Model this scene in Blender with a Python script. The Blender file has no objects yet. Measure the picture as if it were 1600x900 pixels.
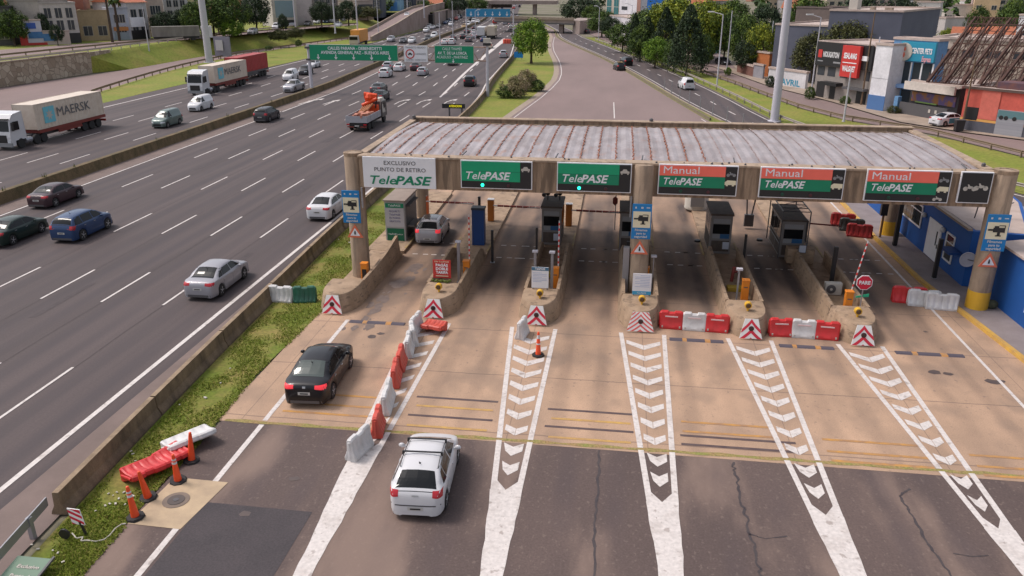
import bpy, math, random
from mathutils import Vector, Matrix, noise as mnoise
from mathutils.bvhtree import BVHTree
R = math.radians
rnd = random.Random(7)
scene = bpy.context.scene
COL = scene.collection

# ------------------------------------------------------------------ camera, sky, sun, exposure
F, TH, YAW, H = 1244.0, R(20.9), math.atan(176 * math.cos(R(20.9)) / 1244.0), 15.5
_c, _s, _cy, _sy = math.cos(TH), math.sin(TH), math.cos(YAW), math.sin(YAW)
FWD = Vector((-_sy * _c, _cy * _c, -_s)); RIGHT = Vector((_cy, _sy, 0)); UP = Vector((-_sy * _s, _cy * _s, _c))
cam_d = bpy.data.cameras.new('camera'); cam = bpy.data.objects.new('camera', cam_d); COL.objects.link(cam)
cam_d.sensor_width = 36; cam_d.lens = 36 * F / 1600; cam_d.clip_start = 0.1; cam_d.clip_end = 6000
cam.matrix_world = Matrix(((RIGHT.x, UP.x, -FWD.x, 0), (RIGHT.y, UP.y, -FWD.y, 0), (RIGHT.z, UP.z, -FWD.z, H), (0, 0, 0, 1)))
scene.camera = cam
world = bpy.data.worlds.new('World'); scene.world = world; world.use_nodes = True
wn = world.node_tree; bg = wn.nodes['Background']
sky = wn.nodes.new('ShaderNodeTexSky'); sky.sky_type = 'NISHITA'; sky.sun_disc = False
SUN_EL, SUN_AZ = R(56), R(-82)          # azimuth from +y towards +x
sky.sun_elevation = SUN_EL; sky.sun_rotation = SUN_AZ
sky.air_density = 1.0; sky.dust_density = 3.0; sky.ozone_density = 0.6
hs = wn.nodes.new('ShaderNodeHueSaturation'); hs.inputs['Saturation'].default_value = .42; wn.links.new(sky.outputs[0], hs.inputs['Color']); wn.links.new(hs.outputs[0], bg.inputs[0]); bg.inputs[1].default_value = 0.135
sun_d = bpy.data.lights.new('sun', 'SUN'); sun_d.energy = 1.5; sun_d.angle = R(16); sun_d.color = (1, .91, .84)
sun = bpy.data.objects.new('sun', sun_d); COL.objects.link(sun)
sd = Vector((math.sin(SUN_AZ) * math.cos(SUN_EL), math.cos(SUN_AZ) * math.cos(SUN_EL), math.sin(SUN_EL)))
sun.rotation_euler = sd.to_track_quat('Z', 'Y').to_euler()
vs = scene.view_settings; vs.view_transform = 'Standard'; vs.look = 'None'; vs.gamma = 1; vs.exposure = 0.45
vs.use_curve_mapping = False

# ------------------------------------------------------------------ helpers
def ray(px, py): return FWD + RIGHT * ((px - 800) / F) + UP * ((450 - py) / F)
def G(px, py, z=0.0):                    # where a sight line of the survey photo meets height z
    d = ray(px, py); t = (z - H) / d.z; return (d.x * t, d.y * t)
def HT(px, py, Y):                       # height seen at pixel row for something standing at depth Y
    d = ray(px, py); return H + d.z * Y / d.y
def lerp(a, b, t): return a + (b - a) * t
def itp(pts, x):
    if x <= pts[0][0]: return pts[0][1]
    for (a, b), (c, d) in zip(pts, pts[1:]):
        if x <= c: return lerp(b, d, (x - a) / (c - a))
    return pts[-1][1]
def sitp(pts, x):                        # smooth (Catmull) interpolation
    if x <= pts[0][0]: return pts[0][1]
    if x >= pts[-1][0]: return pts[-1][1]
    for i in range(len(pts) - 1):
        if x <= pts[i + 1][0]:
            x0, y0 = pts[i]; x1, y1 = pts[i + 1]; h = x1 - x0; t = (x - x0) / h
            def sl(k):
                if k <= 0 or k >= len(pts) - 1: return 0
                a = (pts[k][1] - pts[k-1][1]) / (pts[k][0] - pts[k-1][0]); b = (pts[k+1][1] - pts[k][1]) / (pts[k+1][0] - pts[k][0])
                return 0 if a * b <= 0 else 2 * a * b / (a + b)
            m0, m1 = sl(i) * h, sl(i + 1) * h
            if i == 0: m0 = (y1 - y0)
            if i == len(pts) - 2: m1 = (y1 - y0)
            return (2*t**3-3*t*t+1)*y0 + (t**3-2*t*t+t)*m0 + (-2*t**3+3*t*t)*y1 + (t**3-t*t)*m1

def setp(o, label=None, cat=None, group=None, kind=None):
    if label: o['label'] = label
    if cat: o['category'] = cat
    if group: o['group'] = group
    if kind: o['kind'] = kind
    return o
def thing(name, label, cat, loc=(0, 0, 0), rz=0.0, group=None):
    o = bpy.data.objects.new(name, None); COL.objects.link(o); o.empty_display_size = .3
    o.location = loc; o.rotation_euler = (0, 0, rz); return setp(o, label, cat, group)
def kids(o): return [c for c in bpy.data.objects if c.parent == o]
TREE = {}
def copy_tree(o, parent=None):
    c = o.copy(); COL.objects.link(c); c.parent = parent
    for ch in TREE.get(o.name, []):
        d = copy_tree(ch, c)
    return c
def reg(root):                           # remember children so that copying is fast
    ch = kids(root); TREE[root.name] = ch
    for k in ch: reg(k)
def dup(proto, loc, rz, label, group=None, cat=None, scale=None):
    c = copy_tree(proto); c.location = loc; c.rotation_euler = (0, 0, rz); c['label'] = label
    if group: c['group'] = group
    if cat: c['category'] = cat
    if scale: c.scale = scale if isinstance(scale, tuple) else (scale,) * 3
    return c

class MB:
    def __init__(s): s.v = []; s.f = []; s.m = []; s.c = 0
    def mat(s, i): s.c = i; return s
    def face(s, pts):
        n = len(s.v); s.v += [tuple(p) for p in pts]; s.f.append(tuple(range(n, n + len(pts)))); s.m.append(s.c); return s
    def box(s, x0, y0, z0, x1, y1, z1):
        return s.obox(((x0+x1)/2, (y0+y1)/2, (z0+z1)/2), (abs(x1-x0), abs(y1-y0), abs(z1-z0)))
    def obox(s, c, d, rz=0.0, M=None, taper=1.0):
        M = M or Matrix.Rotation(rz, 3, 'Z'); n = len(s.v); c = Vector(c)
        for z in (-.5, .5):
            k = taper if z > 0 else 1
            for x, y in ((-.5, -.5), (.5, -.5), (.5, .5), (-.5, .5)):
                s.v.append(tuple(c + M @ Vector((x * d[0] * k, y * d[1] * k, z * d[2]))))
        for q in ((3, 2, 1, 0), (4, 5, 6, 7), (0, 1, 5, 4), (1, 2, 6, 5), (2, 3, 7, 6), (3, 0, 4, 7)):
            s.f.append(tuple(n + i for i in q)); s.m.append(s.c)
        return s
    def loft(s, rings, closed=True, caps=True):
        n = len(s.v); k = len(rings[0])
        for r in rings: s.v += [tuple(p) for p in r]
        for i in range(len(rings) - 1):
            for j in range(k if closed else k - 1):
                a = n + i*k + j; b = n + i*k + (j+1) % k
                s.f.append((a, b, b + k, a + k)); s.m.append(s.c)
        if caps and closed:
            s.f.append(tuple(n + j for j in reversed(range(k)))); s.m.append(s.c)
            s.f.append(tuple(n + (len(rings)-1)*k + j for j in range(k))); s.m.append(s.c)
        return s
    def tube(s, p0, p1, r0, r1=None, n=10):
        p0, p1 = Vector(p0), Vector(p1); d = (p1 - p0).normalized(); r1 = r0 if r1 is None else r1
        a = d.orthogonal().normalized(); b = d.cross(a)
        return s.loft([[p + (a * math.cos(2*math.pi*i/n) + b * math.sin(2*math.pi*i/n)) * r for i in range(n)] for p, r in ((p0, r0), (p1, r1))])
    def path(s, pts, r, n=6):
        for a, b in zip(pts, pts[1:]): s.tube(a, b, r, r, n)
        return s
    def lathe(s, c, prof, n=20, axis='Z'):
        rings = []
        for rr, h in prof:
            ring = []
            for i in range(n):
                t = 2*math.pi*i/n; x, y = rr*math.cos(t), rr*math.sin(t)
                ring.append((c[0]+x, c[1]+y, c[2]+h) if axis == 'Z' else ((c[0]+h, c[1]+x, c[2]+y) if axis == 'X' else (c[0]+x, c[1]-h, c[2]+y)))
            rings.append(ring)
        return s.loft(rings)
    def prism(s, pts, z0, z1, top=1.0):
        cx = sum(p[0] for p in pts)/len(pts); cy = sum(p[1] for p in pts)/len(pts)
        return s.loft([[(p[0], p[1], z0) for p in pts], [(cx+(p[0]-cx)*top, cy+(p[1]-cy)*top, z1) for p in pts]])
    def ball(s, c, r, n=10, sq=(1, 1, 1)):
        m = n // 2; rings = []
        for i in range(m + 1):
            a = -math.pi/2 + math.pi*i/m; rr = max(math.cos(a), .02)
            rings.append([(c[0]+r*sq[0]*rr*math.cos(2*math.pi*j/n), c[1]+r*sq[1]*rr*math.sin(2*math.pi*j/n), c[2]+r*sq[2]*math.sin(a)) for j in range(n)])
        return s.loft(rings)
    def ribbon(s, L, Rr, z=0.0):         # sheet between two polylines of equal length
        for i in range(len(L) - 1):
            s.face([(*L[i][:2], L[i][2] if len(L[i]) > 2 else z), (*Rr[i][:2], Rr[i][2] if len(Rr[i]) > 2 else z),
                    (*Rr[i+1][:2], Rr[i+1][2] if len(Rr[i+1]) > 2 else z), (*L[i+1][:2], L[i+1][2] if len(L[i+1]) > 2 else z)])
        return s
    def build(s, name, mats, parent=None, smooth=False, bevel=0.0, world=True, kind=None):
        me = bpy.data.meshes.new(name)
        off = Vector((0, 0, 0))
        if parent is not None and world:
            p = parent
            while p is not None: off += Vector(p.location); p = p.parent
        me.from_pydata([tuple(Vector(v) - off) for v in s.v] if world else s.v, [], s.f)
        if not isinstance(mats, (list, tuple)): mats = [mats]
        for m in mats: me.materials.append(m)
        if len(mats) > 1: me.polygons.foreach_set('material_index', s.m)
        if smooth is True: me.polygons.foreach_set('use_smooth', [True] * len(me.polygons))
        elif smooth: me.shade_smooth(); me.set_sharp_from_angle(angle=R(smooth))
        me.update()
        o = bpy.data.objects.new(name, me); COL.objects.link(o); o.parent = parent
        if bevel:
            b = o.modifiers.new('bevel', 'BEVEL'); b.width = bevel; b.segments = 2; b.limit_method = 'ANGLE'
        if kind: o['kind'] = kind
        return o
def part(name, mats, parent, fn, **k):
    m = MB(); fn(m); return m.build(name, mats, parent, **k)

# ------------------------------------------------------------------ materials
MATS = {}
def mat(name, c1, rough=.7, c2=None, scale=2.0, stretch=(1, 1, 1), fine=0.0, metal=0.0, bump=0.0, emit=None, coat=0.0, fscale=60, coord='pos', contrast=(.35, .65)):
    if name in MATS: return MATS[name]
    m = bpy.data.materials.new(name); m.use_nodes = True; nt = m.node_tree; p = nt.nodes['Principled BSDF']
    p.inputs['Roughness'].default_value = rough; p.inputs['Metallic'].default_value = metal
    p.inputs['Coat Weight'].default_value = coat
    m.diffuse_color = (*c1, 1)
    N = nt.nodes.new; Lk = nt.links.new
    if c2 is None: c2 = tuple(x * .86 for x in c1)
    if coord == 'pos': geo = N('ShaderNodeNewGeometry'); src = geo.outputs['Position']
    else: geo = N('ShaderNodeTexCoord'); src = geo.outputs['Object']
    mp = N('ShaderNodeMapping'); mp.inputs['Scale'].default_value = stretch; Lk(src, mp.inputs[0])
    n1 = N('ShaderNodeTexNoise'); n1.inputs['Scale'].default_value = scale; n1.inputs['Detail'].default_value = 7; n1.inputs['Roughness'].default_value = .62
    Lk(mp.outputs[0], n1.inputs['Vector'])
    mr = N('ShaderNodeMapRange'); mr.inputs[1].default_value, mr.inputs[2].default_value = contrast; Lk(n1.outputs[0], mr.inputs[0])
    mx = N('ShaderNodeMix'); mx.data_type = 'RGBA'; mx.inputs[6].default_value = (*c1, 1); mx.inputs[7].default_value = (*c2, 1)
    Lk(mr.outputs[0], mx.inputs[0]); out = mx.outputs[2]
    if fine:
        n2 = N('ShaderNodeTexNoise'); n2.inputs['Scale'].default_value = fscale; n2.inputs['Detail'].default_value = 3; Lk(src, n2.inputs['Vector'])
        m2 = N('ShaderNodeMapRange'); m2.inputs[1].default_value = .3; m2.inputs[2].default_value = .7; m2.inputs[3].default_value = 1 - fine; m2.inputs[4].default_value = 1 + fine
        Lk(n2.outputs[0], m2.inputs[0])
        mm = N('ShaderNodeVectorMath'); mm.operation = 'SCALE'; Lk(out, mm.inputs[0]); Lk(m2.outputs[0], mm.inputs['Scale']); out = mm.outputs[0]
    Lk(out, p.inputs['Base Color'])
    if bump:
        b = N('ShaderNodeBump'); b.inputs['Strength'].default_value = bump; b.inputs['Distance'].default_value = .02; Lk(n1.outputs[0], b.inputs['Height']); Lk(b.outputs[0], p.inputs['Normal'])
    if emit: p.inputs['Emission Color'].default_value = (*emit[0], 1); p.inputs['Emission Strength'].default_value = emit[1]
    m['out'] = ''; MATS[name] = m; return m
def flat(name, c, rough=.5, **k): return mat(name, c, rough, c2=tuple(x * .93 for x in c), coord='obj', **k)
def nodes_of(m): return m.node_tree.nodes, m.node_tree.links, m.node_tree.nodes['Principled BSDF']
def mult_mask(m, build_mask, dark):      # lays a stain of colour `dark` over a material where build_mask(node helpers) is 1
    Ns, Lk, p = nodes_of(m); src = p.inputs['Base Color'].links[0].from_socket
    fac = build_mask(m.node_tree)
    mx = Ns.new('ShaderNodeMix'); mx.data_type = 'RGBA'; Lk.new(fac, mx.inputs[0]); Lk.new(src, mx.inputs[6]); mx.inputs[7].default_value = (*dark, 1)
    Lk.new(mx.outputs[2], p.inputs['Base Color'])
class NT:                                # tiny math helper for node trees
    def __init__(s, nt): s.nt = nt
    def val(s, x, sock):
        if isinstance(x, (int, float)): sock.default_value = x
        else: s.nt.links.new(x, sock)
    def m(s, op, a, b=0.0, c=None):
        n = s.nt.nodes.new('ShaderNodeMath'); n.operation = op; s.val(a, n.inputs[0]); s.val(b, n.inputs[1])
        if c is not None: s.val(c, n.inputs[2])
        return n.outputs[0]
    def xyz(s):
        g = s.nt.nodes.new('ShaderNodeNewGeometry'); x = s.nt.nodes.new('ShaderNodeSeparateXYZ'); s.nt.links.new(g.outputs['Position'], x.inputs[0]); return x.outputs
    def rng(s, x, a, b, c=0.0, d=1.0):
        n = s.nt.nodes.new('ShaderNodeMapRange'); n.interpolation_type = 'SMOOTHSTEP'; s.val(x, n.inputs[0])
        for i, v in enumerate((a, b, c, d)): n.inputs[i + 1].default_value = v
        return n.outputs[0]
    def noise(s, scale, stretch=(1, 1, 1), detail=4):
        g = s.nt.nodes.new('ShaderNodeNewGeometry'); mp = s.nt.nodes.new('ShaderNodeMapping'); mp.inputs['Scale'].default_value = stretch
        s.nt.links.new(g.outputs['Position'], mp.inputs[0]); n = s.nt.nodes.new('ShaderNodeTexNoise'); n.inputs['Scale'].default_value = scale; n.inputs['Detail'].default_value = detail
        s.nt.links.new(mp.outputs[0], n.inputs['Vector']); return n.outputs[0]

asphalt = mat('asphalt', (.118, .081, .072), .85, (.078, .054, .050), .16, (1, .35, 1), fine=.16, fscale=14, bump=.1)
asphalt_hw = mat('highway_asphalt', (.092, .067, .066), .8, (.056, .041, .042), .5, (1, .03, 1), fine=.12, fscale=12)
asphalt_far = mat('ramp_asphalt', (.235, .165, .155), .85, (.19, .134, .126), .12, (1, .3, 1), fine=.1, fscale=10)
asphalt_dark = mat('patch_asphalt', (.056, .044, .048), .8, (.042, .034, .038), .8, fine=.2, fscale=16)
shoulder = mat('shoulder_concrete', (.19, .137, .122), .85, (.145, .105, .093), .5, fine=.1)
concrete = mat('toll_concrete', (.47, .305, .205), .85, (.34, .225, .155), .35, (1, .6, 1), fine=.13, fscale=22)
conc_wall = mat('island_concrete', (.38, .265, .18), .85, (.27, .185, .12), 1.6, (1, 1, .5), fine=.1, fscale=25, bump=.1)
conc_beam = mat('beam_concrete', (.35, .245, .165), .85, (.22, .15, .10), 1.2, (3, 3, .35), fine=.08, fscale=25)
conc_col = mat('column_concrete', (.40, .295, .215), .85, (.31, .225, .16), 1.5, (1, 1, .6), fine=.07, fscale=25)
conc_old = mat('old_barrier_concrete', (.24, .165, .105), .9, (.10, .068, .045), 1.4, (1, 1, .4), fine=.15, fscale=20, bump=.15)
conc_top = mat('barrier_top', (.33, .24, .16), .9, (.2, .14, .09), 2.0, fine=.15)
curb = mat('kerb_stone', (.36, .28, .22), .85, (.26, .2, .16), 2)
paint_w = mat('road_paint_white', (.60, .545, .52), .6, (.42, .36, .33), 1.3, fine=.12, fscale=8, contrast=(.5, .8))
paint_y = mat('road_paint_yellow', (.55, .33, .08), .7, (.36, .21, .1), 1.5, fine=.15)
paint_o = mat('rumble_orange', (.50, .25, .06), .7, (.30, .17, .10), 2.0, fine=.1)
paint_k = mat('rumble_dark', (.075, .045, .05), .7, (.11, .075, .07), 2.0)
tar = mat('crack_tar', (.045, .035, .04), .8, (.07, .055, .055), 3)
grass_m = mat('grass', (.12, .155, .014), .95, (.26, .19, .06), .5, fine=.25, fscale=7, bump=.5, contrast=(.42, .7))
grass_far = mat('mown_grass', (.155, .19, .016), .95, (.23, .20, .04), .16, fine=.22, fscale=2.5, contrast=(.4, .7))
dirt = mat('dry_soil', (.30, .215, .13), .95, (.19, .14, .075), .5, fine=.2, fscale=8)
earth = mat('city_ground', (.20, .165, .13), .95, (.12, .12, .06), .03, fine=.15, fscale=1)
white = flat('white_paint', (.60, .59, .60), .45); offwhite = flat('off_white', (.50, .46, .41), .6)
grey = flat('grey_paint', (.26, .26, .27), .5); dgrey = flat('dark_grey', (.09, .085, .09), .5); black = flat('black', (.018, .017, .019), .45)
steel = flat('galvanised_steel', (.36, .36, .39), .42, metal=.6); lsteel = flat('pole_grey', (.52, .50, .55), .5)
rub = flat('rubber', (.022, .02, .021), .8); chrome = flat('rim_silver', (.45, .45, .47), .3, metal=.7)
glass = flat('dark_glass', (.010, .011, .013), .05); glass2 = flat('window_glass', (.03, .04, .05), .08); glass.node_tree.nodes['Principled BSDF'].inputs['Specular IOR Level'].default_value = .28
red = flat('red_plastic', (.55, .035, .03), .5); dred = flat('dark_red', (.2, .03, .022), .6)
orange = flat('orange_paint', (.78, .24, .02), .5); cone_o = flat('cone_orange', (.85, .085, .02), .5)
yellow = flat('yellow_paint', (.72, .40, .03), .55); blue = flat('blue_wall', (.008, .10, .42), .65); bluec = flat('cabinet_blue', (.008, .05, .20), .5)
sblue = flat('sign_blue', (.008, .20, .50), .5); sgreen = flat('sign_green', (.0, .25, .12), .5); tgreen = flat('panel_green', (.002, .33, .155), .5)
tgreen2 = flat('panel_green_dark', (.002, .22, .11), .5); coral = flat('panel_coral', (.95, .17, .12), .5); swhite = flat('sign_white', (.80, .79, .82), .5)
cream = flat('sign_cream', (.78, .70, .50), .55); taill = flat('tail_lamp', (.45, .02, .03), .25); headl = flat('head_lamp', (.65, .67, .7), .15)
brake = mat('lit_tail_lamp', (.6, .02, .03), .25, emit=((1, .06, .08), .35)); platem = flat('plate_white', (.5, .48, .46), .5)
ledg = mat('green_lamp_lit', (.0, .5, .3), .3, emit=((.02, 1, .55), 2.2)); ledr = mat('red_lamp_lit', (.6, .05, .05), .3, emit=((1, .12, .12), 6))
ledy = mat('yellow_leds', (.7, .6, 0), .4, emit=((1, .85, .02), .35)); ledgoff = flat('unlit_green_lamp', (.005, .05, .03), .4)
trunk_m = mat('bark', (.09, .06, .04), .9, (.05, .035, .025), 3)
def paint(n, c, metal=.0):
    m = mat('car_' + n, c, .42, tuple(x*.96 for x in c), 1, coat=.45, metal=metal, coord='obj'); p = m.node_tree.nodes['Principled BSDF']; p.inputs['Specular IOR Level'].default_value = .25; p.inputs['Coat Roughness'].default_value = .03; return m
PW = paint('white', (.60, .59, .61)); PS = paint('silver', (.34, .33, .36), .35); PB = paint('black', (.007, .006, .009)); PG = paint('grey', (.10, .095, .10), .3)
PD = paint('dark_grey', (.045, .043, .05), .2); PBL = paint('blue', (.022, .05, .13), .2); PM = paint('maroon', (.055, .028, .035), .2); PGR = paint('green_grey', (.13, .17, .16), .3)
PDG = paint('dark_green', (.008, .022, .017)); PY = paint('tan', (.42, .26, .10)); PR = paint('red', (.4, .03, .02)); PCR = paint('cream', (.55, .47, .38))

# toll concrete: tyre-darkened wheel tracks along each lane, canopy shade painted over them, slab joints
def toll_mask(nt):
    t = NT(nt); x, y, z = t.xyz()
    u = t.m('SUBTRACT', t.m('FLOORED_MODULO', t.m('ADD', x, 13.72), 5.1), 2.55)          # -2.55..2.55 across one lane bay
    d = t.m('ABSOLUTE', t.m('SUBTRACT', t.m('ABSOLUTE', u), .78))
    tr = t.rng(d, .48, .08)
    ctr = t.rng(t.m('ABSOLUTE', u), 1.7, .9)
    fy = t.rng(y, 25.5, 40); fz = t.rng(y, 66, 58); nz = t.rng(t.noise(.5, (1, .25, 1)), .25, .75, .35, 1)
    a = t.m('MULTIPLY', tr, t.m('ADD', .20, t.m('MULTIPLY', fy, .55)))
    b = t.m('MULTIPLY', ctr, t.m('ADD', t.m('MULTIPLY', t.rng(y, 32.5, 41.5), .66), t.m('MULTIPLY', t.rng(y, 30.5, 32.0), .16)))  # lane middles darken under the canopy, its shade put into the colour
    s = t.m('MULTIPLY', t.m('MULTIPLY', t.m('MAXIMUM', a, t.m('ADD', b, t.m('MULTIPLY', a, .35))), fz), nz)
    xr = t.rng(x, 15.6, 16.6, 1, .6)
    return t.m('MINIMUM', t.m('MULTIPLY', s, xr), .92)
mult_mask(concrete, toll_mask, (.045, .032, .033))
def grime_mask(nt):
    t = NT(nt); x, y, z = t.xyz()
    big = t.m('MULTIPLY', t.rng(t.noise(.55, (1, .7, 1), 8), .47, .66), .42); fine = t.m('MULTIPLY', t.rng(t.noise(5, (1, .8, 1), 8), .60, .70), .55)
    return t.m('MULTIPLY', t.m('MAXIMUM', big, fine), t.rng(y, 24, 31, .55, 1))
mult_mask(concrete, grime_mask, (.17, .125, .10))
def scuff_mask(nt):
    t = NT(nt); return t.m('MULTIPLY', t.rng(t.noise(2.2, (1, 1, 3.5), 8), .54, .66), .6)
mult_mask(conc_wall, scuff_mask, (.13, .09, .065))
def soot_mask(nt):
    t = NT(nt); return t.m('MULTIPLY', t.rng(t.noise(1.6, (2.2, 2.2, .3), 8), .50, .64), .65)
mult_mask(conc_beam, soot_mask, (.10, .07, .05)); mult_mask(conc_col, soot_mask, (.20, .15, .11))
def speck_mask(nt):
    t = NT(nt); return t.m('MULTIPLY', t.rng(t.noise(7, (1, .7, 1), 8), .58, .68), .45)
mult_mask(asphalt, speck_mask, (.19, .14, .12))
def joint_mask(nt):
    t = NT(nt); x, y, z = t.xyz()
    w = t.m('MULTIPLY', t.m('SUBTRACT', t.noise(.8), .5), .12)
    j = t.rng(t.m('ABSOLUTE', t.m('SUBTRACT', t.m('FLOORED_MODULO', t.m('ADD', y, w), 4.6), 2.3)), .05, .02)
    j2 = t.rng(t.m('ABSOLUTE', t.m('SUBTRACT', t.m('FLOORED_MODULO', t.m('ADD', x, 13.72), 5.1), .0)), .05, .02)
    return t.m('MULTIPLY', t.m('MAXIMUM', j, j2), .55)
mult_mask(concrete, joint_mask, (.12, .085, .07))
# approach asphalt: pale scuffed swathes between the lanes and darker wheel tracks
def pale_mask(nt):
    t = NT(nt); n = t.noise(.35, (1, .28, 1), 5); return t.m('MULTIPLY', t.rng(n, .48, .64), .68)
mult_mask(asphalt, pale_mask, (.25, .172, .138))
def dark_mask(nt):
    t = NT(nt); x, y, z = t.xyz()
    u = t.m('ABSOLUTE', t.m('SUBTRACT', t.m('FLOORED_MODULO', t.m('ADD', x, 13.1), 5.1), 2.55))
    return t.m('MULTIPLY', t.rng(t.m('ABSOLUTE', t.m('SUBTRACT', u, .8)), .55, .1), t.rng(t.noise(.3), .3, .7, .0, .35))
mult_mask(asphalt, dark_mask, (.062, .046, .052))
def wear_mask(nt):
    t = NT(nt); return t.m('MAXIMUM', t.m('MULTIPLY', t.rng(t.noise(3.2, (1, 1, 1), 8), .60, .68), .55), t.m('MULTIPLY', t.rng(t.noise(14, (1, .6, 1), 4), .66, .72), .6))
mult_mask(paint_w, wear_mask, (.22, .165, .14))
def lane_mask(nt):                       # highway: two darker tyre bands in each 3.43 m lane
    t = NT(nt); x, y, z = t.xyz()
    u = t.m('ABSOLUTE', t.m('SUBTRACT', t.m('FLOORED_MODULO', t.m('ADD', x, 19.5), 3.43), 1.71))
    return t.m('MULTIPLY', t.rng(t.m('ABSOLUTE', t.m('SUBTRACT', u, .8)), .6, .1), t.rng(t.noise(.25, (1, .12, 1)), .3, .7, .12, .75))
mult_mask(asphalt_hw, lane_mask, (.050, .038, .043))

FONT = None
def text(name, s, size, m, parent, loc, ext=.006, shear=0.0, bold=0.0, align='CENTER', rz=0.0, width=None, rot=None, sx=1.0):
    cu = bpy.data.curves.new(name, 'FONT'); cu.body = s; cu.size = size; cu.extrude = ext; cu.shear = shear; cu.offset = 0 if 'M' in s else bold
    cu.align_x = align; cu.align_y = 'CENTER'; cu.resolution_u = 2
    tmp = bpy.data.objects.new('tmp', cu); me = bpy.data.meshes.new_from_object(tmp); bpy.data.objects.remove(tmp); bpy.data.curves.remove(cu)
    me.materials.clear(); me.materials.append(m); me.name = name
    if width:
        xs = [v.co.x for v in me.vertices]; w = max(xs) - min(xs); sx = width / w
    o = bpy.data.objects.new(name, me); COL.objects.link(o); o.parent = parent
    off = Vector((0, 0, 0)); p = parent
    while p is not None and rot is None: off += Vector(p.location); p = p.parent
    o.location = Vector(loc) - off; o.rotation_euler = rot if rot else (R(90), 0, rz); o.scale = (sx, 1, 1)
    return o
# ------------------------------------------------------------------ ground, roads, markings
def struct(name, m, fn, **k):
    mb = MB(); fn(mb); return mb.build(name, m, None, kind='structure', **k)
struct('ground', earth, lambda b: b.face([(-2500, -60, -.06), (2500, -60, -.06), (2500, 4000, -.06), (-2500, 4000, -.06)]))
UZ = 3.4                                  # level of the upper street on the left
RB = [(-30, -15.2), (10, -16.0), (18.3, -16.7), (28, -17.3), (37, -17.7), (50, -18.2), (100, -18.9), (120, -19.8), (135, -21.1), (188, -24.3), (260, -32), (344, -43), (480, -60), (700, -84), (1000, -115)]
MD = [(-30, -46.3), (119, -46.0), (141, -47.3), (205, -52.0), (236, -54.5), (298, -57.6), (351, -60.5), (480, -76), (700, -100), (1000, -131)]
LE = [(-30, -69), (84, -69), (104, -71.5), (136, -71.5), (156, -69.3), (274, -70.5), (351, -74), (480, -92), (700, -116), (1000, -147)]
def xr(y): return sitp(RB, y)
def xm(y): return sitp(MD, y)
def xl(y): return sitp(LE, y)
ys = [-30, 0, 18, 28, 37, 50, 70, 84, 94, 104, 112, 120, 128, 136, 146, 156, 172, 188, 205, 220, 236, 260, 280, 298, 325, 351, 400, 440, 480, 560, 640, 700, 850, 1000]
struct('highway', asphalt_hw, lambda b: b.ribbon([(xl(y), y) for y in ys], [(xr(y), y) for y in ys], 0))
def rc(y): return -18.75 if y < 100 else xr(y) + .6
struct('highway_shoulder', shoulder, lambda b: b.ribbon([(min(-18.75, xr(y) - .5), y) for y in ys[:12]], [(xr(y), y) for y in ys[:12]], .004)
       .ribbon([(xm(y), y) for y in ys[:22]], [(xm(y) + 2.4, y) for y in ys[:22]], .004))
# left slip road and the strip between it and the highway
sn = [(-30, -69.1), (82, -69.1), (98, -73), (115, -79.1), (165, -87.4), (176, -87.8), (196, -87.2), (216, -84.4), (236, -82), (262, -79.6), (300, -79.4)]
sf = [(-30, -100), (118, -98.3), (140, -95.4), (150, -94.6), (176, -95), (196, -93.5), (216, -89), (236, -86), (262, -82.5), (300, -81)]
yy = [-30, 40, 82, 98, 115, 130, 140, 150, 165, 176, 186, 196, 206, 216, 236, 262, 300]
struct('slip_road', asphalt_far, lambda b: b.ribbon([(sitp(sf, y), y) for y in yy], [(sitp(sn, y), y) for y in yy], .003))
struct('verge', grass_far, lambda b: b.ribbon([(sitp(sn, y), y) for y in yy[3:]], [(xl(y) - .1, y) for y in yy[3:]], .006))
# embankment and upland on the left
wy = [118, 140.5]
top_line = [(-99.4, -30), (-99.4, 118), (-98.4, 141), (-98.6, 149), (-99.6, 160), (-100.0, 176), (-99.8, 196), (-98, 216), (-96.5, 236), (-94, 262), (-92, 300)]
foot_line = [(-98.3, -30), (-98.3, 118), (-97.3, 141), (-94.6, 149), (-94.7, 160), (-95, 176), (-93.5, 196), (-89, 216), (-86, 236), (-82.5, 262), (-81, 300)]
struct('embankment', grass_far, lambda b: b.ribbon([(x, y, UZ) for x, y in top_line[2:]], [(x, y, .01) for x, y in foot_line[2:]]))
struct('upland', grass_far, lambda b: b.ribbon([(-900, y, UZ) for x, y in top_line] + [(-900, 1200, UZ)], [(x, y, UZ) for x, y in top_line] + [(-330, 1200, UZ)]))
def U(px, py): return G(px, py, UZ)
us_n = [U(-60, 97), U(0, 91), U(120, 78), U(235, 67), U(330, 59), U(420, 50), U(500, 43), U(560, 39)]
us_f = [U(-60, 84), U(0, 78), U(120, 69), U(235, 60.5), U(330, 54), U(420, 46), U(500, 39.5), U(560, 36)]
struct('upper_street', asphalt_far, lambda b: b.ribbon(us_f, us_n, UZ + .01))
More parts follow.
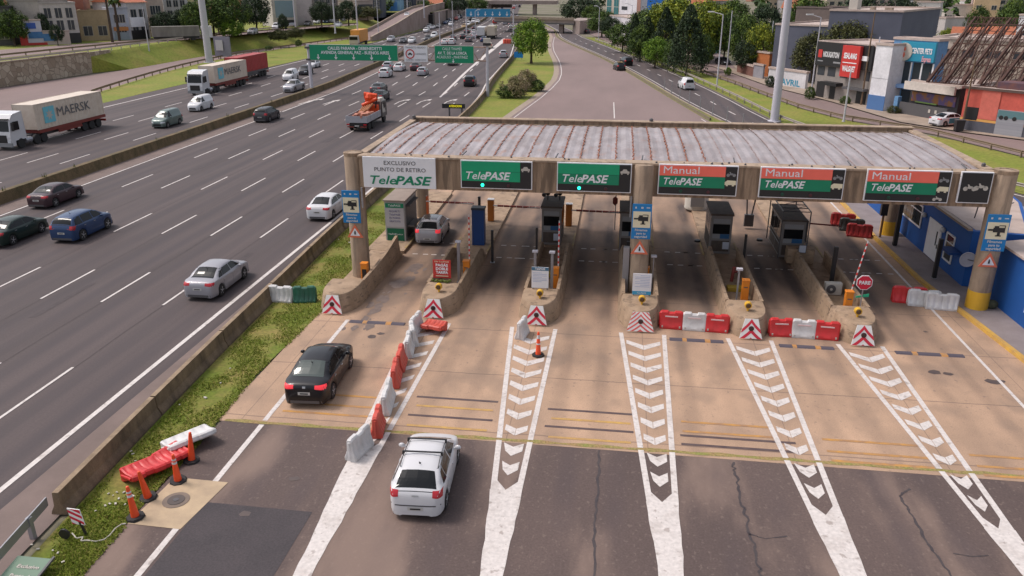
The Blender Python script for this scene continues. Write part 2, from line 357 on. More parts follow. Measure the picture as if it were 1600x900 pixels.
# toll plaza
struct('approach_road', asphalt, lambda b: b.ribbon([(-14.3, -20), (-14.4, 24.8)], [(26, -20), (26, 24.4)], .002))
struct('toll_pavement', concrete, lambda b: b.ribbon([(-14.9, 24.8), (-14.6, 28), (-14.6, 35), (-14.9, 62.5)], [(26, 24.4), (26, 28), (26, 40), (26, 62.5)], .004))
rl = [(62.5, -14.8), (80, -13.9), (98, -13.4), (118, -11.8), (141, -10.9), (157, -11.7), (180, -14), (204, -17), (232, -19.6), (260, -21.5), (300, -26), (340, -34), (420, -50)]
rr = [(62.5, 17.3), (80, 14.5), (100, 10.8), (118, 7.6), (143, 3.4), (157, 1.0), (180, -3.3), (215, -11.2), (238, -16.4), (260, -20.4), (300, -24.5), (340, -32), (420, -48)]
ry = [62.5, 72, 80, 90, 98, 108, 118, 130, 141, 150, 157, 168, 180, 192, 204, 218, 232, 246, 260, 300, 340, 420]
struct('exit_road', asphalt_far, lambda b: b.ribbon([(sitp(rl, y), y) for y in ry], [(sitp(rr, y), y) for y in ry], .002))
struct('meadow', grass_far, lambda b: b.ribbon([(xr(y) + .2, y) for y in ry], [(sitp(rl, y) - .9, y) for y in ry], -.02))
struct('paved_edge', curb, lambda b: b.ribbon([(sitp(rl, y) - .95, y) for y in ry[4:]], [(sitp(rl, y), y) for y in ry[4:]], .006))
r2l = [(20, 46), (45, 36), (60, 27), (80, 17.6), (102, 12.2), (118, 9.0), (143, 4.9), (157, 2.4), (180, -2), (215, -9.8), (238, -15), (260, -19.2), (300, -23.6), (340, -31), (420, -47)]
r2r = [(20, 56), (45, 45), (60, 35), (80, 25), (102, 18.4), (118, 16.2), (139, 12.9), (157, 9.6), (180, 5), (215, -2.2), (238, -7.2), (260, -11.9), (300, -18), (340, -25.5), (420, -41)]
r2y = [20, 45, 52, 60, 70, 80, 90, 102, 110, 118, 130, 143, 157, 168, 180, 197, 215, 238, 260, 300, 340, 420]
struct('side_road', asphalt_hw, lambda b: b.ribbon([(sitp(r2l, y), y) for y in r2y], [(sitp(r2r, y), y) for y in r2y], .003))
st_n = [(62, 10), (47, 60), G(1600, 245), G(1460, 210), G(1320, 187), G(1255, 170), G(1200, 150), G(1150, 131), G(1100, 114), G(1050, 98), G(1000, 82), G(960, 70), G(920, 53), G(895, 42)]
st_f = [(76, 10), (62, 60), G(1600, 220), G(1500, 207), G(1407, 192), G(1300, 160), G(1200, 135), G(1150, 117), G(1100, 100), G(1050, 86), G(1000, 71), G(960, 60), G(925, 46), G(900, 37)]
struct('local_street', asphalt_far, lambda b: b.ribbon(st_n, st_f, .004))
def xat(line, y):
    for (a, b), (c, d) in zip(line, line[1:]):
        if min(b, d) <= y <= max(b, d): return a + (c - a) * (y - b) / (d - b)
    return line[0][0]
struct('mown_strip', grass_far, lambda b: b.ribbon([(sitp(r2r, y) + .4, y) for y in r2y[1:19]], [(xat(st_n, y) - .3, y) for y in r2y[1:19]], -.01))
struct('pavement', mat('pavement', (.36, .28, .22), .85, (.26, .2, .16), .4, fine=.12), lambda b: b.ribbon(st_f, [(x + 7.5, y + 3.5) for x, y in st_f], .12))
struct('side_street', asphalt_far, lambda b: b.ribbon([G(1095, 103), G(1090, 80), G(1096, 62)], [G(1150, 108), G(1122, 80), G(1112, 62)], .13))
struct('green_strip', grass_m, lambda b: b.ribbon([(sitp(rr, y) - .1, y) for y in ry], [(sitp(r2l, y) + .1, y) for y in ry], -.005))
verge_l = [(xr(y) + .3, y) for y in (-30, 0, 10, 18, 24, 30, 37, 44, 50, 62.5)]
verge_r = [(-14.2, -30), (-14.2, 0), (-14.3, 10), (-14.35, 16), (-14.5, 24), (-14.75, 28.5), (-14.45, 35), (-14.6, 41), (-15.0, 45), (-14.8, 62.5)]
struct('grass_verge', grass_m, lambda b: b.ribbon(verge_l, verge_r, .012))
struct('manhole_pad', mat('pad_concrete', (.50, .37, .24), .85, (.38, .28, .19), 1.2, fine=.1), lambda b: b.face([(-14.36, 18.55, .016), (-12.62, 18.5, .016), (-12.3, 21.0, .016), (-14.2, 21.05, .016)]))
struct('road_patch', asphalt_dark, lambda b: b.face([(-12.7, -10, .008), (-9.2, -10, .008), (-8.95, 19.85, .008), (-12.55, 19.9, .008)]))
# painted markings -------------------------------------------------------------------
def line(b, pts, w, z=.012):
    for (x0, y0), (x1, y1) in zip(pts, pts[1:]):
        d = Vector((x1-x0, y1-y0)).normalized(); n = Vector((-d.y, d.x)) * w/2
        b.face([(x0-n.x, y0-n.y, z), (x0+n.x, y0+n.y, z), (x1+n.x, y1+n.y, z), (x1-n.x, y1-n.y, z)])
def hw_marks(b):
    # solid edge lines
    yl = [y for y in range(-20, 101, 5)]
    line(b, [(-19.5, y) for y in yl], .22); line(b, [(-43.5, y) for y in yl], .16)
    line(b, [(itp([(100, -19.5), (120, -20.6), (135, -22.2), (188, -25.2), (260, -33)], y), y) for y in range(100, 261, 8)], .25)
    line(b, [(xm(y) + 2.7, y) for y in range(100, 420, 10)], .2)
    line(b, [(xm(y) - 1.5, y) for y in range(-20, 420, 10)], .16); line(b, [(-68.2 if y > 120 else -68.6, y) for y in range(60, 290, 10)], .25)
    for k in range(-3, 34):
        y0 = 23.6 + 11.8 * k
        for i in range(1, 7):
            x = -19.5 - 3.43 * i * (1 if y0 < 130 else 1); y1 = y0 + 4.6
            s0, s1 = xm(y0) + 46.2, xm(y1) + 46.2
            if i == 1 and y0 > 125: continue
            line(b, [(x + s0, y0), (x + s1, y1)], .13 + max(0, y0 - 60) * .0008)
        for i in range(4):
            x = -51.0 - 3.3 * i; y0b = y0 - 4.2; y1 = y0b + 4.4
            line(b, [(x + xm(y0b) + 46.2, y0b), (x + xm(y1) + 46.2, y1)], .13 + max(0, y0 - 60) * .0008)
    # hatched wedge before the exit lane
    a0 = G(686, 152); a1 = G(720, 120)
    b.face([(*a0, .013), (a0[0] + .3, a0[1], .013), (*G(735, 108), .013), (*G(722, 116), .013)])
    b.face([(*G(722, 116), .014), (*G(735, 108), .014), (*G(792, 62), .014), (*G(786, 60), .014)])
    for px, py in ((622, 160), (656, 160), (697, 160)):
        x, y = G(px, py)
        b.face([(x-.09, y-2, .013), (x+.09, y-2, .013), (x+.09, y+.9, .013), (x-.09, y+.9, .013)])
        b.face([(x-.09, y+.9, .013), (x+.09, y+.7, .013), (x+.55, y+2.2, .013), (x+.3, y+2.4, .013)])
        b.face([(x+.0, y+2.2, .013), (x+1.0, y+1.9, .013), (x+.95, y+3.6, .013)])
    for px, py in ((474, 160), (512, 160), (486, 158)):
        x, y = G(px, py)
        b.face([(x-.09, y-2, .013), (x+.09, y-2, .013), (x+.6, y+1.6, .013), (x+.35, y+1.7, .013)])
        b.face([(x+.0, y+1.6, .013), (x+1.0, y+1.3, .013), (x+.95, y+3.0, .013)])
struct('highway_markings', paint_w, hw_marks)
def joints(b):
    for i in range(1, 7): line(b, [(-19.5 - 3.43*i + .1 + .03*math.sin(y*.7+i), y) for y in range(-10, 100, 3)], .05, .006)
    for i in range(4): line(b, [(-51.0 - 3.3*i + .1, y) for y in range(30, 120, 6)], .06, .006)
    for x, y, w_, l_ in ((-22.3, 41, .5, 3.2), (-28.6, 33, .35, 5), (-33, 47, .6, 2.5), (-25.3, 58, .7, 4), (-37.5, 66, .6, 5), (-21, 72, .6, 6), (-30.8, 80, .8, 5)): b.face([(x, y, .007), (x+w_, y+.1, .007), (x+w_-.05, y+l_, .007), (x+.04, y+l_-.1, .007)])
struct('highway_joints', mat('joint_tar', (.048, .035, .037), .8, (.065, .048, .05), 3), joints)
GORE = [  # left line, right line as (top x at y=35, x where it meets), the tip
    (-9.55, -7.62, -8.28, -7.98, 14.5), (-4.72, -2.42, -3.06, -2.62, 15.5), (.50, 2.72, 2.0, 2.36, 14.5), (5.46, 7.62, 7.02, 7.48, 15.5), (10.4, 12.55, 12.1, 12.5, 17)]
def gore(b, k):
    x0, x1, t0, t1, yt = GORE[k]; Y0, YS = 35.0, 22.3
    if k == 0: YS = 24.0
    def xa(y): return lerp(x0, t0, (Y0 - y) / (Y0 - yt)) if y >= yt else t0
    def xb(y): return lerp(x1, t1, (Y0 - y) / (Y0 - yt)) if y >= yt else t1
    w = .2
    for y0, y1 in ((24.95, Y0), (YS, 24.8)):
        if y1 <= y0: continue
        n = 8
        for i in range(n):
            a, c = lerp(y0, y1, i/n), lerp(y0, y1, (i+1)/n)
            b.face([(xa(a), a, .012), (xa(a)+w, a, .012), (xa(c)+w, c, .012), (xa(c), c, .012)])
            b.face([(xb(a)-w, a, .012), (xb(a), a, .012), (xb(c), c, .012), (xb(c)-w, c, .012)])
    y = 34.2; d = 1.18
    while y > YS + .4:
        if k == 0:                       # slanted bars only
            xl_, xr_ = xa(y) + .55, xb(y) - .34
            b.face([(xl_, y - 1.02, .012), (xr_, y - .42, .012), (xr_, y - .02, .012), (xl_, y - .60, .012)])
        elif not (24.75 < y - .3 < 25.15):
            m = (xa(y) + xb(y)) / 2; hw = (xb(y) - xa(y)) / 2 - .30; ap = .50 * hw / .75; t = .49
            if y > 25.2: 
                b.face([(m-hw, y, .012), (m-hw, y-t*.8, .012), (m-.01, y-t-ap, .012), (m-.01, y-ap, .012)]); b.face([(m+.01, y-ap, .012), (m+.01, y-t-ap, .012), (m+hw, y-t*.8, .012), (m+hw, y, .012)])
            elif y < 24.8:
                b.face([(m-hw, y-.1, .012), (m-hw*.7, y-.62, .012), (m, y-.95, .012), (m, y-.35, .012)]); b.face([(m, y-.35, .012), (m, y-.95, .012), (m+hw, y-.6, .012), (m+hw, y-.1, .012)])
        y -= d
    # solid tip
    m = (xa(YS) + xb(YS)) / 2; n = 14
    b.face([(xa(YS), YS, .012), (xa(YS)+w, YS, .012), (m, YS - .5, .012), (m, YS - .52, .012), (xa(YS-.52), YS - .52, .012)]); b.face([(xb(YS), YS, .012), (xb(YS-.52), YS - .52, .012), (m, YS - .52, .012), (m, YS - .5, .012), (xb(YS)-w, YS, .012)])
    prev = None; ye = YS - .52; yb = -8
    for i in range(n + 30):
        y = ye - i * .5; j = (rnd.random() - .5) * .05
        cur = ((xa(y) + j, y), (xb(y) + (rnd.random() - .5) * .05, y))
        if prev: b.face([(*prev[0], .012), (*cur[0], .012), (*cur[1], .012), (*prev[1], .012)])
        prev = cur
def toll_marks(b):
    for k in range(5): gore(b, k)
    line(b, [(-12.76, y) for y in (-5, 10, 18, 24.7)], .2); line(b, [(-12.78, y) for y in (25, 30, 34.8)], .19)
    line(b, [(16.3, y) for y in (5, 20, 40, 60, 62.5)], .14)
    line(b, [(itp([(62, 16.1), (80, 13.6), (101, 10.1)], y), y) for y in (62, 70, 80, 90, 101)], .14)
    line(b, [(sitp(rl, y) + .5, y) for y in ry[2:19]], .14); line(b, [G(960, 185), G(959, 160)], .14)
    for y, x0 in ((62, 13.8), (56.5, 16.3)): pass
    line(b, [(8.2, 70), (8.6, 62)], .14); line(b, [(5.6, 75), (5.8, 80)], .14)
    for x in (-12.2, -10.4, -7, -5.6, -1.9, -.6, 3.2, 4.4, 8.2, 9.5, 13, 14.4):     # worn dashes across the lanes under the canopy
        for y in (45.2, 47.6):
            for q in range(3):
                xx = x + q * .62 + rnd.uniform(-.1, .1)
                b.face([(xx, y, .012), (xx+.34, y+.02, .012), (xx+.32, y+.14, .012), (xx+.02, y+.12, .012)])
    line(b, [(sitp(r2l, y) + .5, y) for y in r2y[1:]], .16); line(b, [(sitp(r2r, y) - .5, y) for y in r2y[1:]], .16)
    for y in range(96, 250, 9): line(b, [((sitp(r2r, y)+sitp(r2l, y))/2, y), ((sitp(r2r, y+3)+sitp(r2l, y+3))/2, y+3)], .18)
    for t in range(9):
        a = lerp(0, 1, t/9); p = (lerp(51, 20, a), lerp(75, 155, a)); line(b, [p, (p[0]-.95, p[1]+2.4)], .14, .02)
struct('road_markings', paint_w, toll_marks)
def rumble(b, rows):
    for x0, x1, ylist in rows:
        for y in ylist: b.face([(x0, y-.07, .011), (x1, y-.085, .011), (x1, y+.06, .011), (x0, y+.07, .011)])
struct('rumble_lines_yellow', paint_y, lambda b: rumble(b, [(-7.35, -4.3, (26.9, 25.4)), (-2.0, 1.0, (26.6, 25.25))]))
struct('rumble_lines_orange', paint_o, lambda b: rumble(b, [(-12.4, -8.7, (27.3, 26.5, 25.8)), (2.9, 6.2, (27.0, 26.3)), (7.9, 11.3, (26.4, 25.6, 25.0)), (12.8, 20, (26.0, 25.3, 24.75))]))
struct('rumble_lines_dark', paint_k, lambda b: rumble(b, [(-7.5, -4.2, (27.6, 26.15)), (-2.2, 1.1, (27.3, 26.0)), (2.8, 6.9, (26.0, 25.4))]))
struct('pavement_seam', mat('mossy_seam', (.22, .22, .06), .95, (.30, .19, .09), 2.2, fine=.3, fscale=12), lambda b: b.ribbon([(x, 24.76 + .04*math.sin(x*3)) for x in [i*.8-14.3 for i in range(51)]], [(x, 24.95 + .05*math.sin(x*5)) for x in [i*.8-14.3 for i in range(51)]], .010))
def cracks(b):
    for pts in ([(-.12, 24.6), (-.1, 22), (-.14, 20), (-.02, 17), (0, 10)], [G(1145, 722), G(1150, 745), G(1160, 790), G(1172, 832), G(1180, 860), G(1190, 905)],
                [G(1422, 764), G(1405, 775), G(1425, 805), G(1450, 850), G(1490, 905)], [G(1490, 865), G(1520, 870), G(1545, 868)], [G(1172, 835), G(1195, 842), G(1230, 838)]):
        q = []
        for a, c in zip(pts, pts[1:]):
            for i in range(9): q.append((lerp(a[0], c[0], i/9) + rnd.uniform(-.035, .035) * (2.0 if len(pts) > 5 else 1), lerp(a[1], c[1], i/9)))
        q.append(pts[-1])
        for a, c in zip(q, q[1:]): line(b, [a, c], rnd.uniform(.05, .10) if len(pts) > 4 else rnd.uniform(.02, .06), .009)
struct('road_cracks', tar, cracks)
def spots(b):
    for x, y, r in ((11.2+2.7, 32.6, .28), (14.4, 32.5, .22), (16.0, 32.0, .3), (16.4, 32.1, .16), (13.2, 39, .12), (15, 37, .12), (16.2, 26.5, .2), (16.9, 26.3, .18), (17.4, 25.2, .2), (18, 25.4, .2), (-11.0, 19.5, .2), (-10.2, 21.5, .18), (-11, 33, .25), (-10.7, 33.4, .2)):
        n = 9; b.face([(x + r*math.cos(6.283*i/n)*rnd.uniform(.7, 1.2), y + r*.8*math.sin(6.283*i/n)*rnd.uniform(.7, 1.2), .0105) for i in range(n)])
def smear(b):
    for i in range(46):
        k = rnd.random(); x = -11.6 + rnd.gauss(0, .35) + (k - .5)*.9; y = lerp(33.5, 44, k); r = rnd.uniform(.06, .26) * (1.6 if .55 < k < .9 else 1); n = 8
        b.face([(x + r*math.cos(6.283*q/n)*rnd.uniform(.6, 1.2), y + r*2.0*math.sin(6.283*q/n)*rnd.uniform(.6, 1.2), .0102 + i*.00002) for q in range(n)])
struct('oil_smears', mat('oil_thin', (.13, .095, .085), .6, (.19, .14, .12), 3), smear)
struct('oil_stains', mat('oil', (.07, .05, .05), .6, (.1, .07, .06), 4), spots)
# ------------------------------------------------------------------ toll canopy
roof_m = mat('roof_sheet', (.37, .33, .34), .5, (.24, .20, .20), 1.1, (1, .4, 1), fine=.08, fscale=8)
def rust_mask(nt):
    t = NT(nt); x, y, z = t.xyz(); n = t.noise(1.4, (1, .5, 1), 6)
    return t.m('MULTIPLY', t.rng(n, .56, .68), t.rng(x, 14, -10, .12, .6))
mult_mask(roof_m, rust_mask, (.32, .17, .12))
rust = mat('rusty_rib', (.30, .085, .035), .8, (.20, .10, .07), 3, fine=.2); ribm = mat('roof_rib', (.20, .12, .10), .7, (.34, .28, .28), 2)
can = thing('toll_canopy', 'long concrete toll canopy with rust-streaked curved metal roof over the six lanes', 'canopy', (2, 46, 0))
CX0, CX1, CY0, CY1 = -13.3, 17.75, 40.85, 52.0
def rz_(y): t = (y - CY0) / (CY1 - CY0); return 6.95 + .17 * math.sin(math.pi * t) if 0 < t < 1 else 6.95
def roof(b):
    nx = 31 * 4; yl = [CY0 + (CY1 - CY0) * i / 16 for i in range(17)]
    for i in range(nx):
        xa, xb = lerp(CX0, CX1, i/nx), lerp(CX0, CX1, (i+1)/nx); za = .025 if i % 2 else -.01; zb = -.01 if i % 2 else .025
        for y0, y1 in zip(yl, yl[1:]): b.face([(xa, y0, rz_(y0)+za), (xb, y0, rz_(y0)+zb), (xb, y1, rz_(y1)+zb), (xa, y1, rz_(y1)+za)])
part('roof', roof_m, can, roof)
def ribs(b, lo, hi, w, amp):
    yl = [CY0 + (CY1 - CY0) * i / 40 for i in range(41)]
    for i in range(lo, hi):
        x = CX0 + .45 + i * .915
        for j in range(40):
            jx = amp * math.sin(j * 2.1 + i) * (1 + .5*math.sin(i*1.3+j*.3)); ww = w * (1 + (.5 * math.sin(j * 1.7 + i * 2) if amp > .02 else 0))
            if amp > .02 and j % 2 == 0 and rnd.random() < .8:
                y0 = yl[j]; z0 = rz_(y0) + .06; s_ = rnd.choice((-1, 1)); b.face([(x, y0, z0), (x + s_*.13, y0 + .10, z0), (x + s_*.13, y0 + .14, z0), (x, y0 + .06, z0)])
            y0, y1 = yl[j], yl[j+1]; z0, z1 = rz_(y0) + .045, rz_(y1) + .045
            b.face([(x - ww + jx, y0, z0), (x + ww + jx, y0, z0 + .01), (x + ww + jx, y1, z1 + .01), (x - ww + jx, y1, z1)])
            b.face([(x - ww + jx, y0, z0), (x - ww + jx, y0, z0 - .06), (x + ww + jx, y0, z0 - .06), (x + ww + jx, y0, z0 + .01)])
part('rusty_seams', rust, can, lambda b: ribs(b, 0, 20, .026, .024))
part('seams', ribm, can, lambda b: ribs(b, 20, 34, .022, .006))
def fbeam(b):
    b.box(-13.45, 40.15, 5.38, 18.0, 40.75, 6.98)
    b.mat(1).box(-13.5, 40.08, 6.985, 18.1, 40.83, 7.10)
part('front_beam', [conc_beam, conc_col], can, fbeam, bevel=.02)
part('back_beam', [conc_beam, conc_col], can, lambda b: (b.box(-13.5, 52.05, 5.9, 18.0, 52.5, 7.18), b.mat(1).box(-13.55, 51.95, 7.185, 18.05, 52.55, 7.27)), bevel=.02)
part('parapet', conc_old, can, lambda b: b.box(-12.3, 51.55, 6.6, 17.3, 51.8, 7.0))
part('side_beam', [conc_beam, conc_col], can, lambda b: (b.box(-13.62, 40.85, 6.0, -13.33, 52.0, 7.0), b.mat(1).box(-13.68, 40.86, 7.004, -13.25, 51.93, 7.12)))
part('side_beam', [conc_beam, conc_col], can, lambda b: (b.box(17.8, 40.85, 6.0, 18.1, 52.0, 7.0), b.mat(1).box(17.72, 40.86, 7.004, 18.2, 51.93, 7.12)))
for i, (x, y, r, zt) in enumerate(((-13.93, 40.75, .5, 7.13), (1.42, 40.2, .5, 7.04), (18.5, 40.3, .52, 7.2), (-13.4, 53.1, .48, 6.2), (1.4, 52.0, .45, 5.88), (17.9, 53.0, .5, 6.2))):
    c = part('column', conc_col, can, lambda b: b.lathe((x, y, 0), [(r*.99, .0), (r, .4), (r, zt-.1), (r*.93, zt)], 28), smooth=40)
    if i in (0, 2): part('cap_ring', conc_beam, c, lambda b: b.lathe((x, y, zt-.05), [(r*.6, 0), (r*.6, .07), (r*1.02, .07), (r*1.02, -.1), (r*.9, -.1), (r*.6, -.02)], 24))
    if x > 17 : part('painted_base', yellow, c, lambda b: b.lathe((x, y, .13), [(r+.006, 0), (r+.006, .95)], 28))
for dx in (-13.35, .85): part('downpipe', steel, can, lambda b: b.tube((dx, 40.0, 4.3), (dx, 40.0, 5.4), .05))
for x in (-8, -3.1, 1.3, 5.9, 11.5, 16.9): part('roof_strap', dgrey, can, lambda b: b.tube((x, 40.8, 7.13), (x + .05, 41.6, 7.17), .035))
for k in range(26): part('bolt_head', dgrey, can, lambda b: b.ball((lerp(-13, 18, rnd.random()), 40.4 + rnd.uniform(-.2, .2), 7.13), rnd.uniform(.03, .07), 6))
for p_, r_ in (((17.9, 41.4, 7.2), .12), ((-13.4, 51.9, 7.3), .15), ((2.1, 52.2, 7.35), .14)): part('roof_vent', dgrey, can, lambda b: b.ball(p_, r_, 6))

# ------------------------------------------------------------------ lane signs on the beam
def pictogram(b, x, z, s, kind, y):
    P_ = lambda a: [(x + p * s, y, z + q * s) for p, q in a]
    if kind == 'car':
        b.face(P_([(-.5, -.12), (.5, -.12), (.5, .1), (.3, .14), (.18, .34), (-.18, .34), (-.3, .14), (-.5, .1)]))
        b.face(P_([(-.42, -.26), (-.26, -.26), (-.26, -.13), (-.42, -.13)])); b.face(P_([(.26, -.26), (.42, -.26), (.42, -.13), (.26, -.13)]))
    elif kind == 'van':
        b.face(P_([(-.6, -.15), (.6, -.15), (.6, .3), (-.28, .34), (-.6, .08)])); b.face(P_([(-.4, -.28), (-.2, -.28), (-.2, -.16), (-.4, -.16)])); b.face(P_([(.2, -.28), (.42, -.28), (.42, -.16), (.2, -.16)]))
    else:
        for c in (-.35, .35): b.face([(x + (c + .2*math.cos(t))*s, y, z + (-.1 + .2*math.sin(t))*s) for t in [i*math.pi/4 for i in range(8)]])
        b.face(P_([(-.35, -.05), (0, -.1), (.35, .0), (.2, .12), (0, .14), (-.12, .3), (-.22, .28), (-.15, .1)]))
def lane_sign(x0, x1, z0, z1, kind, label):
    t = thing('lane_sign', label, 'sign', (x0, 40.0, z0), 0, 'lane signs on the canopy beam')
    part('frame', swhite, t, lambda b: b.box(x0, 39.98, z0, x1, 40.10, z1), bevel=.01)
    f = .05
    part('backing', black, t, lambda b: b.box(x0+f, 39.96, z0+f, x1-f, 39.985, z1-f))
    if kind == 'icons':
        part('pictogram', offwhite, t, lambda b: (pictogram(b, (x0+x1)/2-.25, (z0+z1)/2, .55, 'moto', 39.95), pictogram(b, (x0+x1)/2+.25, (z0+z1)/2+.05, .6, 'moto', 39.948)))
        return
    xe = x1 - .62; zb = z0 + .40
    if kind == 'tele':
        part('panel', tgreen, t, lambda b: b.box(x0+f, 39.94, z0+.92, xe, 39.96, z1-f)); part('lower_panel', tgreen2 if x0 > -5 else tgreen, t, lambda b: b.box(x0+f, 39.94, zb, xe, 39.96, z0+.905))
        text('lettering', 'Tele', .56, swhite, t, (x0+.2, 39.935, z0+.67), shear=.25, align='LEFT', bold=.004, width=1.0)
        text('lettering', 'PASE', .56, swhite, t, (x0+1.22, 39.935, z0+.67), shear=.25, align='LEFT', bold=.014, width=1.38)
        part('signal_lamp', ledg, t, lambda b: b.lathe((x0+1.15, 39.94, z0+.2), [(.085, 0), (.085, .03), (.04, .04)], 12, 'Y'))
        part('signal_lamp', flat('unlit_red', (.06, .015, .02), .4), t, lambda b: b.lathe((x0+2.5, 39.94, z0+.2), [(.085, 0), (.085, .03), (.04, .04)], 12, 'Y'))
        part('pictogram', offwhite, t, lambda b: pictogram(b, x1-.34, z1-.42, .45, 'car', 39.95))
    else:
        zm = z0 + .98
        part('panel', coral, t, lambda b: b.box(x0+f, 39.94, zm, xe, 39.96, z1-f)); part('lower_panel', tgreen2, t, lambda b: b.box(x0+f, 39.94, zb, xe, 39.96, zm-.012))
        text('lettering', 'Manual', .52, swhite, t, (x0+.2, 39.935, zm+.27), align='LEFT', bold=.004, width=1.75)
        text('lettering', 'Tele', .50, swhite, t, (x0+.2, 39.935, z0+.68), shear=.25, align='LEFT', bold=.004, width=.82)
        text('lettering', 'PASE', .50, swhite, t, (x0+1.04, 39.935, z0+.68), shear=.25, align='LEFT', bold=.012, width=1.12)
        part('pictogram', grey, t, lambda b: pictogram(b, x1-.34, z1-.42, .42, 'moto', 39.95))
        part('pictogram', cream, t, lambda b: pictogram(b, x1-.36, z0+.66, .48, 'van', 39.95))
        part('signal_lamp', ledgoff, t, lambda b: b.lathe((x0+1.15, 39.94, z0+.2), [(.085, 0), (.085, .03), (.04, .04)], 12, 'Y'))
        part('signal_lamp', flat('unlit_red', (.06, .015, .02), .4), t, lambda b: b.lathe((x0+2.5, 39.94, z0+.2), [(.085, 0), (.085, .03), (.04, .04)], 12, 'Y'))
        if x0 > 12: part('pictogram', offwhite, t, lambda b: pictogram(b, x1-.5, z0+.22, .4, 'moto', 39.95))
t = thing('banner_sign', 'white sign reading EXCLUSIVO PUNTO DE RETIRO TelePASE at the left end of the beam', 'sign', (-11.25, 40, 5.5), 0, None)
part('panel', swhite, t, lambda b: b.box(-13.2, 39.98, 5.44, -9.3, 40.08, 7.07), bevel=.01)
text('lettering', 'EXCLUSIVO', .30, dgrey, t, (-11.2, 39.972, 6.76), width=1.7); text('lettering', 'PUNTO DE RETIRO', .30, dgrey, t, (-11.2, 39.972, 6.41), width=2.75)
text('lettering', 'Tele', .64, tgreen2, t, (-12.95, 39.97, 5.83), shear=.25, align='LEFT', bold=.008, width=1.4); text('lettering', 'PASE', .64, tgreen2, t, (-11.52, 39.97, 5.83), shear=.25, align='LEFT', bold=.017, width=1.98)
lane_sign(-7.97, -4.24, 5.56, 7.03, 'tele', 'green TelePASE lane sign next to the white EXCLUSIVO sign, green lamp lit')
lane_sign(-2.97, .80, 5.56, 7.05, 'tele', 'green TelePASE lane sign just left of the middle column, green lamp lit')
lane_sign(2.13, 6.02, 5.56, 7.1, 'man', 'coral and green Manual TelePASE lane sign just right of the middle column')
lane_sign(7.08, 11.1, 5.56, 7.1, 'man', 'coral and green Manual TelePASE lane sign above the booth with the steel roof frame')
lane_sign(12.1, 16.0, 5.56, 7.13, 'man', 'coral and green Manual TelePASE lane sign over the lane beside the blue building')
lane_sign(16.4, 17.85, 5.6, 7.13, 'icons', 'small black sign with vehicle icons at the right end of the beam')
# camera warning signs on the three columns
def camera_sign(cx, cy, w, z0, z1, label, tri_label, ctr):
    t = thing('camera_sign', label, 'sign', (cx, cy, z0), 0, 'blue camera signs on the columns')
    h = z1 - z0; y = cy - .02
    part('panel', sblue, t, lambda b: b.box(cx-w/2, cy, z0, cx+w/2, cy+.05, z1), bevel=.01)
    part('plate', cream, t, lambda b: b.box(cx-w/2+.05, y, z0+h*.33, cx+w/2-.05, cy-.003, z0+h*.79))
    def g(b):
        zc = z0+h*.58; k = w
        b.box(cx-.18*k, y-.02, zc-.10*k, cx+.30*k, y-.003, zc+.12*k); b.box(cx-.4*k, y-.02, zc-.03*k, cx-.18*k, y-.003, zc+.05*k); b.box(cx+.02*k, y-.02, zc-.26*k, cx+.14*k, y-.003, zc-.1*k)
        b.box(cx-.05*k, y-.02, zc-.29*k, cx+.2*k, y-.003, zc-.24*k); b.box(cx-.14*k, y-.02, zc+.12*k, cx+.05*k, y-.003, zc+.2*k)
        b.box(cx+.3*k, y-.02, zc-.12*k, cx+.33*k, y-.003, zc+.24*k); b.box(cx+.05*k, y-.02, zc+.21*k, cx+.3*k, y-.003, zc+.24*k)
    part('camera_symbol', black, t, g)
    for i, s in enumerate(('Filmamos', 'para tu', 'seguridad')): text('lettering', s, .17*w, white, t, (cx, y, z0 + h*(.26-.095*i)), bold=.004)
    part('logo_marks', white, t, lambda b: (b.box(cx-.36*w, cy-.012, z0+h*.87, cx-.28*w, cy-.002, z0+h*.92), b.box(cx-.05*w, cy-.012, z0+h*.87, cx+.06*w, cy-.002, z0+h*.92), b.box(cx+.22*w, cy-.012, z0+h*.885, cx+.4*w, cy-.002, z0+h*.91)))
    t2 = thing('warning_triangle', tri_label, 'sign', (cx+ctr, cy, z0-.8), 0, 'warning triangles on the columns')
    X = cx + ctr; Z = z0 - .08; s = .45
    part('panel', flat('triangle_red', (.72, .17, .09), .5), t2, lambda b: b.loft([[(X, yy_, Z), (X-s, yy_, Z-.74), (X+s, yy_, Z-.74)] for yy_ in (cy, cy+.04)]))
    part('plate', swhite, t2, lambda b: b.face([(X, cy-.008, Z-.2), (X-s*.62, cy-.008, Z-.64), (X+s*.62, cy-.008, Z-.64)]))
    part('symbol', black, t2, lambda b: (b.ball((X, cy-.015, Z-.38), .04, 6), b.box(X-.04, cy-.03, Z-.56, X+.04, cy-.012, Z-.42)))
camera_sign(-14.07, 40.2, .98, 3.36, 5.16, 'blue camera sign on the leftmost column', 'orange and white warning triangle on the leftmost column', .12)
camera_sign(1.42, 39.66, .98, 3.25, 5.1, 'blue camera sign on the middle column', 'orange and white warning triangle on the middle column', -.02)
camera_sign(18.42, 39.74, 1.05, 3.3, 5.15, 'blue camera sign on the rightmost column', 'orange and white warning triangle on the rightmost column', -.05)

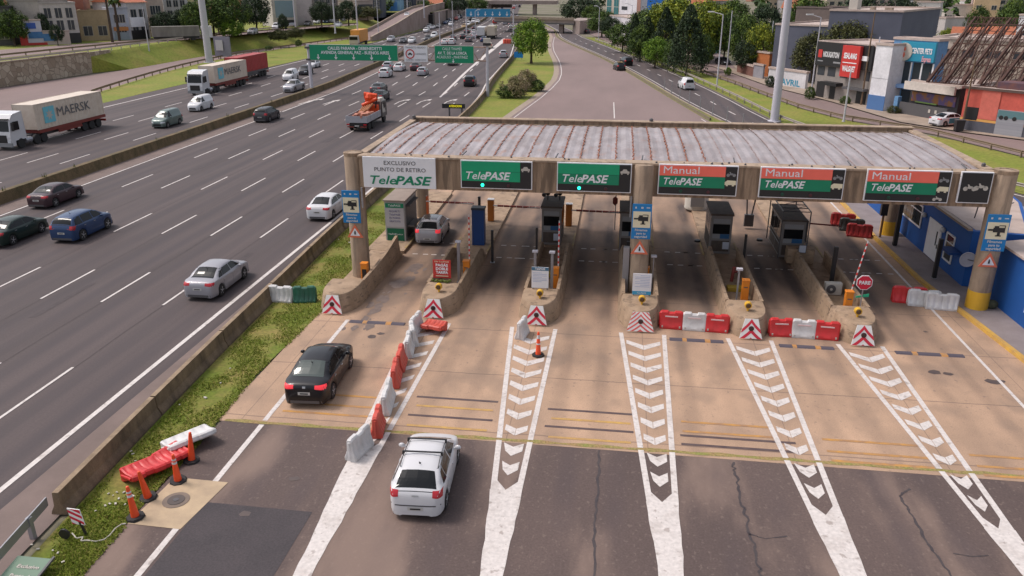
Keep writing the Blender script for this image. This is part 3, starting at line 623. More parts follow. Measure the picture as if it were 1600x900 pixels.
# ------------------------------------------------------------------ islands
ISL = [-13.75, -8.62, -3.48, 1.5, 6.58, 11.55]
YN = [35.4, 35.55, 35.35, 35.2, 35.05, 34.95]
ICOL = ['leftmost island', 'island holding the blue cabinet', 'third island from the left', 'island round the middle column', 'island between the barrier rows', 'rightmost island']
red_m = flat('board_red', (.62, .02, .05), .45); boardw = flat('board_white', (.82, .80, .78), .5)
for k, (x, yn) in enumerate(zip(ISL, YN)):
    t = thing('toll_island', 'round nosed concrete toll island, the ' + ICOL[k], 'toll island', (x, yn, 0), 0, 'concrete islands between the toll lanes')
    hw = 1.08; ye = 47.0 if k in (2, 3) else 46.2 if k > 3 else 45.2
    def hwid(y, top=0):
        d = y - yn; L = 1.9; v = hw * math.sqrt(max(0, 1 - (1 - min(d / L, 1)) ** 2.4)); return max(v - .13 * top, .02)
    def nose(b):
        Y = [yn, yn+.04, yn+.12, yn+.28, yn+.55, yn+.95, yn+1.4, yn+1.9, yn+2.5]
        outl = [(-hwid(y), y) for y in reversed(Y)] + [(hwid(y), y) for y in Y]
        rings = []
        for z, ins in ((0, 0), (.12, .02), (.85, .17), (.95, .24), (.97, .34)):
            rings.append([(x + px * (1 - ins / hw), yn + 2.5 - (yn + 2.5 - py) * (1 - ins / 2.5), z) for px, py in outl])
        b.loft(rings)
    part('nose', conc_wall, t, nose, smooth=28)
    def wall(b, s):
        ya, yb = yn + 2.5, ye
        h0 = .97
        if k == 0: yb, h1 = 44.6, 1.35
        else: h1 = .95
        outer = .0
        prof = lambda y, h: [(x + s*hw, y, 0), (x + s*(hw-.02), y, .12), (x + s*(hw-.17), y, h), (x + s*(hw-.33), y, h), (x + s*(hw-.36), y, .16), (x+s*(hw-.36), y, 0)]
        Y = [ya, lerp(ya, yb, .33), lerp(ya, yb, .66), yb] if k == 0 else [ya, lerp(ya, yb, .5), yb-1.2 , yb]
        Hs = [h0, .95, 1.05, h1] if k == 0 else [h0, .93, h1, h1 if k in (4, 5) else .55]
        b.loft([prof(y, h) for y, h in zip(Y, Hs)])
        if k == 0: b.loft([prof(yb, 1.35), prof(yb + .35, .2)])
    part('side_wall', conc_wall, t, lambda b: wall(b, 1))
    if k: part('side_wall', conc_wall, t, lambda b: wall(b, -1))
    part('platform', conc_wall, t, lambda b: b.box(x-hw+.30 if k else x-1.0, yn+2.4, 0, x+hw-.30, ye, .17).box(x-hw+.1 if k else x-1.3, ye, 0, x+hw, 62 if k != 0 else 60, .19))
    part('kerb_paint', mat('faded_yellow', (.42, .29, .09), .8, (.3, .22, .14), 1.5), t, lambda b: [b.box(x+s*(hw-.02)-.09, ye+.6, .19, x+s*(hw-.02)+.025, ye+3.2, .215) for s in ((1,) if k == 0 else (-1, 1))])
    # chevron board leaning on the nose
    c = thing('chevron_board', 'red and white chevron board on the ' + ICOL[k], 'chevron board', (x, yn, 0), 0, 'chevron boards on the island noses')
    big = 1.28 if k == 3 else 1.0
    def bp(u, v, o=0.0):                 # u across -1..1, v 0 bottom..1 top on the leaning board
        w = lerp(.52, .30, v) * (1.25 if k == 3 else 1); return (x + u * w, yn - .12 + v * .24 - o, .08 + v * .90 + o*.3)
    part('board', boardw, c, lambda b: b.loft([[bp(-1, 0, o), bp(1, 0, o), bp(1, 1, o), bp(-1, 1, o)] for o in (-.03, .01)]))
    def chev(b):
        def band(v0, th, m=1.0):
            for s in (-1, 1):
                q = []
                for u, v in ((0, v0), (s, v0 - .52), (s, v0 - .52 - th), (0, v0 - th)):
                    q.append((u, v))
                # clip to the board
                pts = []
                n = 12
                up = [(s*i/n, v0 - .52*i/n) for i in range(n+1)]; lo = [(s*i/n, v0 - th - .52*i/n) for i in range(n+1)]
                for (a, b_, c_, d_) in zip(up, up[1:], lo, lo[1:]):
                    hi = [max(0, min(1, a[1])), max(0, min(1, b_[1]))]; l = [max(0, min(1, c_[1])), max(0, min(1, d_[1]))]
                    if hi[0] <= l[0] and hi[1] <= l[1]: continue
                    b.face([bp(a[0], hi[0], .02), bp(b_[0], hi[1], .02), bp(d_[0], l[1], .02), bp(c_[0], l[0], .02)])
        for v0 in ((1.0, .50, .06) if k != 3 else (1.42, 1.16, .9, .64, .38, .12)): band(v0, .21 if k != 3 else .11)
    part('chevrons', red_m if k != 3 else flat('board_red_pale', (.72, .13, .12), .45), c, chev)
    part('reflector', flat('reflector', (.05, .02, .02), .3), c, lambda b: b.lathe(bp(0, .52, .02), [(.12, 0), (.12, .035), (.07, .05)], 16, 'Y'))
    if k:                                # amber flasher on the nose
        f = thing('flashing_lamp', 'small amber flashing lamp on the ' + ICOL[k], 'lamp', (x+.05, yn+1.2, .95), 0, 'amber lamps on the island noses')
        fx = x + (.05 if k < 4 else -.05)
        part('stem', yellow, f, lambda b: b.tube((fx, yn+1.15, .95), (fx, yn+1.15, 1.12), .05)); part('housing', yellow, f, lambda b: b.lathe((fx, yn+1.25, 1.26), [(.12, -.1), (.17, 0), (.17, .2), (.15, .22)], 14, 'Y'), smooth=40)
        part('lens', flat('lens', (.1, .05, .02), .2), f, lambda b: b.lathe((fx, yn+1.02, 1.26), [(.12, 0), (.10, .02)], 14, 'Y'))

# orange barrier machines with raised arms, grey posts, notice boards
def gate(x, y, label, arm=True, lean=0.0, box=True, z=.17):
    t = thing('barrier_gate', label, 'barrier gate', (x, y, z), 0, 'orange gate machines on the islands')
    part('cabinet', orange, t, lambda b: b.obox((x, y, z+.55), (.36, .34, 1.1)), bevel=.03); part('lid', orange, t, lambda b: b.obox((x, y, z+1.13), (.40, .38, .07)), bevel=.02)
    part('door_slot', dgrey, t, lambda b: b.box(x-.1, y-.18, z+.75, x+.1, y-.172, z+.8))
    if arm:
        a = Vector((x + .12, y + .22, z + .95)); b_ = a + Vector((lean, .1, 2.7))
        m = part('arm', white, t, lambda b: b.tube(a, b_, .04, .03, 8))
        part('arm_bands', red, m, lambda b: [b.tube(a.lerp(b_, q/9+.02), a.lerp(b_, q/9+.07), .043, .038, 8) for q in range(9)])
    return t
gate(-7.9, 40.7, 'orange gate machine beside the red PAGAS DOBLE TARIFA sign, arm raised')
gate(-2.95, 40.2, 'orange gate machine beside the pale notice board, arm raised')
gate(1.85, 40.9, 'orange gate machine beside the middle column, mostly hidden by a notice', arm=False)
gate(6.9, 39.6, 'orange gate machine on the island between the two barrier rows, arm missing', arm=False)
gate(11.75, 38.6, 'orange gate machine beside the red stop sign, arm raised and leaning', lean=.45)
gate(-13.35, 39.6, 'orange gate machine with an empty front at the foot of the leftmost column', arm=False)
part('opening', black, [o for o in bpy.data.objects if o.name.startswith('barrier_gate')][-1], lambda b: b.box(-13.45, 39.40, .3, -13.2, 39.43, 1.0))
for i, (x, y, lab) in enumerate(((-13.2, 53.0, 'large orange gate machine beside the rear left column, arm lowered'), (-8.4, 52.5, 'orange gate machine behind the blue cabinet, arm lowered'), (-3.0, 52, 'orange gate machine behind the booth with loudspeakers, arm lowered'))):
    t = thing('barrier_gate', lab, 'barrier gate', (x, y, .19), 0, 'exit gates at the back of the plaza')
    part('cabinet', flat('orange_red', (.62, .13, .03), .5) if i == 0 else flat('amber_dark', (.50, .16, .02), .5), t, lambda b: b.obox((x, y, .95), (.42+.15*(i == 0), .4, 1.5)), bevel=.03); part('lid', white, t, lambda b: b.obox((x, y, 1.72), (.46, .44, .05)))
    m = part('arm', white, t, lambda b: b.tube((x+.2, y-.25, 1.35), (x+3.5, y-.3, 1.30), .045, .035, 8))
    part('arm_bands', dred, m, lambda b: [b.tube((x+.50+q*.44, y-.25, 1.345-q*.006), (x+.9+q*.44, y-.255, 1.342-q*.006), .075, .07, 8) for q in range(7)])
t = thing('barrier_gate', 'dark gate machine behind the booth with the steel roof frame, short red arm', 'barrier gate', (12.3, 50.5, .19))
part('cabinet', dgrey, t, lambda b: b.obox((12.0, 50.5, .9), (.4, .4, 1.4))); part('arm', dred, t, lambda b: b.tube((12.2, 50.2, 1.45), (14.1, 50.2, 1.35), .05))
def post(x, y, h, label, cap=True, m=steel, r=.06, z=.17, name='camera_post'):
    t = thing(name, label, 'post', (x, y, z), 0, 'slim posts on the toll islands')
    part('pole', m, t, lambda b: b.obox((x, y, z+h/2), (r*2, r*2, h)), bevel=.01)
    if cap: part('head', lsteel, t, lambda b: b.obox((x, y-.05, z+h+.06), (.30, .22, .11)), bevel=.015)
    part('foot', steel, t, lambda b: b.obox((x, y, z+.02), (.24, .24, .04)))
grp = dgrey
post(-8.25, 40.3, 2.3, 'grey post with a box head beside the red PAGAS DOBLE TARIFA sign', r=.075)
post(-4.05, 40.1, 2.0, 'grey post with a box head left of the pale notice board', r=.07); post(-3.1, 39.6, 2.15, 'grey post with a box head right of the pale notice board', r=.07)
post(2.2, 40.4, 1.9, 'thin post with a box head right of the middle column', r=.03); post(6.35, 38.6, 2.0, 'thin post with a box head beside the armless orange gate', r=.04)
post(.75, 40.1, 2.5, 'square grey cabinet post hugging the left of the middle column', r=.16, cap=False)
post(-6.95, 43.8, 2.0, 'black post in front of the blue cabinet', False, black, .07); post(-4.3, 43.3, 2.4, 'black post in front of the booth with loudspeakers', False, black, .06)
post(7.6, 45.2, 1.9, 'black post right of the dark booth behind the barrier rows', False, black, .07); post(11.9, 42.5, 2.2, 'black post right of the booth with the steel roof frame', False, black, .10)
post(-8.8, 50.2, 2.3, 'black post behind the blue cabinet', False, black, .08); post(.9, 43.6, 1.7, 'black post in front of the booth hidden by the middle column', False, black, .09)
# pallet barrier stands: red sign, pale notices
def board(x, y, w, h, z0, m, label, fill, name='notice_board', hdr=None, ftr=None, tilt=0.0):
    t = thing(name, label, 'sign', (x, y, .95))
    part('panel', m, t, lambda b: b.box(x-w/2, y, z0, x+w/2, y+.03, z0+h), bevel=.006)
    if hdr: part('header', hdr, t, lambda b: b.box(x-w/2+.002, y-.012, z0+h*.84, x+w/2-.002, y-.001, z0+h-.002))
    if ftr: part('footer', ftr, t, lambda b: b.box(x-w/2+.002, y-.012, z0+.002, x+w/2-.002, y-.001, z0+h*.17))
    part('leg', dgrey, t, lambda b: b.tube((x-w*.42, y+.05, .2), (x-w*.42, y+.05, z0+h*.6), .025)); part('leg', dgrey, t, lambda b: b.tube((x+w*.42, y+.05, .2), (x+w*.42, y+.05, z0+h*.6), .025))
    fill(t, x, y-.012, z0, w, h); return t
def fr(t, x, y, z, w, h):
    text('lettering', 'SIN TelePASE', .11, cream, t, (x, y, z+h*.9), width=w*.8)
    for i, s in enumerate(('PAGÁS', 'DOBLE', 'TARIFA')): text('lettering', s, .2, swhite, t, (x, y, z+h*(.71-.2*i)), width=w*.68, bold=.008)
    part('rule', cream, t, lambda b: b.box(x-w*.35, y-.004, z+h*.1, x+w*.35, y+.008, z+h*.14))
board(-8.75, 38.3, .95, 1.0, 1.12, red, 'red board reading PAGAS DOBLE TARIFA on the second island', fr, 'tariff_sign')
part('flower_band', flat('plants', (.1, .13, .02), .8), thing('planter', 'low planter with green and yellow leaves under the red tariff board', 'planter', (-8.75, 38.0, .97)), lambda b: [b.ball((-9.2 + q*.115, 38.0 + rnd.uniform(-.05, .08), .98 + rnd.uniform(0, .12)), .08, 6) for q in range(9)])
def fn(t, x, y, z, w, h):
    text('lettering', 'TelePASE', .13, swhite, t, (x, y-.004, z+h*.92), width=w*.6, bold=.004)
    part('print', flat('print_blue', (.35, .42, .60), .6), t, lambda b: [b.box(x-w*.42, y, z+h*(.72-.07*i), x+w*(.40 if i % 3 else .1), y+.009, z+h*(.735-.07*i)) for i in range(7)])
board(-3.55, 37.7, .86, 1.12, 1.05, swhite, 'pale notice board with a blue-grey header on the third island', fn, hdr=flat('header_blue', (.06, .17, .27), .5))
def fn2(t, x, y, z, w, h):
    part('print', flat('print_blue', (.35, .42, .60), .6), t, lambda b: [b.box(x-w*(.38 if i % 3 else .1), y, z+h*(.9-.075*i), x+w*.40, y+.009, z+h*(.915-.075*i)) for i in range(8)])
    text('lettering', 'TelePASE', .1, swhite, t, (x, y-.004, z+h*.085), width=w*.5)
board(1.55, 37.5, .92, 1.12, 1.02, swhite, 'pale notice board with a light blue foot in front of the middle column', fn2, ftr=flat('footer_blue', (.05, .33, .55), .5))

# ------------------------------------------------------------------ booths, kiosk, cabinets
booth_m = flat('booth_frame', (.20, .18, .175), .5); booth_roof = mat('booth_roof', (.095, .07, .055), .8, (.06, .045, .04), 3)
def booth(x, y0, w, d, h, label, z=.19, speakers=False, frame=False, rx=0):
    t = thing('toll_booth', label, 'toll booth', (x, y0, z), 0, 'toll collector booths on the islands')
    part('body', [booth_m, booth_roof], t, lambda b: (b.box(x-w/2, y0, z, x+w/2, y0+d, z+h-.12), b.mat(1).box(x-w/2-.06, y0-.08, z+h-.118, x+w/2+.06, y0+d+.05, z+h)), bevel=.015)
    part('front_window', glass, t, lambda b: b.box(x-w/2+.13, y0-.012, z+h*.50, x+w/2-.13, y0-.002, z+h*.74))
    part('screen', flat('booth_blue', (.02, .10, .24), .4), t, lambda b: b.box(x-.05, y0-.018, z+h*.385, x+w/2-.13, y0-.004, z+h*.495))
    part('shelf', grey, t, lambda b: b.box(x-w/2+.13, y0-.018, z+h*.385, x-.055, y0-.004, z+h*.495))
    part('header_panel', grey, t, lambda b: b.box(x-w/2+.13, y0-.014, z+h*.76, x+w/2-.13, y0-.003, z+h*.87))
    part('lower_panel', booth_roof, t, lambda b: b.box(x-w/2+.1, y0-.012, z+.15, x+w/2-.1, y0-.002, z+h*.33))
    part('notice', flat('notice', (.48, .50, .58), .6), t, lambda b: b.box(x+w*.12, y0-.022, z+h*.12, x+w*.42, y0-.013, z+h*.3))
    for s in (-1, 1):
        part('side_window', glass, t, lambda b: [b.box(x+s*(w/2+.002), y0+d*(.07+.31*i), z+h*.45, x+s*(w/2+.014), y0+d*(.34+.31*i), z+h*.86) for i in range(3)])
        part('side_panel', booth_roof, t, lambda b: [b.box(x+s*(w/2+.002), y0+d*(.07+.45*i), z+.12, x+s*(w/2+.01), y0+d*(.48+.45*i), z+h*.4) for i in range(2)])
    if speakers:
        for sx_ in (-.38, .38):
            s = part('loudspeaker', black, t, lambda b: b.ball((x+sx_, y0+1.6, z+h+.42), .16, 8).tube((x+sx_-.08, y0+1.5, z+h+.45), (x+sx_-.25, y0+1.2, z+h+.38), .07, .13))
            part('bracket', black, s, lambda b: b.tube((x+sx_, y0+1.6, z+h), (x+sx_, y0+1.6, z+h+.35), .04))
    if frame:
        def fr_(b):
            X0, X1, Y0, Y1 = x-w/2-.1, x+w/2+.12, y0-.25, y0+d+.2; zt = z+h+.55
            for xx in (X0, X1):
                for yy_ in (Y0, Y1): b.tube((xx, yy_, z), (xx, yy_, zt), .035, n=6)
                b.tube((xx, Y0, zt), (xx, Y1, zt), .035, n=6); b.tube((xx, Y0, z+h*.38), (xx, Y1, z+h*.38), .025, n=6)
            for i in range(6): yy_ = lerp(Y0, Y1, i/5); b.tube((X0, yy_, zt), (X1, yy_, zt), .03, n=6)
            for i in range(3): b.tube((X0, lerp(Y0, Y1, i/3), zt), (X1, lerp(Y0, Y1, (i+1)/3), zt), .02, n=6)
        part('steel_frame', dgrey, t, fr_)
    return t
booth(-3.82, 47.6, 1.22, 2.6, 2.5, 'narrow dark booth with two loudspeakers on its roof, on the third island', speakers=True)
booth(1.0, 47.0, 1.2, 2.6, 2.5, 'dark booth half hidden behind the middle column')
booth(6.45, 47.2, 1.25, 3.0, 2.5, 'dark boxy booth on the island between the two barrier rows')
booth(10.6, 47.0, 1.35, 3.6, 2.35, 'large booth with an open steel frame over its roof', frame=True)
t = thing('notice_case', 'small framed white notice fixed to the concrete in front of the framed booth', 'sign', (11.0, 45.6, .9)); part('frame', dgrey, t, lambda b: b.box(10.75, 45.9, .85, 11.2, 45.94, 1.35)); part('sheet', flat('notice', (.48, .50, .58), .6), t, lambda b: b.box(10.79, 45.885, .89, 11.16, 45.898, 1.31))
t = thing('plinth', 'plain concrete block under the front of the framed booth', 'concrete block', (10.9, 46.4, .17)); part('block', conc_wall, t, lambda b: b.box(10.2, 45.95, .172, 11.7, 46.7, 1.05), bevel=.02)
# kiosk at the left edge
t = thing('service_kiosk', 'grey and green TelePASE kiosk beside the silver hatchback', 'kiosk', (-13.75, 46.5, 0))
kx0, kx1, ky0, ky1, kz = -14.35, -13.05, 47.2, 50.2, 2.85
part('body', [flat('kiosk_grey', (.36, .35, .35), .5), mat('kiosk_roof', (.30, .235, .20), .7)], t, lambda b: (b.box(kx0, ky0, .05, kx1, ky1, kz-.1), b.mat(1).box(kx0-.08, ky0-.08, kz-.098, kx1+.08, ky1+.08, kz)), bevel=.02)
part('header', tgreen2, t, lambda b: b.box(kx0+.06, ky0-.02, kz-.5, kx1-.06, ky0-.003, kz-.22)); part('panel', flat('kiosk_panel', (.47, .45, .48), .5), t, lambda b: b.box(kx0+.06, ky0-.015, 1.1, kx1-.06, ky0-.003, kz-.52))
part('lower_panel', flat('kiosk_green', (.0, .12, .06), .5), t, lambda b: b.box(kx0+.1, ky0-.02, .12, kx1-.1, ky0-.003, 1.0))
text('lettering', 'TelePASE', .2, swhite, t, ((kx0+kx1)/2, ky0-.025, kz-.36), width=.8); text('lettering', 'TelePASE.com.ar', .14, swhite, t, ((kx0+kx1)/2, ky0-.025, .62), width=.95)
for i, s in enumerate(('ADQUIRÍ TU', 'TelePASE', 'EN FORMA', 'GRATUITA')): text('lettering', s, .17, flat('print_blue2', (.16, .16, .30), .6), t, ((kx0+kx1)/2, ky0-.02, 2.12-.22*i), width=.72)
part('side_panel', dgrey, t, lambda b: b.box(kx1+.003, ky0+.3, .3, kx1+.02, ky1-.2, kz-.35)); part('counter', booth_m, t, lambda b: b.box(kx1+.02, ky0+.5, 1.0, kx1+.45, ky0+2.2, 1.08)); part('awning', dgrey, t, lambda b: b.box(kx1+.02, ky0+.4, kz-.5, kx1+.25, ky1-.4, kz-.42))
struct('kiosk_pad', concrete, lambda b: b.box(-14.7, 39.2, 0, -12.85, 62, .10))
t = thing('blue_cabinet', 'tall plain blue cabinet on the second island', 'cabinet', (-8.2, 46.4, .17)); part('body', [bluec, flat('cabinet_top', (.02, .03, .05), .5)], t, lambda b: (b.box(-8.72, 46.9, .19, -7.95, 47.5, 2.45), b.mat(1).box(-8.75, 46.87, 2.452, -7.92, 47.53, 2.6)), bevel=.015); part('door_line', flat('cabinet_top', (.02, .03, .05), .5), t, lambda b: b.box(-8.65, 46.893, .25, -8.63, 46.898, 2.4))
t = thing('round_booth', 'cream cylindrical booth with a grey shutter beyond the dark boxy booth', 'booth', (5.9, 58, .19)); part('body', offwhite, t, lambda b: b.lathe((5.95, 57.8, .19), [(.85, 0), (.88, .1), (.85, .2), (.85, 2.0), (.7, 2.3)], 20), smooth=40)
part('shutter', grey, t, lambda b: b.box(5.45, 56.9, .5, 6.4, 57.1, 2.1))
t = thing('traffic_screen', 'small black display on a forked stand behind the framed booth', 'display', (8.9, 53.5, .19)); part('screen', black, t, lambda b: b.obox((9.15, 53.5, 2.3), (.95, .15, .5), .15)); part('stand', dgrey, t, lambda b: b.tube((8.9, 53.5, .9), (8.8, 53.5, 2.1), .05).tube((9.2, 53.5, .9), (9.35, 53.5, 2.1), .05).obox((9.05, 53.5, .6), (.6, .3, .8)))
# air conditioner, stop sign, arrow on the right island
t = thing('air_conditioner', 'white outdoor air conditioner unit on the rightmost island', 'air conditioner', (11.55, 40.9, .17)); part('casing', offwhite, t, lambda b: b.box(11.2, 40.9, .2, 12.05, 41.25, .85), bevel=.02); part('fan_grille', dgrey, t, lambda b: b.lathe((11.5, 40.892, .53), [(.24, 0), (.24, .02), (.1, .03)], 20, 'Y')); part('fan_hub', offwhite, t, lambda b: b.lathe((11.5, 40.86, .53), [(.07, 0), (.07, .02)], 10, 'Y'))
t = thing('stop_sign', 'red octagonal sign reading PARE beside the orange gate with the leaning arm', 'stop sign', (12.05, 38.3, .17))
oct_ = lambda r, y: [(12.2 + r*math.cos(R(22.5+45*i)), y, 1.98 + r*math.sin(R(22.5+45*i))) for i in range(8)]
part('rim', swhite, t, lambda b: b.loft([oct_(.40, 38.05), oct_(.40, 38.08)])); part('face', flat('stop_red', (.62, .015, .05), .45), t, lambda b: b.loft([oct_(.36, 38.03), oct_(.36, 38.045)])); text('lettering', 'PARE', .24, swhite, t, (12.2, 38.02, 1.98), width=.52, bold=.01); part('pole', steel, t, lambda b: b.tube((12.2, 38.12, .17), (12.2, 38.12, 1.7), .03))
t = thing('arrow_plate', 'small green plate sticking out of the orange gate below the stop sign', 'plate', (12.2, 38.2, 1.2)); part('plate', flat('arrow_green', (.02, .42, .22), .5), t, lambda b: b.loft([[(11.95, yy_, 1.12), (12.55, yy_, 1.2), (12.55, yy_, 1.36), (11.95, yy_, 1.2)] for yy_ in (38.2, 38.23)]))
t = thing('equipment_stand', 'white low equipment stand under the gate with the stop sign', 'stand', (11.75, 37.9, .17)); part('top', offwhite, t, lambda b: b.box(11.4, 37.75, .5, 12.15, 38.3, .58)); [part('leg', offwhite, t, lambda b: b.box(xx, yy_, .17, xx+.05, yy_+.05, .5)) for xx in (11.42, 12.08) for yy_ in (37.77, 38.22)]
# clutter inside the islands
t = thing('red_hydrant', 'red standpipe with white valve inside the island between the barrier rows', 'standpipe', (6.7, 42.5, .17)); part('pipe', dred, t, lambda b: b.tube((6.6, 42.4, .17), (6.7, 42.5, 1.0), .09).tube((6.7, 42.5, .7), (6.9, 42.4, .75), .06)); part('valve', white, t, lambda b: b.ball((6.95, 42.4, .75), .09, 8))
for x, y, lab in ((6.7, 41.0, 'faded yellow step inside the island between the barrier rows'), (-3.6, 41.9, 'faded yellow step inside the third island')):
    t = thing('yellow_step', lab, 'step', (x, y, .17)); part('tread', mat('step_yellow', (.40, .27, .03), .8), t, lambda b: b.box(x-.5, y-.25, .172, x+.5, y+.25, .4), bevel=.02)
for x, y, z, lab in ((5.35, 49.5, .19, 'black rubber cap on the floor left of the dark boxy booth'), (9.9-.6, 50.2, .19, 'black rubber cap on the floor left of the framed booth')):
    t = thing('rubber_cap', lab, 'cap', (x, y, z)); part('cap', black, t, lambda b: b.lathe((x, y, z), [(.2, 0), (.18, .12), (.05, .14)], 14))
t = thing('red_flag', 'dark red ribbon hanging behind the booth near the middle column', 'ribbon', (0.3, 52, 2)); part('pole', steel, t, lambda b: b.tube((.1, 51.3, .19), (.1, 51.3, 2.6), .03)); part('ribbon', dred, t, lambda b: b.ball((.05, 51.3, 2.2), .2, 7, (1, .4, 1.6)))
# speed humps
for k, (x0, x1, lab) in enumerate(((-12.6, -9.85, 'leftmost lane ahead of the black sedan'), (2.85, 5.3, 'lane closed by barriers right of the middle column'), (7.8, 10.2, 'lane closed by the right-hand barrier row'), (12.85, 15.75, 'rightmost lane'))):
    t = thing('speed_hump', 'rubber speed hump with orange blocks across the ' + lab.replace('lane closed by ', ''), 'speed hump', ((x0+x1)/2, 34.45, 0), 0, 'rubber speed humps across the lanes')
    n = 8; y = 34.62 - k*.07
    def hump(b, parity):
        segs = [(0, .24, 0), (.24, .32, 1), (.32, .66, 0), (.66, .76, 1), (.76, 1, 0)]
        for a, c, q in segs:
            if q == parity:
                xa_, xb_ = lerp(x0, x1, a), lerp(x0, x1, c); b.loft([[(xx, y-.17, .005), (xx, y-.11, .05), (xx, y+.11, .05), (xx, y+.17, .005)] for xx in (xa_, xb_)])
    part('rubber_strip', flat('hump_rubber', (.085, .07, .09), .8), t, lambda b: hump(b, 0)); hom = mat('hump_orange', (.50, .22, .05), .7, (.35, .2, .1), 5)
    for a_, c_ in ((.24, .32), (.66, .76)): part('orange_block', hom, t, lambda b: b.loft([[(xx, y-.17, .005), (xx, y-.11, .052), (xx, y+.11, .052), (xx, y+.17, .005)] for xx in (lerp(x0, x1, a_), lerp(x0, x1, c_))]))
# ------------------------------------------------------------------ water-filled plastic barriers
def plastic_barrier_mesh(L, kind):
    """trapezoid profile with a slot on top, vertical flutes or a moulded panel on both faces; x along the length"""
    prof = [(-.24, 0), (-.25, .10), (-.20, .22), (-.13, .42), (-.11, .80), (-.06, .86), (.06, .86), (.11, .80), (.13, .42), (.20, .22), (.25, .10), (.24, 0)]
    b = MB(); n = 26; rings = []
    for i in range(n + 1):
        t = i / n; x = (t - .5) * L
        flute = .75 if (kind == 'fluted' and .06 < t < .94 and int(t * 15) % 3 == 1) else 1.0
        zc = 1.0 - (.08 if (.38 < t < .62) else 0) - (.05 if t < .05 or t > .95 else 0)
        e = .82 if (i == 0 or i == n) else 1
        rings.append([(x, y * (flute if .15 < z < .75 else 1) * e, z * zc) for y, z in prof])
    return b.loft(rings)
def make_barrier(m, kind, L=1.08):
    t = thing('plastic_barrier', '', 'barrier', (0, -200, 0)); plastic_barrier_mesh(L, kind).build('body', m, t, smooth=30, world=False)
    if kind == 'panel':
        b = MB(); b.box(-L*.28, -.148, .58, L*.28, -.125, .64); b.build('reflective_strip', [flat('strip', (.75, .55, .55), .4)], t, world=False)
        b = MB(); b.obox((-L*.38, -.235, .12), (.07, .05, .09)).obox((L*.38, -.235, .12), (.07, .05, .09)); b.build('plug', [offwhite], t, world=False)
    b = MB()
    for s in (-1, 1): b.tube((s*L*.5, 0, .1), (s*L*.5, 0, .74), .05, n=8)
    b.build('coupling', m, t, world=False); reg(t); return t
wp = mat('barrier_white', (.66, .64, .64), .55, (.52, .50, .49), 2, fine=.06); rp = mat('barrier_red', (.62, .025, .03), .45, (.50, .03, .03), 2); sp = mat('barrier_salmon', (.62, .085, .055), .5, (.5, .08, .06), 2); gp = mat('barrier_green', (.02, .13, .08), .5, (.03, .10, .07), 2); dp = mat('barrier_dark_red', (.30, .012, .012), .5); kp = flat('barrier_black', (.03, .03, .03), .5)
BP = {}
used_b = set()
def barrier(m, kind, x, y, rz, label, L=1.08, tilt=None, z=.012):
    key = (m.name, kind, L)
    if key not in BP: BP[key] = make_barrier(m, kind, L); o = BP[key]; o.location = (x, y, z); o.rotation_euler = (0, 0, rz)
    else: o = copy_tree(BP[key]); o.location = (x, y, z); o.rotation_euler = (0, 0, rz)
    if tilt: o.rotation_euler = (tilt[0], tilt[1], rz)
    o['label'] = label; o['group'] = 'plastic road barriers'; return o
barrier(rp, 'panel', 2.98, 35.95, R(-3), 'left red plastic barrier of the row right of the middle column'); barrier(wp, 'panel', 4.06, 35.88, R(-3), 'white plastic barrier between two red ones right of the middle column'); barrier(rp, 'panel', 5.12, 35.82, R(-4), 'right red plastic barrier of the row right of the middle column')
barrier(rp, 'panel', 8.05, 35.72, R(2), 'left red plastic barrier of the row in the second lane from the right'); barrier(wp, 'panel', 9.07, 35.68, R(-3), 'white plastic barrier between two red ones in the second lane from the right'); barrier(rp, 'panel', 10.1, 35.62, R(-5), 'right red plastic barrier of the row beside the rightmost island')
# string along the first hatched wedge
a = R(83)
barrier(wp, 'fluted', -8.52, 23.35, R(76), 'nearest white plastic barrier, at the tip of the string behind the white car', 1.25); barrier(sp, 'fluted', -8.30, 24.85, R(99), 'nearest red plastic barrier of the string, at the concrete seam', 1.15)
barrier(wp, 'fluted', -8.48, 26.75, R(98), 'white plastic barrier between the nearest red one and the middle red pair', 1.7); barrier(sp, 'fluted', -8.70, 28.75, R(100), 'nearer red plastic barrier of the middle pair in the string', 1.35); barrier(sp, 'fluted', -8.85, 30.15, R(98), 'farther red plastic barrier of the middle pair in the string', 1.25)
barrier(wp, 'fluted', -8.86, 31.55, R(100), 'white plastic barrier just beyond the middle red pair', 1.25); barrier(wp, 'fluted', -8.98, 32.75, R(108), 'second white plastic barrier beyond the middle red pair', 1.2); barrier(wp, 'fluted', -9.1, 33.95, R(84), 'farthest white plastic barrier of the string, near the speed hump', 1.1)
barrier(sp, 'fluted', -8.15, 34.35, R(-12), 'red plastic barrier lying flat in front of the second island', 1.05, (R(78), 0), .2)
barrier(wp, 'fluted', -4.02, 34.05, R(80), 'single white plastic barrier left of the third island nose', 1.0)
barrier(wp, 'fluted', -17.0, 36.75, R(-4), 'dirty white plastic barrier on the grass beside the highway wall', 1.3); barrier(gp, 'fluted', -15.75, 36.85, R(12), 'dark green plastic barrier on the grass beside the white one', 1.15)
barrier(wp, 'fluted', -14.95, 23.1, R(55), 'white plastic barrier lying on its side on the grass above the cones', 1.7, (R(70), 0), .2)
barrier(rp, 'fluted', -15.55, 21.15, R(60), 'nearer red plastic barrier lying on the grass behind the cones', 1.25, (R(80), R(4)), .2); barrier(rp, 'fluted', -15.1, 22.1, R(60), 'farther red plastic barrier lying on the grass behind the cones', 1.0, (R(85), R(-6)), .22)
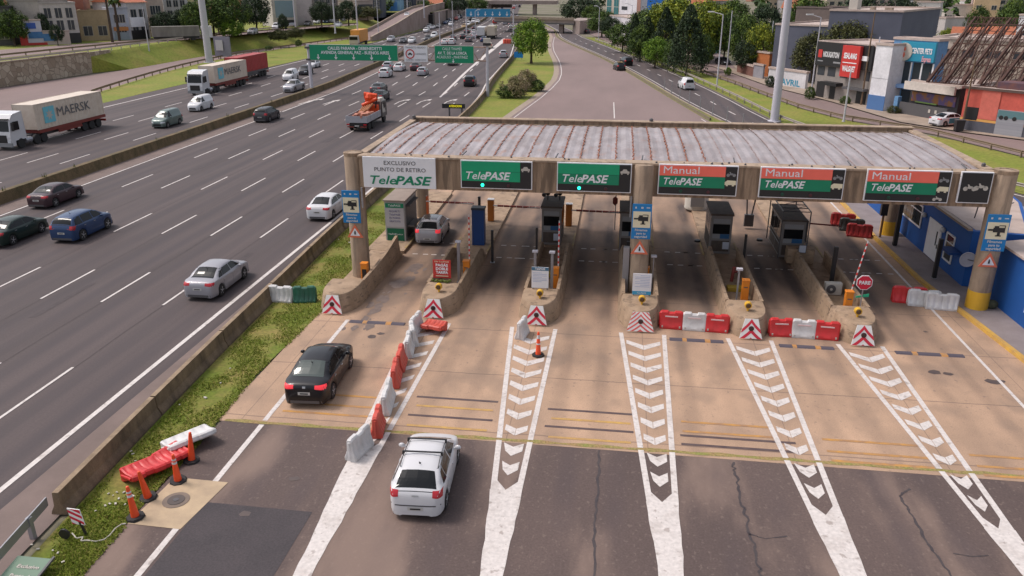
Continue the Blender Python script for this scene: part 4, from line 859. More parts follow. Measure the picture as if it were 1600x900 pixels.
barrier(rp, 'fluted', 15.4, 40.9, R(-5), 'red plastic barrier behind two white ones near the yellow column foot', 1.6); barrier(wp, 'fluted', 16.0, 40.5, R(-6), 'left white plastic barrier near the yellow column foot', 1.5); barrier(wp, 'fluted', 16.75, 40.15, R(-6), 'right white plastic barrier near the yellow column foot', 1.5)
barrier(dp, 'fluted', 15.6, 55.2, R(-14), 'far dark red plastic barrier under the canopy by the yellow kerb', 1.5); barrier(kp, 'fluted', 15.85, 53.9, R(-14), 'black plastic barrier between two dark red ones under the canopy', 1.5); barrier(dp, 'fluted', 16.0, 52.6, R(-14), 'near dark red plastic barrier under the canopy by the yellow kerb', 1.5)
# ------------------------------------------------------------------ cones and things on the verge
def make_cone():
    t = thing('traffic_cone', '', 'cone', (0, -200, 0)); b = MB(); b.lathe((0, 0, .05), [(.125, 0), (.11, .25), (.085, .6), (.06, .95), (.045, 1.08), (.02, 1.10)], 18); b.build('cone', cone_o, t, smooth=40, world=False)
    b = MB(); b.prism([(.29*math.cos(R(22.5+45*i)), .29*math.sin(R(22.5+45*i))) for i in range(8)], 0, .07, .92); b.build('base', rub, t, world=False); reg(t); return t
cp = make_cone(); bands = [(.72, .80), (.86, .92)]
for i, (x, y, lab, rzz, tl, bd) in enumerate(((-14.28, 18.85, 'nearest orange cone with two white bands, on the corner of the pale slab', 0, (0, R(-4)), 1), (-14.45, 19.85, 'second orange cone from the camera, plain, leaning against the red barrier', 1, (R(4), R(-9)), 0), (-13.98, 20.85, 'third orange cone, with a white band, at the far edge of the pale slab', 2, (0, R(-8)), 1), (-14.15, 22.05, 'farthest orange cone of the verge, beside the white barrier on the grass', .5, (R(2), R(5)), 0), (-3.05, 32.0, 'lone orange cone on the chevrons of the third wedge', .3, (0, 0), 2))):
    o = cp if i == 0 else copy_tree(cp); o.location = (x, y, .018); o.rotation_euler = (tl[0], tl[1], rzz); o['label'] = lab; o['group'] = 'orange traffic cones'
    if bd:
        b = MB()
        for z0, z1 in (bands if bd == 1 else [(.5, .56), (.78, .95)]): b.lathe((0, 0, .05), [(lerp(.125, .05, z0)+.012, z0), (lerp(.125, .05, z1)+.009, z1)], 18)
        b.build('reflective_bands', white, o, world=False)
for c in list(bpy.data.objects):
    if c.name.startswith('barrier_bogus'): bpy.data.objects.remove(c)
t = thing('striped_sign', 'small red and white diagonally striped plate standing crooked on the grass', 'sign', (-15.35, 17.9, 0))
def pl(u, v, o=0): return (-15.62 + u*.40 + v*-.12, 17.85 - o + v*.05, .42 + v*.50 - u*.02)
part('plate', boardw, t, lambda b: b.loft([[pl(0, 0, o), pl(1, 0, o), pl(1, 1, o), pl(0, 1, o)] for o in (-.02, .01)]))
part('stripes', red_m, t, lambda b: [b.face([pl(0, v, .016), pl(1, v-.32, .016), pl(1, v-.14, .016), pl(0, v+.18, .016)]) for v in (.36, .74)] + [b.face([pl(.2, 1, .016), pl(1, .74, .016), pl(1, .95, .016), pl(.9, 1, .016)]), b.face([pl(0, 0, .016), pl(.35, 0, .016), pl(0, .12, .016)])])
part('leg', black, t, lambda b: b.tube((-15.3, 17.9, 0), (-15.38, 17.86, .5), .04)); part('reflector', black, t, lambda b: b.lathe((-15.75, 17.6, .22), [(.17, -.03), (.17, .03)], 14, 'Y'))
t = thing('green_sign', 'green sign leaning on the grass at the bottom left corner of the picture', 'sign', (-16.1, 16, 0)); gx, gy = G(40, 880)
def gq(u, v, o=0): a_ = Vector((*G(28, 868, .35), .35)); b_ = Vector((*G(80, 873, .35), .35)); c_ = Vector((*G(-25, 930, .2), .2)); return tuple(a_ + (b_-a_)*u + (c_-a_)*v + Vector((0, 0, o)))
part('plate', flat('pale_green', (.14, .22, .155), .6), t, lambda b: b.loft([[gq(0, 0, o), gq(1, 0, o), gq(1, 1, o), gq(0, 1, o)] for o in (-.04, 0)])); part('frame', dgrey, t, lambda b: b.loft([[gq(1, -.06, o), gq(1.06, -.06, o), gq(1.06, 1, o), gq(1, 1, o)] for o in (-.05, .01)]))
u_ = (Vector(gq(1, 0)) - Vector(gq(0, 0))).normalized(); v_ = -(Vector(gq(0, 1)) - Vector(gq(0, 0))).normalized(); w_ = u_.cross(v_).normalized(); v_ = w_.cross(u_)
Mx = Matrix(((u_.x, v_.x, w_.x), (u_.y, v_.y, w_.y), (u_.z, v_.z, w_.z)))
for i, s in enumerate(('Exclusivo', 'Punto de', 'Retiro')):
    p = Vector(gq(.56, .26 + .24*i, .01)); text('lettering', s, .17, offwhite, t, p - Vector(t.location), rot=Mx.to_euler(), width=.66, bold=.004)
t = thing('hose', 'pale hose curling over the grass to the foot of the nearest cone', 'hose', (-15, 18, 0))
hp = [G(px, py) for px, py in ((113, 835), (120, 843), (130, 841), (127, 847), (136, 846), (150, 848), (163, 845), (172, 838), (180, 828), (190, 821), (197, 820))]
part('tube', offwhite, t, lambda b: b.path([(x, y, .045) for x, y in hp], .022))
def litter(b):
    for px, py, r in ((50, 853, .04), (60, 860, .05), (83, 862, .035), (91, 866, .05), (99, 880, .05), (170, 773, .04), (177, 776, .03), (183, 771, .04), (186, 781, .05), (181, 789, .06), (172, 789, .05), (165, 792, .05), (205, 707, .05), (208, 711, .05), (321, 623, .08), (345, 600, .05), (281, 634, .04), (529, 375, .06), (547, 380, .09), (360, 577, .04), (212, 722, .04), (194, 771, .05), (208, 777, .07), (150, 800, .04), (196, 790, .04)):
        x, y = G(px, py); b.obox((x, y, .05), (r*1.8, r, r*.6), rnd.uniform(0, 3))
part('litter', offwhite, None, litter); setp(bpy.data.objects['litter'], 'bits of white litter scattered over the grass verge', 'litter', kind='stuff')
t = thing('manhole_cover', 'round dark manhole cover in the pale slab beside the cones', 'manhole', (-13.6, 19.8, .016)); part('rim', mat('mh_rim', (.20, .15, .12), .8), t, lambda b: b.lathe((-13.5, 19.85, .018), [(.42, 0), (.42, .012)], 32)); part('lid', mat('mh_lid', (.10, .08, .075), .8), t, lambda b: b.lathe((-13.5, 19.85, .031), [(.27, 0), (.27, .012)], 32)); part('hub', dgrey, t, lambda b: b.lathe((-13.5, 19.85, .044), [(.09, 0), (.09, .01)], 20))
# grass blades in the near verge
def blades(b):
    for i in range(60000):
        y = 15 + 40 * rnd.random() ** 1.6; xl0, xr0 = itp([(y_, x_) for x_, y_ in verge_l], y) + .1, itp([(y_, x_) for x_, y_ in verge_r], y) - .03
        x = rnd.uniform(xl0, xr0 + .12)
        if rnd.random() * .5 - .38 > mnoise.noise(Vector((x*.8, y*.5, 0))) + .22*mnoise.noise(Vector((x*3, y*3, 4))) or (18.4 < y < 21.1 and x > -14.42): continue
        h = rnd.uniform(.04, .10); a = rnd.uniform(0, 6.28); w = rnd.uniform(.012, .03); dx, dy = math.cos(a)*w, math.sin(a)*w
        b.c = rnd.choice((0, 0, 0, 1, 2)); b.face([(x-dx, y-dy, .01), (x+dx, y+dy, .01), (x + rnd.uniform(-.09, .09), y + rnd.uniform(-.09, .09), h)])
blm = [flat('blade_a', (.17, .21, .014), .9), flat('blade_b', (.13, .18, .012), .9), flat('blade_c', (.27, .24, .05), .9)]
o = part('grass_blades', blm, None, blades); setp(o, 'short green grass on the verge between the highway wall and the toll lanes', 'grass', kind='stuff')
# ------------------------------------------------------------------ highway walls and guardrails
def jersey(b, pts, h=.9, wb=.30, wt=.10, z=0):
    rings = []
    for i, (x, y) in enumerate(pts):
        a_ = Vector(pts[max(i-1, 0)]); c_ = Vector(pts[min(i+1, len(pts)-1)]); d = (c_ - a_).normalized(); n = Vector((-d.y, d.x))
        rings.append([(x + n.x*o_, y + n.y*o_, z + zz) for o_, zz in ((-wb, 0), (-wb*.9, h*.12), (-wt*1.3, h*.4), (-wt, h), (wt, h), (wt*1.3, h*.4), (wb*.9, h*.12), (wb, 0))])
    b.loft(rings)
def pts_between(line, y0, y1, step): n = max(2, int((y1-y0)/step)); return [(sitp(line, lerp(y0, y1, i/n)), lerp(y0, y1, i/n)) for i in range(n+1)]
t = thing('highway_wall', 'weathered concrete barrier wall along the right edge of the highway', 'barrier wall', (-17, 18.6, 0))
part('wall', conc_old, t, lambda b: [jersey(b, pts_between(RB, 18.7 + 6.2*i, 18.7 + 6.2*i + 6.12, 2.1), .80, .27) for i in range(17)] + [jersey(b, pts_between(RB, 124, 420, 8), .95)])
part('coping', conc_top, t, lambda b: [b.ribbon([(x-.1, y, .806) for x, y in pts_between(RB, 18.7+6.2*i, 18.7+6.2*i+6.12, 2.1)], [(x+.1, y, .806) for x, y in pts_between(RB, 18.7+6.2*i, 18.7+6.2*i+6.12, 2.1)]) for i in range(17)])
t = thing('median_wall', 'mossy brown concrete median wall between the two highway directions', 'median wall', (-46.2, 40, 0))
part('wall', mat('mossy_concrete', (.17, .115, .06), .95, (.085, .065, .03), 1.2, (1, 1, .5), fine=.2, fscale=10), t, lambda b: jersey(b, [(sitp(MD, y), y) for y in range(-25, 700, 8)], .85, .42, .26))
part('weeds', mat('weeds', (.10, .11, .03), .95), t, lambda b: [b.tube((sitp(MD, y) + dx, y, .5), (sitp(MD, y) + dx + rnd.uniform(-.2, .2), y + rnd.uniform(-.2, .2), rnd.uniform(.9, 1.3)), .05, .01, 4) for y in [48, 53.5, 58, 58.3, 62, 75, 90.2, 103] for dx in (-.1, 0, .12, .2)])
def guard(name, label, pts, z=0, post_step=3.8, h=.72, m=steel, side=1):
    t = thing(name, label, 'guardrail', (pts[0][0], pts[0][1], z)); P_ = [Vector((p[0], p[1], 0)) for p in pts]
    def rail(b):
        rings = []
        for i, p in enumerate(P_):
            d = (P_[min(i+1, len(P_)-1)] - P_[max(i-1, 0)]).normalized(); n = Vector((-d.y, d.x, 0)) * side
            rings.append([tuple(p + n*o_ + Vector((0, 0, z + zz))) for o_, zz in ((.0, h), (.06, h-.05), (.0, h-.13), (0, h-.17), (.06, h-.25), (0, h-.31), (-.03, h-.31), (-.03, h))])
        b.loft(rings)
    part('rail', m, t, rail)
    acc = 0; posts = []
    for p, q in zip(P_, P_[1:]):
        L = (q-p).length; s = -acc
        while s < L:
            if s >= 0: posts.append(p.lerp(q, s/L))
            s += post_step
        acc = L - (s - post_step)
    mp = m
    for p in posts[:95]:
        part('post', mp, t, lambda b: b.box(p.x-.07, p.y-.07, z, p.x+.07, p.y+.07, z+h-.04))
    return t
gpts = [(-15.8, 6), (-16.0, 10), (-16.3, 14.2), (-16.9, 18.5)]
guard('guardrail', 'galvanised guardrail ending at the near end of the concrete wall, bottom left', [(x, y) for x, y in gpts], post_step=2.9, h=.78)
guard('guardrail', 'rusty guardrail between the slip road and the highway behind the red truck', [(sitp(sn, y)+.3, y) for y in range(112, 300, 6)], m=mat('old_rail', (.20, .14, .10), .8), h=.8)
guard('guardrail', 'guardrail along the right side of the two-lane side road', [(sitp(r2r, y)+.7, y) for y in range(46, 250, 6)], m=mat('dull_rail', (.30, .26, .22), .7), h=.75)
guard('guardrail', 'guardrail along the near edge of the local street on the right', [(x-.6, y) for x, y in st_n[1:12]], m=mat('old_rail', (.20, .14, .10), .8), h=.7)
guard('guardrail', 'railing on white posts along the top of the left embankment', [(x + .2, y) for x, y in [(-99.4, 70), (-99.4, 118)] + top_line[2:9]], z=UZ, m=mat('upland_rail', (.42, .36, .32), .7), h=.85)
guard('guardrail', 'low rail along the near edge of the upper street on the left', [(x, y) for x, y in us_n[1:]], z=UZ, m=mat('old_rail', (.20, .14, .10), .8), h=.7, post_step=6)
t = thing('mesh_fence', 'thin wire fence posts between the exit road and the side road', 'fence', (12, 96, 0))
for i in range(9): yq = 88 + i*5.2; part('post', grey, t, lambda b: b.tube((sitp(r2l, yq)-.15, yq, 0), (sitp(r2l, yq)-.15, yq, 1.9), .05, n=6))
part('wire', dgrey, t, lambda b: [b.tube((sitp(r2l, 88+i*5.2)-.15, 88+i*5.2, z_), (sitp(r2l, 93.2+i*5.2)-.15, 93.2+i*5.2, z_), .012, n=4) for i in range(8) for z_ in (.5, 1.1, 1.7)])
t = thing('median_kerb', 'low concrete kerb with a dark face along the exit road side of the grass median', 'kerb', (10, 100, 0)); part('kerb', mat('dark_kerb', (.16, .13, .08), .9), t, lambda b: jersey(b, [(sitp(rr, y)+.3, y) for y in range(100, 330, 8)], .3, .16, .09))
part('pale_top', curb, t, lambda b: b.ribbon([(sitp(r2l, y)-.35, y, .02) for y in range(100, 330, 8)], [(sitp(r2l, y)-.02, y, .02) for y in range(100, 330, 8)]))
t = thing('stone_retaining_wall', 'retaining wall of large pale irregular stones on the far left', 'retaining wall', (-98, 90, 0))
stone = mat('stone', (.36, .29, .22), .9, (.27, .21, .16), .3)
Ns, Lk, pb = nodes_of(stone); vo = Ns.new('ShaderNodeTexVoronoi'); vo.feature = 'DISTANCE_TO_EDGE'; vo.inputs['Scale'].default_value = .95
mr = Ns.new('ShaderNodeMapRange'); mr.inputs[1].default_value = .01; mr.inputs[2].default_value = .07; gpos = Ns.new('ShaderNodeNewGeometry'); Lk.new(gpos.outputs['Position'], vo.inputs['Vector']); Lk.new(vo.outputs['Distance'], mr.inputs[0])
vc = Ns.new('ShaderNodeTexVoronoi'); vc.inputs['Scale'].default_value = .95; Lk.new(gpos.outputs['Position'], vc.inputs['Vector']); sx_ = Ns.new('ShaderNodeSeparateXYZ'); Lk.new(vc.outputs['Color'], sx_.inputs[0])
m1 = Ns.new('ShaderNodeMix'); m1.data_type = 'RGBA'; m1.inputs[6].default_value = (.42, .35, .27, 1); m1.inputs[7].default_value = (.24, .18, .13, 1); Lk.new(sx_.outputs[0], m1.inputs[0])
m2 = Ns.new('ShaderNodeMix'); m2.data_type = 'RGBA'; m2.inputs[6].default_value = (.19, .145, .105, 1); Lk.new(m1.outputs[2], m2.inputs[7]); Lk.new(mr.outputs[0], m2.inputs[0]); Lk.new(m2.outputs[2], pb.inputs['Base Color'])
part('masonry', stone, t, lambda b: b.loft([[(-98.3+sh, y0, 0), (-98.9+sh, y0, UZ+.25), (-99.4+sh, y0, UZ+.25), (-99.4+sh, y0, 0)] for y0, sh in ((-30, 0), (118, 0), (141, 1.0), (149, .6))])); part('coping', curb, t, lambda b: b.loft([[(-98.7+sh, y0, UZ+.252), (-98.7+sh, y0, UZ+.4), (-99.5+sh, y0, UZ+.4), (-99.5+sh, y0, UZ+.252)] for y0, sh in ((-30, 0), (118, 0), (141, 1.0))]))
# attenuator display before the canopy
t = thing('message_board', 'black board with yellow letters at the highway wall behind the canopy corner', 'sign', (-22, 99.8, 0)); ax, ay = -19.9, 99.0
part('panel', black, t, lambda b: b.box(ax-2.0, ay, 1.0, ax+.9, ay+.2, 1.55)); text('lettering', 'ATENCION', .36, ledy, t, (ax-.3, ay-.02, 1.27), width=1.6, bold=.01); part('stand', dgrey, t, lambda b: b.box(ax-1.2, ay+.05, 0, ax-1.0, ay+.15, 1.0).box(ax+.4, ay+.05, 0, ax+.6, ay+.15, 1.0))
# ------------------------------------------------------------------ blue service building and sidewalk on the right
sw = struct('sidewalk', mat('sidewalk', (.27, .225, .22), .85, (.21, .17, .165), .8, fine=.12), lambda b: b.prism([(17.2, 62), (17.05, 52), (17.25, 44), (17.9, 38), (18.4, 33.2), (30, 20), (30, 62)], .0, .14))
t = thing('yellow_kerb', 'yellow painted kerb along the right edge of the rightmost lane', 'kerb', (17, 50, 0)); kp_ = [(16.95, 62), (16.8, 52), (17.0, 44), (17.65, 38), (18.15, 33.2), (19.6, 26)]
ykm = mat('kerb_yellow', (.60, .35, .05), .7, (.42, .25, .09), 2, fine=.15); part('kerb', ykm, t, lambda b: b.loft([[(x, y, 0), (x+.02, y, .17), (x+.24, y, .17), (x+.24, y, 0)] for x, y in kp_]))
bl = mat('blue_render', (.007, .085, .33), .7, (.006, .07, .28), .7, fine=.05); rfm = mat('flat_roof', (.50, .40, .36), .85, (.40, .31, .27), .8, fine=.1)
def fw(y): return itp([(43.4, 18.95), (62, 18.75)], y)
t = thing('blue_building', 'low blue service building with white framed windows and a white door beside the rightmost lane', 'building', (21, 52, .14)); bz = 3.25
part('wall', bl, t, lambda b: b.prism([(18.95, 43.4), (21.6, 42.9), (24.2, 50), (26, 62), (18.75, 62)], .14, bz)); part('roof', [rfm, curb], t, lambda b: (b.prism([(19.15, 43.6), (21.5, 43.15), (24.0, 50), (25.8, 61.8), (18.95, 61.8)], bz+.002, bz+.02), b.mat(1).box(18.7, 43.4, bz, 18.93, 62, bz+.12)))
def wframe(name, y0, y1, z0, z1, divs, x=None, door=False):
    x = x or fw((y0+y1)/2); f = part(name, swhite, t, lambda b: (b.box(x-.06, y0, z0, x, y0+.09, z1).box(x-.06, y1-.09, z0, x, y1, z1).box(x-.06, y0+.09, z1-.09, x, y1-.09, z1).box(x-.06, y0+.09, z0, x, y1-.09, z0+.09), b.box(x-.04, y0+.09, z0+(z1-z0)*.66, x, y1-.09, z0+(z1-z0)*.66+.05) if not door else b.box(x-.045, y0+.09, z0+.09, x-.03, y1-.09, z1-.09)))
    if not door: part('pane', glass2, f, lambda b: [b.box(x-.02, lerp(y0+.09, y1-.09, i/divs)+.02, z0+.09, x-.008, lerp(y0+.09, y1-.09, (i+1)/divs)-.02, z1-.09) for i in range(divs)])
    else: part('door_glass', glass2, f, lambda b: b.box(x-.05, y0+.45, z0+.9, x-.047, y0+.62, z1-.5)); part('handle', dgrey, f, lambda b: b.box(x-.09, y0+.2, 1.0, x-.047, y0+.25, 1.25))
wframe('window', 50.3, 54.0, 1.35, 2.75, 4); wframe('door', 47.1, 49.1, .2, 2.45, 1, door=True); wframe('window', 45.2, 46.4, .75, 2.35, 1)
part('wall_lamp', white, t, lambda b: b.ball((18.75, 49.8, 2.35), .16, 10)); part('wall_lamp', white, t, lambda b: b.ball((18.78, 46.8, 2.3), .17, 10))
part('awning', bluec, t, lambda b: b.obox((18.55, 44.6, 1.75), (.7, 1.3, .12)))
part('water_tank_pipes', dgrey, t, lambda b: [b.tube((20 + .5*i, 46.0, bz), (20.1 + .5*i, 46.0, bz + 1.0 + .2*(i % 2)), .035, n=6).tube((20 + .5*i, 46.0, bz+.8), (20.5 + .5*i, 46.3, bz+.9), .03, n=6) for i in range(4)])
t = thing('satellite_dish', 'grey round dish on the near corner of the blue building', 'dish', (18.9, 43.2, 1.2)); part('dish', lsteel, t, lambda b: b.lathe((18.85, 43.1, 1.75), [(.42, 0), (.40, .04), (.2, -.06), (.02, -.1)], 24, 'Y'), smooth=50); part('arm', dgrey, t, lambda b: b.tube((18.85, 43.1, 1.75), (19.3, 42.7, 1.75), .025))
t = thing('blue_building', 'second blue building with a pale roof at the right edge of the picture', 'building', (23, 38, .14))
part('wall', bl, t, lambda b: b.prism([(19.55, 41.3), (19.9, 28), (30, 28), (30, 42.1), (21.5, 42.1)], .14, 3.2)); part('roof', rfm, t, lambda b: b.prism([(19.4, 41.4), (19.75, 28), (30, 28), (30, 42.2), (21.5, 42.2)], 3.202, 3.32)); part('window', swhite, t, lambda b: b.box(19.56, 37.0, .9, 19.6, 37.9, 2.0))
t = thing('upper_blue_block', 'far blue block behind the canopy beam', 'building', (17.9, 66, 0)); part('wall', flat('bright_blue', (.01, .19, .50), .7), t, lambda b: b.box(18.2, 64.5, .14, 23, 66.5, 2.9)); part('roof', rfm, t, lambda b: b.box(18.1, 64.4, 2.902, 23.1, 66.6, 3.0))
post(17.6, 50.5, 2.8, 'tall black post beside the blue building window', False, black, .12, .14); post(17.9, 44.5, 2.3, 'black post near the door of the blue building', False, black, .10, .14); 
t = thing('traffic_light', 'traffic light showing red beside the far yellow column foot', 'traffic light', (17.2, 52.2, .14)); part('pole', mat('tl_pole', (.20, .1, .05), .7), t, lambda b: b.tube((17.2, 52.2, .14), (17.2, 52.2, 2.0), .07)); part('housing', black, t, lambda b: b.box(17.0, 52.1, 1.6, 17.4, 52.4, 3.1)); part('red_lamp', ledr, t, lambda b: b.ball((17.2, 52.05, 2.75), .15, 10))
t = thing('rubbish_bag', 'dark green plant tub by the wall behind the right column', 'plant tub', (19.1, 40.2, .14)); part('tub', mat('tub', (.09, .09, .05), .9, (.05, .05, .03), 4), t, lambda b: b.ball((19.15, 40.25, .35), .3, 10, (1.2, .9, .8)))
# lamps poles
def pole(name, label, x, y, h, r0, r1, z=0, arm=None, m=lsteel, group='street lamps and masts'):
    t = thing(name, label, 'pole', (x, y, z), 0, group)
    part('pole', m, t, lambda b: b.tube((x, y, z), (x, y, z+h), r0, r1, 14), smooth=40); part('base', m, t, lambda b: b.lathe((x, y, z), [(r0*1.6, 0), (r0*1.6, .08)], 12))
    if arm: part('lamp_arm', m, t, lambda b: b.tube((x, y, z+h), (x+arm[0], y+arm[1], z+h+.4), r1*.8)); part('lamp_head', white, t, lambda b: b.obox((x+arm[0]*1.15, y+arm[1]*1.15, z+h+.42), (1.0, .4, .18), math.atan2(arm[1], arm[0])))
    return t
pole('high_mast', 'thick pale high mast rising out of the picture behind the canopy on the right', 18.7, 100.4, 34, .50, .34); pole('high_mast', 'thick pale high mast rising out of the picture beside the trucks on the left', -86.3, 164.5, 34, .75, .5)
for px, py, h, z, ar, lab in ((236, 98, 11, 0, None, 'grey lamp post on the slip road verge, left of the thick mast'), (1318, 190, 6, 0, None, 'short white post on the grass near the street'), (1120, 135, 11, 0, (-1.6, .4), 'lamp post with a white head beside the side street'), (985, 68, 10, 0, (-1.3, .5), 'lamp post in front of the white car park'), (935, 61, 9, 0, (-1, .3), 'small lamp post near the overpass'), (342, 53, 12, UZ, (1.2, .4), 'lamp post in front of the dark trees on the left'), (462, 44, 12, UZ, None, 'tall pole before the pale building on the upper street'), (524, 52, 16, UZ, None, 'tall white pole above the orange truck'), (559, 50, 12, UZ, (.8, .3), 'lamp post right of the tall white pole'), (663, 28, 12, 4, None, 'first tall pole beside the ramp'), (637, 24, 16, 4, None, 'pale thick pole at the ramp top'), (697, 18, 14, 4, None, 'pole by the stepped wall'), (592, 62, 13, 0, None, 'thin pole right of the orange truck'), (708, 65, 11, 0, None, 'thin pole in the far highway median'), (688, 80, 9, 0, None, 'thin pole left of the far median'), (743, 62, 8, 0, (.9, 0), 'small lamp by the far truck'), (1267, 150, 11, 0, (-1.4, 0), 'lamp post at the left corner of the black and red sign building'), (1345, 165, 12, 0, None, 'rusty pole before the red sign'), (1358, 166, 9, 0, None, 'pale pole before the red sign'), (1502, 205, 8, 0, None, 'dark pole before the coral building'), (1200, 110, 9, 0, None, 'pole beside the thick mast'), (1135, 115, 11, 0, None, 'concrete post at the corner of the side street'), (185, 62, 18, UZ, None, 'tall brown trunk-like pole among the palms'), (194, 62, 14, UZ, None, 'dark pole among the palms')):
    x, y = G(px, py, z); pole('street_lamp' if ar else 'slim_pole', lab, x, y, h, .13 if z == 0 else .2, .07 if z == 0 else .12, z, ar, m=lsteel if 'brown' not in lab and 'dark' not in lab and 'rusty' not in lab else mat('brown_pole', (.16, .1, .06), .8))
t = thing('electrical_post', 'grey steel post with a pale lamp head at the highway wall by the green sign', 'pole', (-19.6, 118.9, 0)); part('pole', lsteel, t, lambda b: b.tube((-19.3, 118.6, 0), (-19.3, 118.6, 7.4), .24, .2, 8)); part('head', offwhite, t, lambda b: b.obox((-19.3, 118.4, 7.9), (1.0, .6, .6))); part('camera', black, t, lambda b: b.obox((-19.3, 118.4, 7.35), (1.1, .4, .35)))
# ------------------------------------------------------------------ sign gantry
t = thing('sign_gantry', 'steel lattice gantry spanning the highway lanes', 'gantry', (-47, 118, 0)); gyy = 118.5
part('post', lsteel, t, lambda b: b.tube((-46.2, gyy-.2, 0), (-46.2, gyy-.2, 7.2), .28, .24, 8)); part('bracket', dgrey, t, lambda b: b.obox((-46.2, gyy-.4, 6.7), (.8, .5, .3)).obox((-46.2, gyy-.4, 5.0), (.7, .4, .25)))
truss = mat('truss', (.30, .20, .16), .7)
def tr(b):
    X0, X1 = -46.2, -19.3
    for z_ in (5.0, 6.9):
        for yy_ in (gyy, gyy+.9): b.tube((X0, yy_, z_), (X1, yy_, z_), .07, n=6)
    n = 22
    for i in range(n):
        a_, c_ = lerp(X0, X1, i/n), lerp(X0, X1, (i+1)/n)
        b.tube((a_, gyy, 5.0 if i % 2 else 6.9), (c_, gyy, 6.9 if i % 2 else 5.0), .06, n=5); b.tube((a_, gyy, 6.9), (c_, gyy+.9, 6.9), .05, n=5)
part('truss', truss, t, tr); part('catwalk_rail', lsteel, t, lambda b: b.tube((-46.2, gyy-.3, 7.1), (-30, gyy-.3, 7.1), .06, n=6))
def gsign(x0, x1, z0, z1, m, label, lines, name='overhead_sign', fcol=None, fs=.62, y=gyy-.6):
    t = thing(name, label, 'sign', ((x0+x1)/2, y, z0), 0, 'overhead signs on the gantry'); part('border', offwhite, t, lambda b: b.box(x0-.06, y, z0-.06, x1+.06, y+.12, z1+.06)); part('panel', m, t, lambda b: b.box(x0, y-.03, z0, x1, y-.002, z1))
    for s, u, v, w in lines: text('lettering', s, fs, fcol or swhite, t, (lerp(x0, x1, u), y-.05, lerp(z0, z1, v)), width=w, bold=.012)
    return t
def arrow_dn(t, x, z, s, y):
    part('arrow', swhite, t, lambda b: (b.box(x-.07*s, y-.02, z, x+.07*s, y-.002, z+.55*s), b.loft([[(x-.28*s, yy_, z+.1*s), (x+.28*s, yy_, z+.1*s), (x, yy_, z-.3*s)] for yy_ in (y-.02, y-.002)])))
s1 = gsign(-45.9, -32.5, 4.95, 7.1, sgreen, 'wide green overhead sign reading CALLES PARANA - DEBENEDETTI with five arrows', [('CALLES PARANA - DEBENEDETTI', .52, .78, 8.2), ('AVENIDA GENERAL PAZ - BUENOS AIRES', .52, .50, 10.4)])
for i in range(5): arrow_dn(s1, -44.6 + 2.72*i, 5.28, .9, gyy-.63)
s2 = gsign(-31.5, -28.0, 4.85, 7.1, swhite, 'white overhead sign with a red ring around a lorry', [], 'restriction_sign')
text('lettering', 'TRANSITO PESADO', .36, grey, s2, (-29.75, gyy-.66, 6.85), width=3.0); text('lettering', 'CAMIONES', .34, grey, s2, (-29.05, gyy-.66, 5.95), width=1.6); text('lettering', 'CARRIL DERECHO', .34, grey, s2, (-29.75, gyy-.66, 5.12), width=3.0)
part('red_ring', red, s2, lambda b: [b.face([(-30.6+r_*math.cos(a_), gyy-.66, 5.95+r_*math.sin(a_)) for r_, a_ in ((.52, 6.2832*i/24), (.52, 6.2832*(i+1)/24), (.68, 6.2832*(i+1)/24), (.68, 6.2832*i/24))]) for i in range(24)]); part('lorry_symbol', black, s2, lambda b: pictogram(b, -30.6, 5.92, .62, 'car', gyy-.67))
s3 = gsign(-26.9, -21.2, 4.75, 7.1, sgreen, 'small green overhead sign reading CALLE THAMES with one arrow', [('CALLE THAMES', .45, .83, 2.9), ('AV. T. DE LA LORCA', .45, .58, 4.3), ('ACASSUSO - MARTINEZ', .45, .34, 4.6)], fs=.55); arrow_dn(s3, -24.2, 4.95, .7, gyy-.63)
bx0, by0 = G(737, 43); by0 = 268; xA, xB = -50.4, -36.0
s4 = gsign(xA, xB, 5.6, 8.0, flat('far_blue', (.02, .22, .42), .5), 'wide blue overhead sign with a row of arrows far up the highway', [], 'far_overhead_sign', y=268)
for i in range(6): arrow_dn(s4, xA + 1.6 + 2.35*i, 6.3, 1.6, 267.97)
part('post', lsteel, s4, lambda b: b.tube((xA, 268.2, 0), (xA, 268.2, 8), .2).tube((xB+1, 268.2, 0), (xB+1, 268.2, 8), .2))
t = thing('roadside_sign', 'plain bright blue sign at the foot of the round tree', 'sign', (*G(812, 92), 0)); bx, by = G(810, 94); part('panel', flat('bright_sign_blue', (.01, .24, .72), .5), t, lambda b: b.box(bx-.95, by, .5, bx+1.0, by+.1, 1.75)); part('leg', steel, t, lambda b: b.tube((bx-.7, by+.2, -.02), (bx-.7, by+.2, 1.5), .05).tube((bx+.7, by+.2, -.02), (bx+.7, by+.2, 1.5), .05))
t = thing('billboard', 'grey framed billboard seen from behind beside the thick left mast', 'billboard', (-78, 150, 0)); qx, qy = G(350, 92); part('frame', flat('billboard_grey', (.20, .19, .24), .7), t, lambda b: b.obox((qx, qy, 2.6), (4.2, .3, 4.2), R(-12))); part('panel', flat('billboard_panel', (.45, .43, .45), .7), t, lambda b: b.obox((qx-.6, qy-.25, 2.9), (1.9, .08, 2.2), R(-12))); part('leg', dgrey, t, lambda b: b.tube((qx-1.2, qy, 0), (qx-1.2, qy, .6), .1).tube((qx+1.2, qy, 0), (qx+1.2, qy, .6), .1))
t = thing('crash_cushion', 'cluster of red drums at the tip of the far exit wedge', 'crash cushion', (*G(792, 68), 0)); cx_, cy_ = G(792, 68)
for i in range(5): part('drum', mat('far_red', (.7, .10, .06), .6), t, lambda b: b.lathe((cx_ - .7 + .75*(i % 3), cy_ + 1.2*(i // 3), 0), [(.42, 0), (.42, 1.1), (.2, 1.15)], 10))
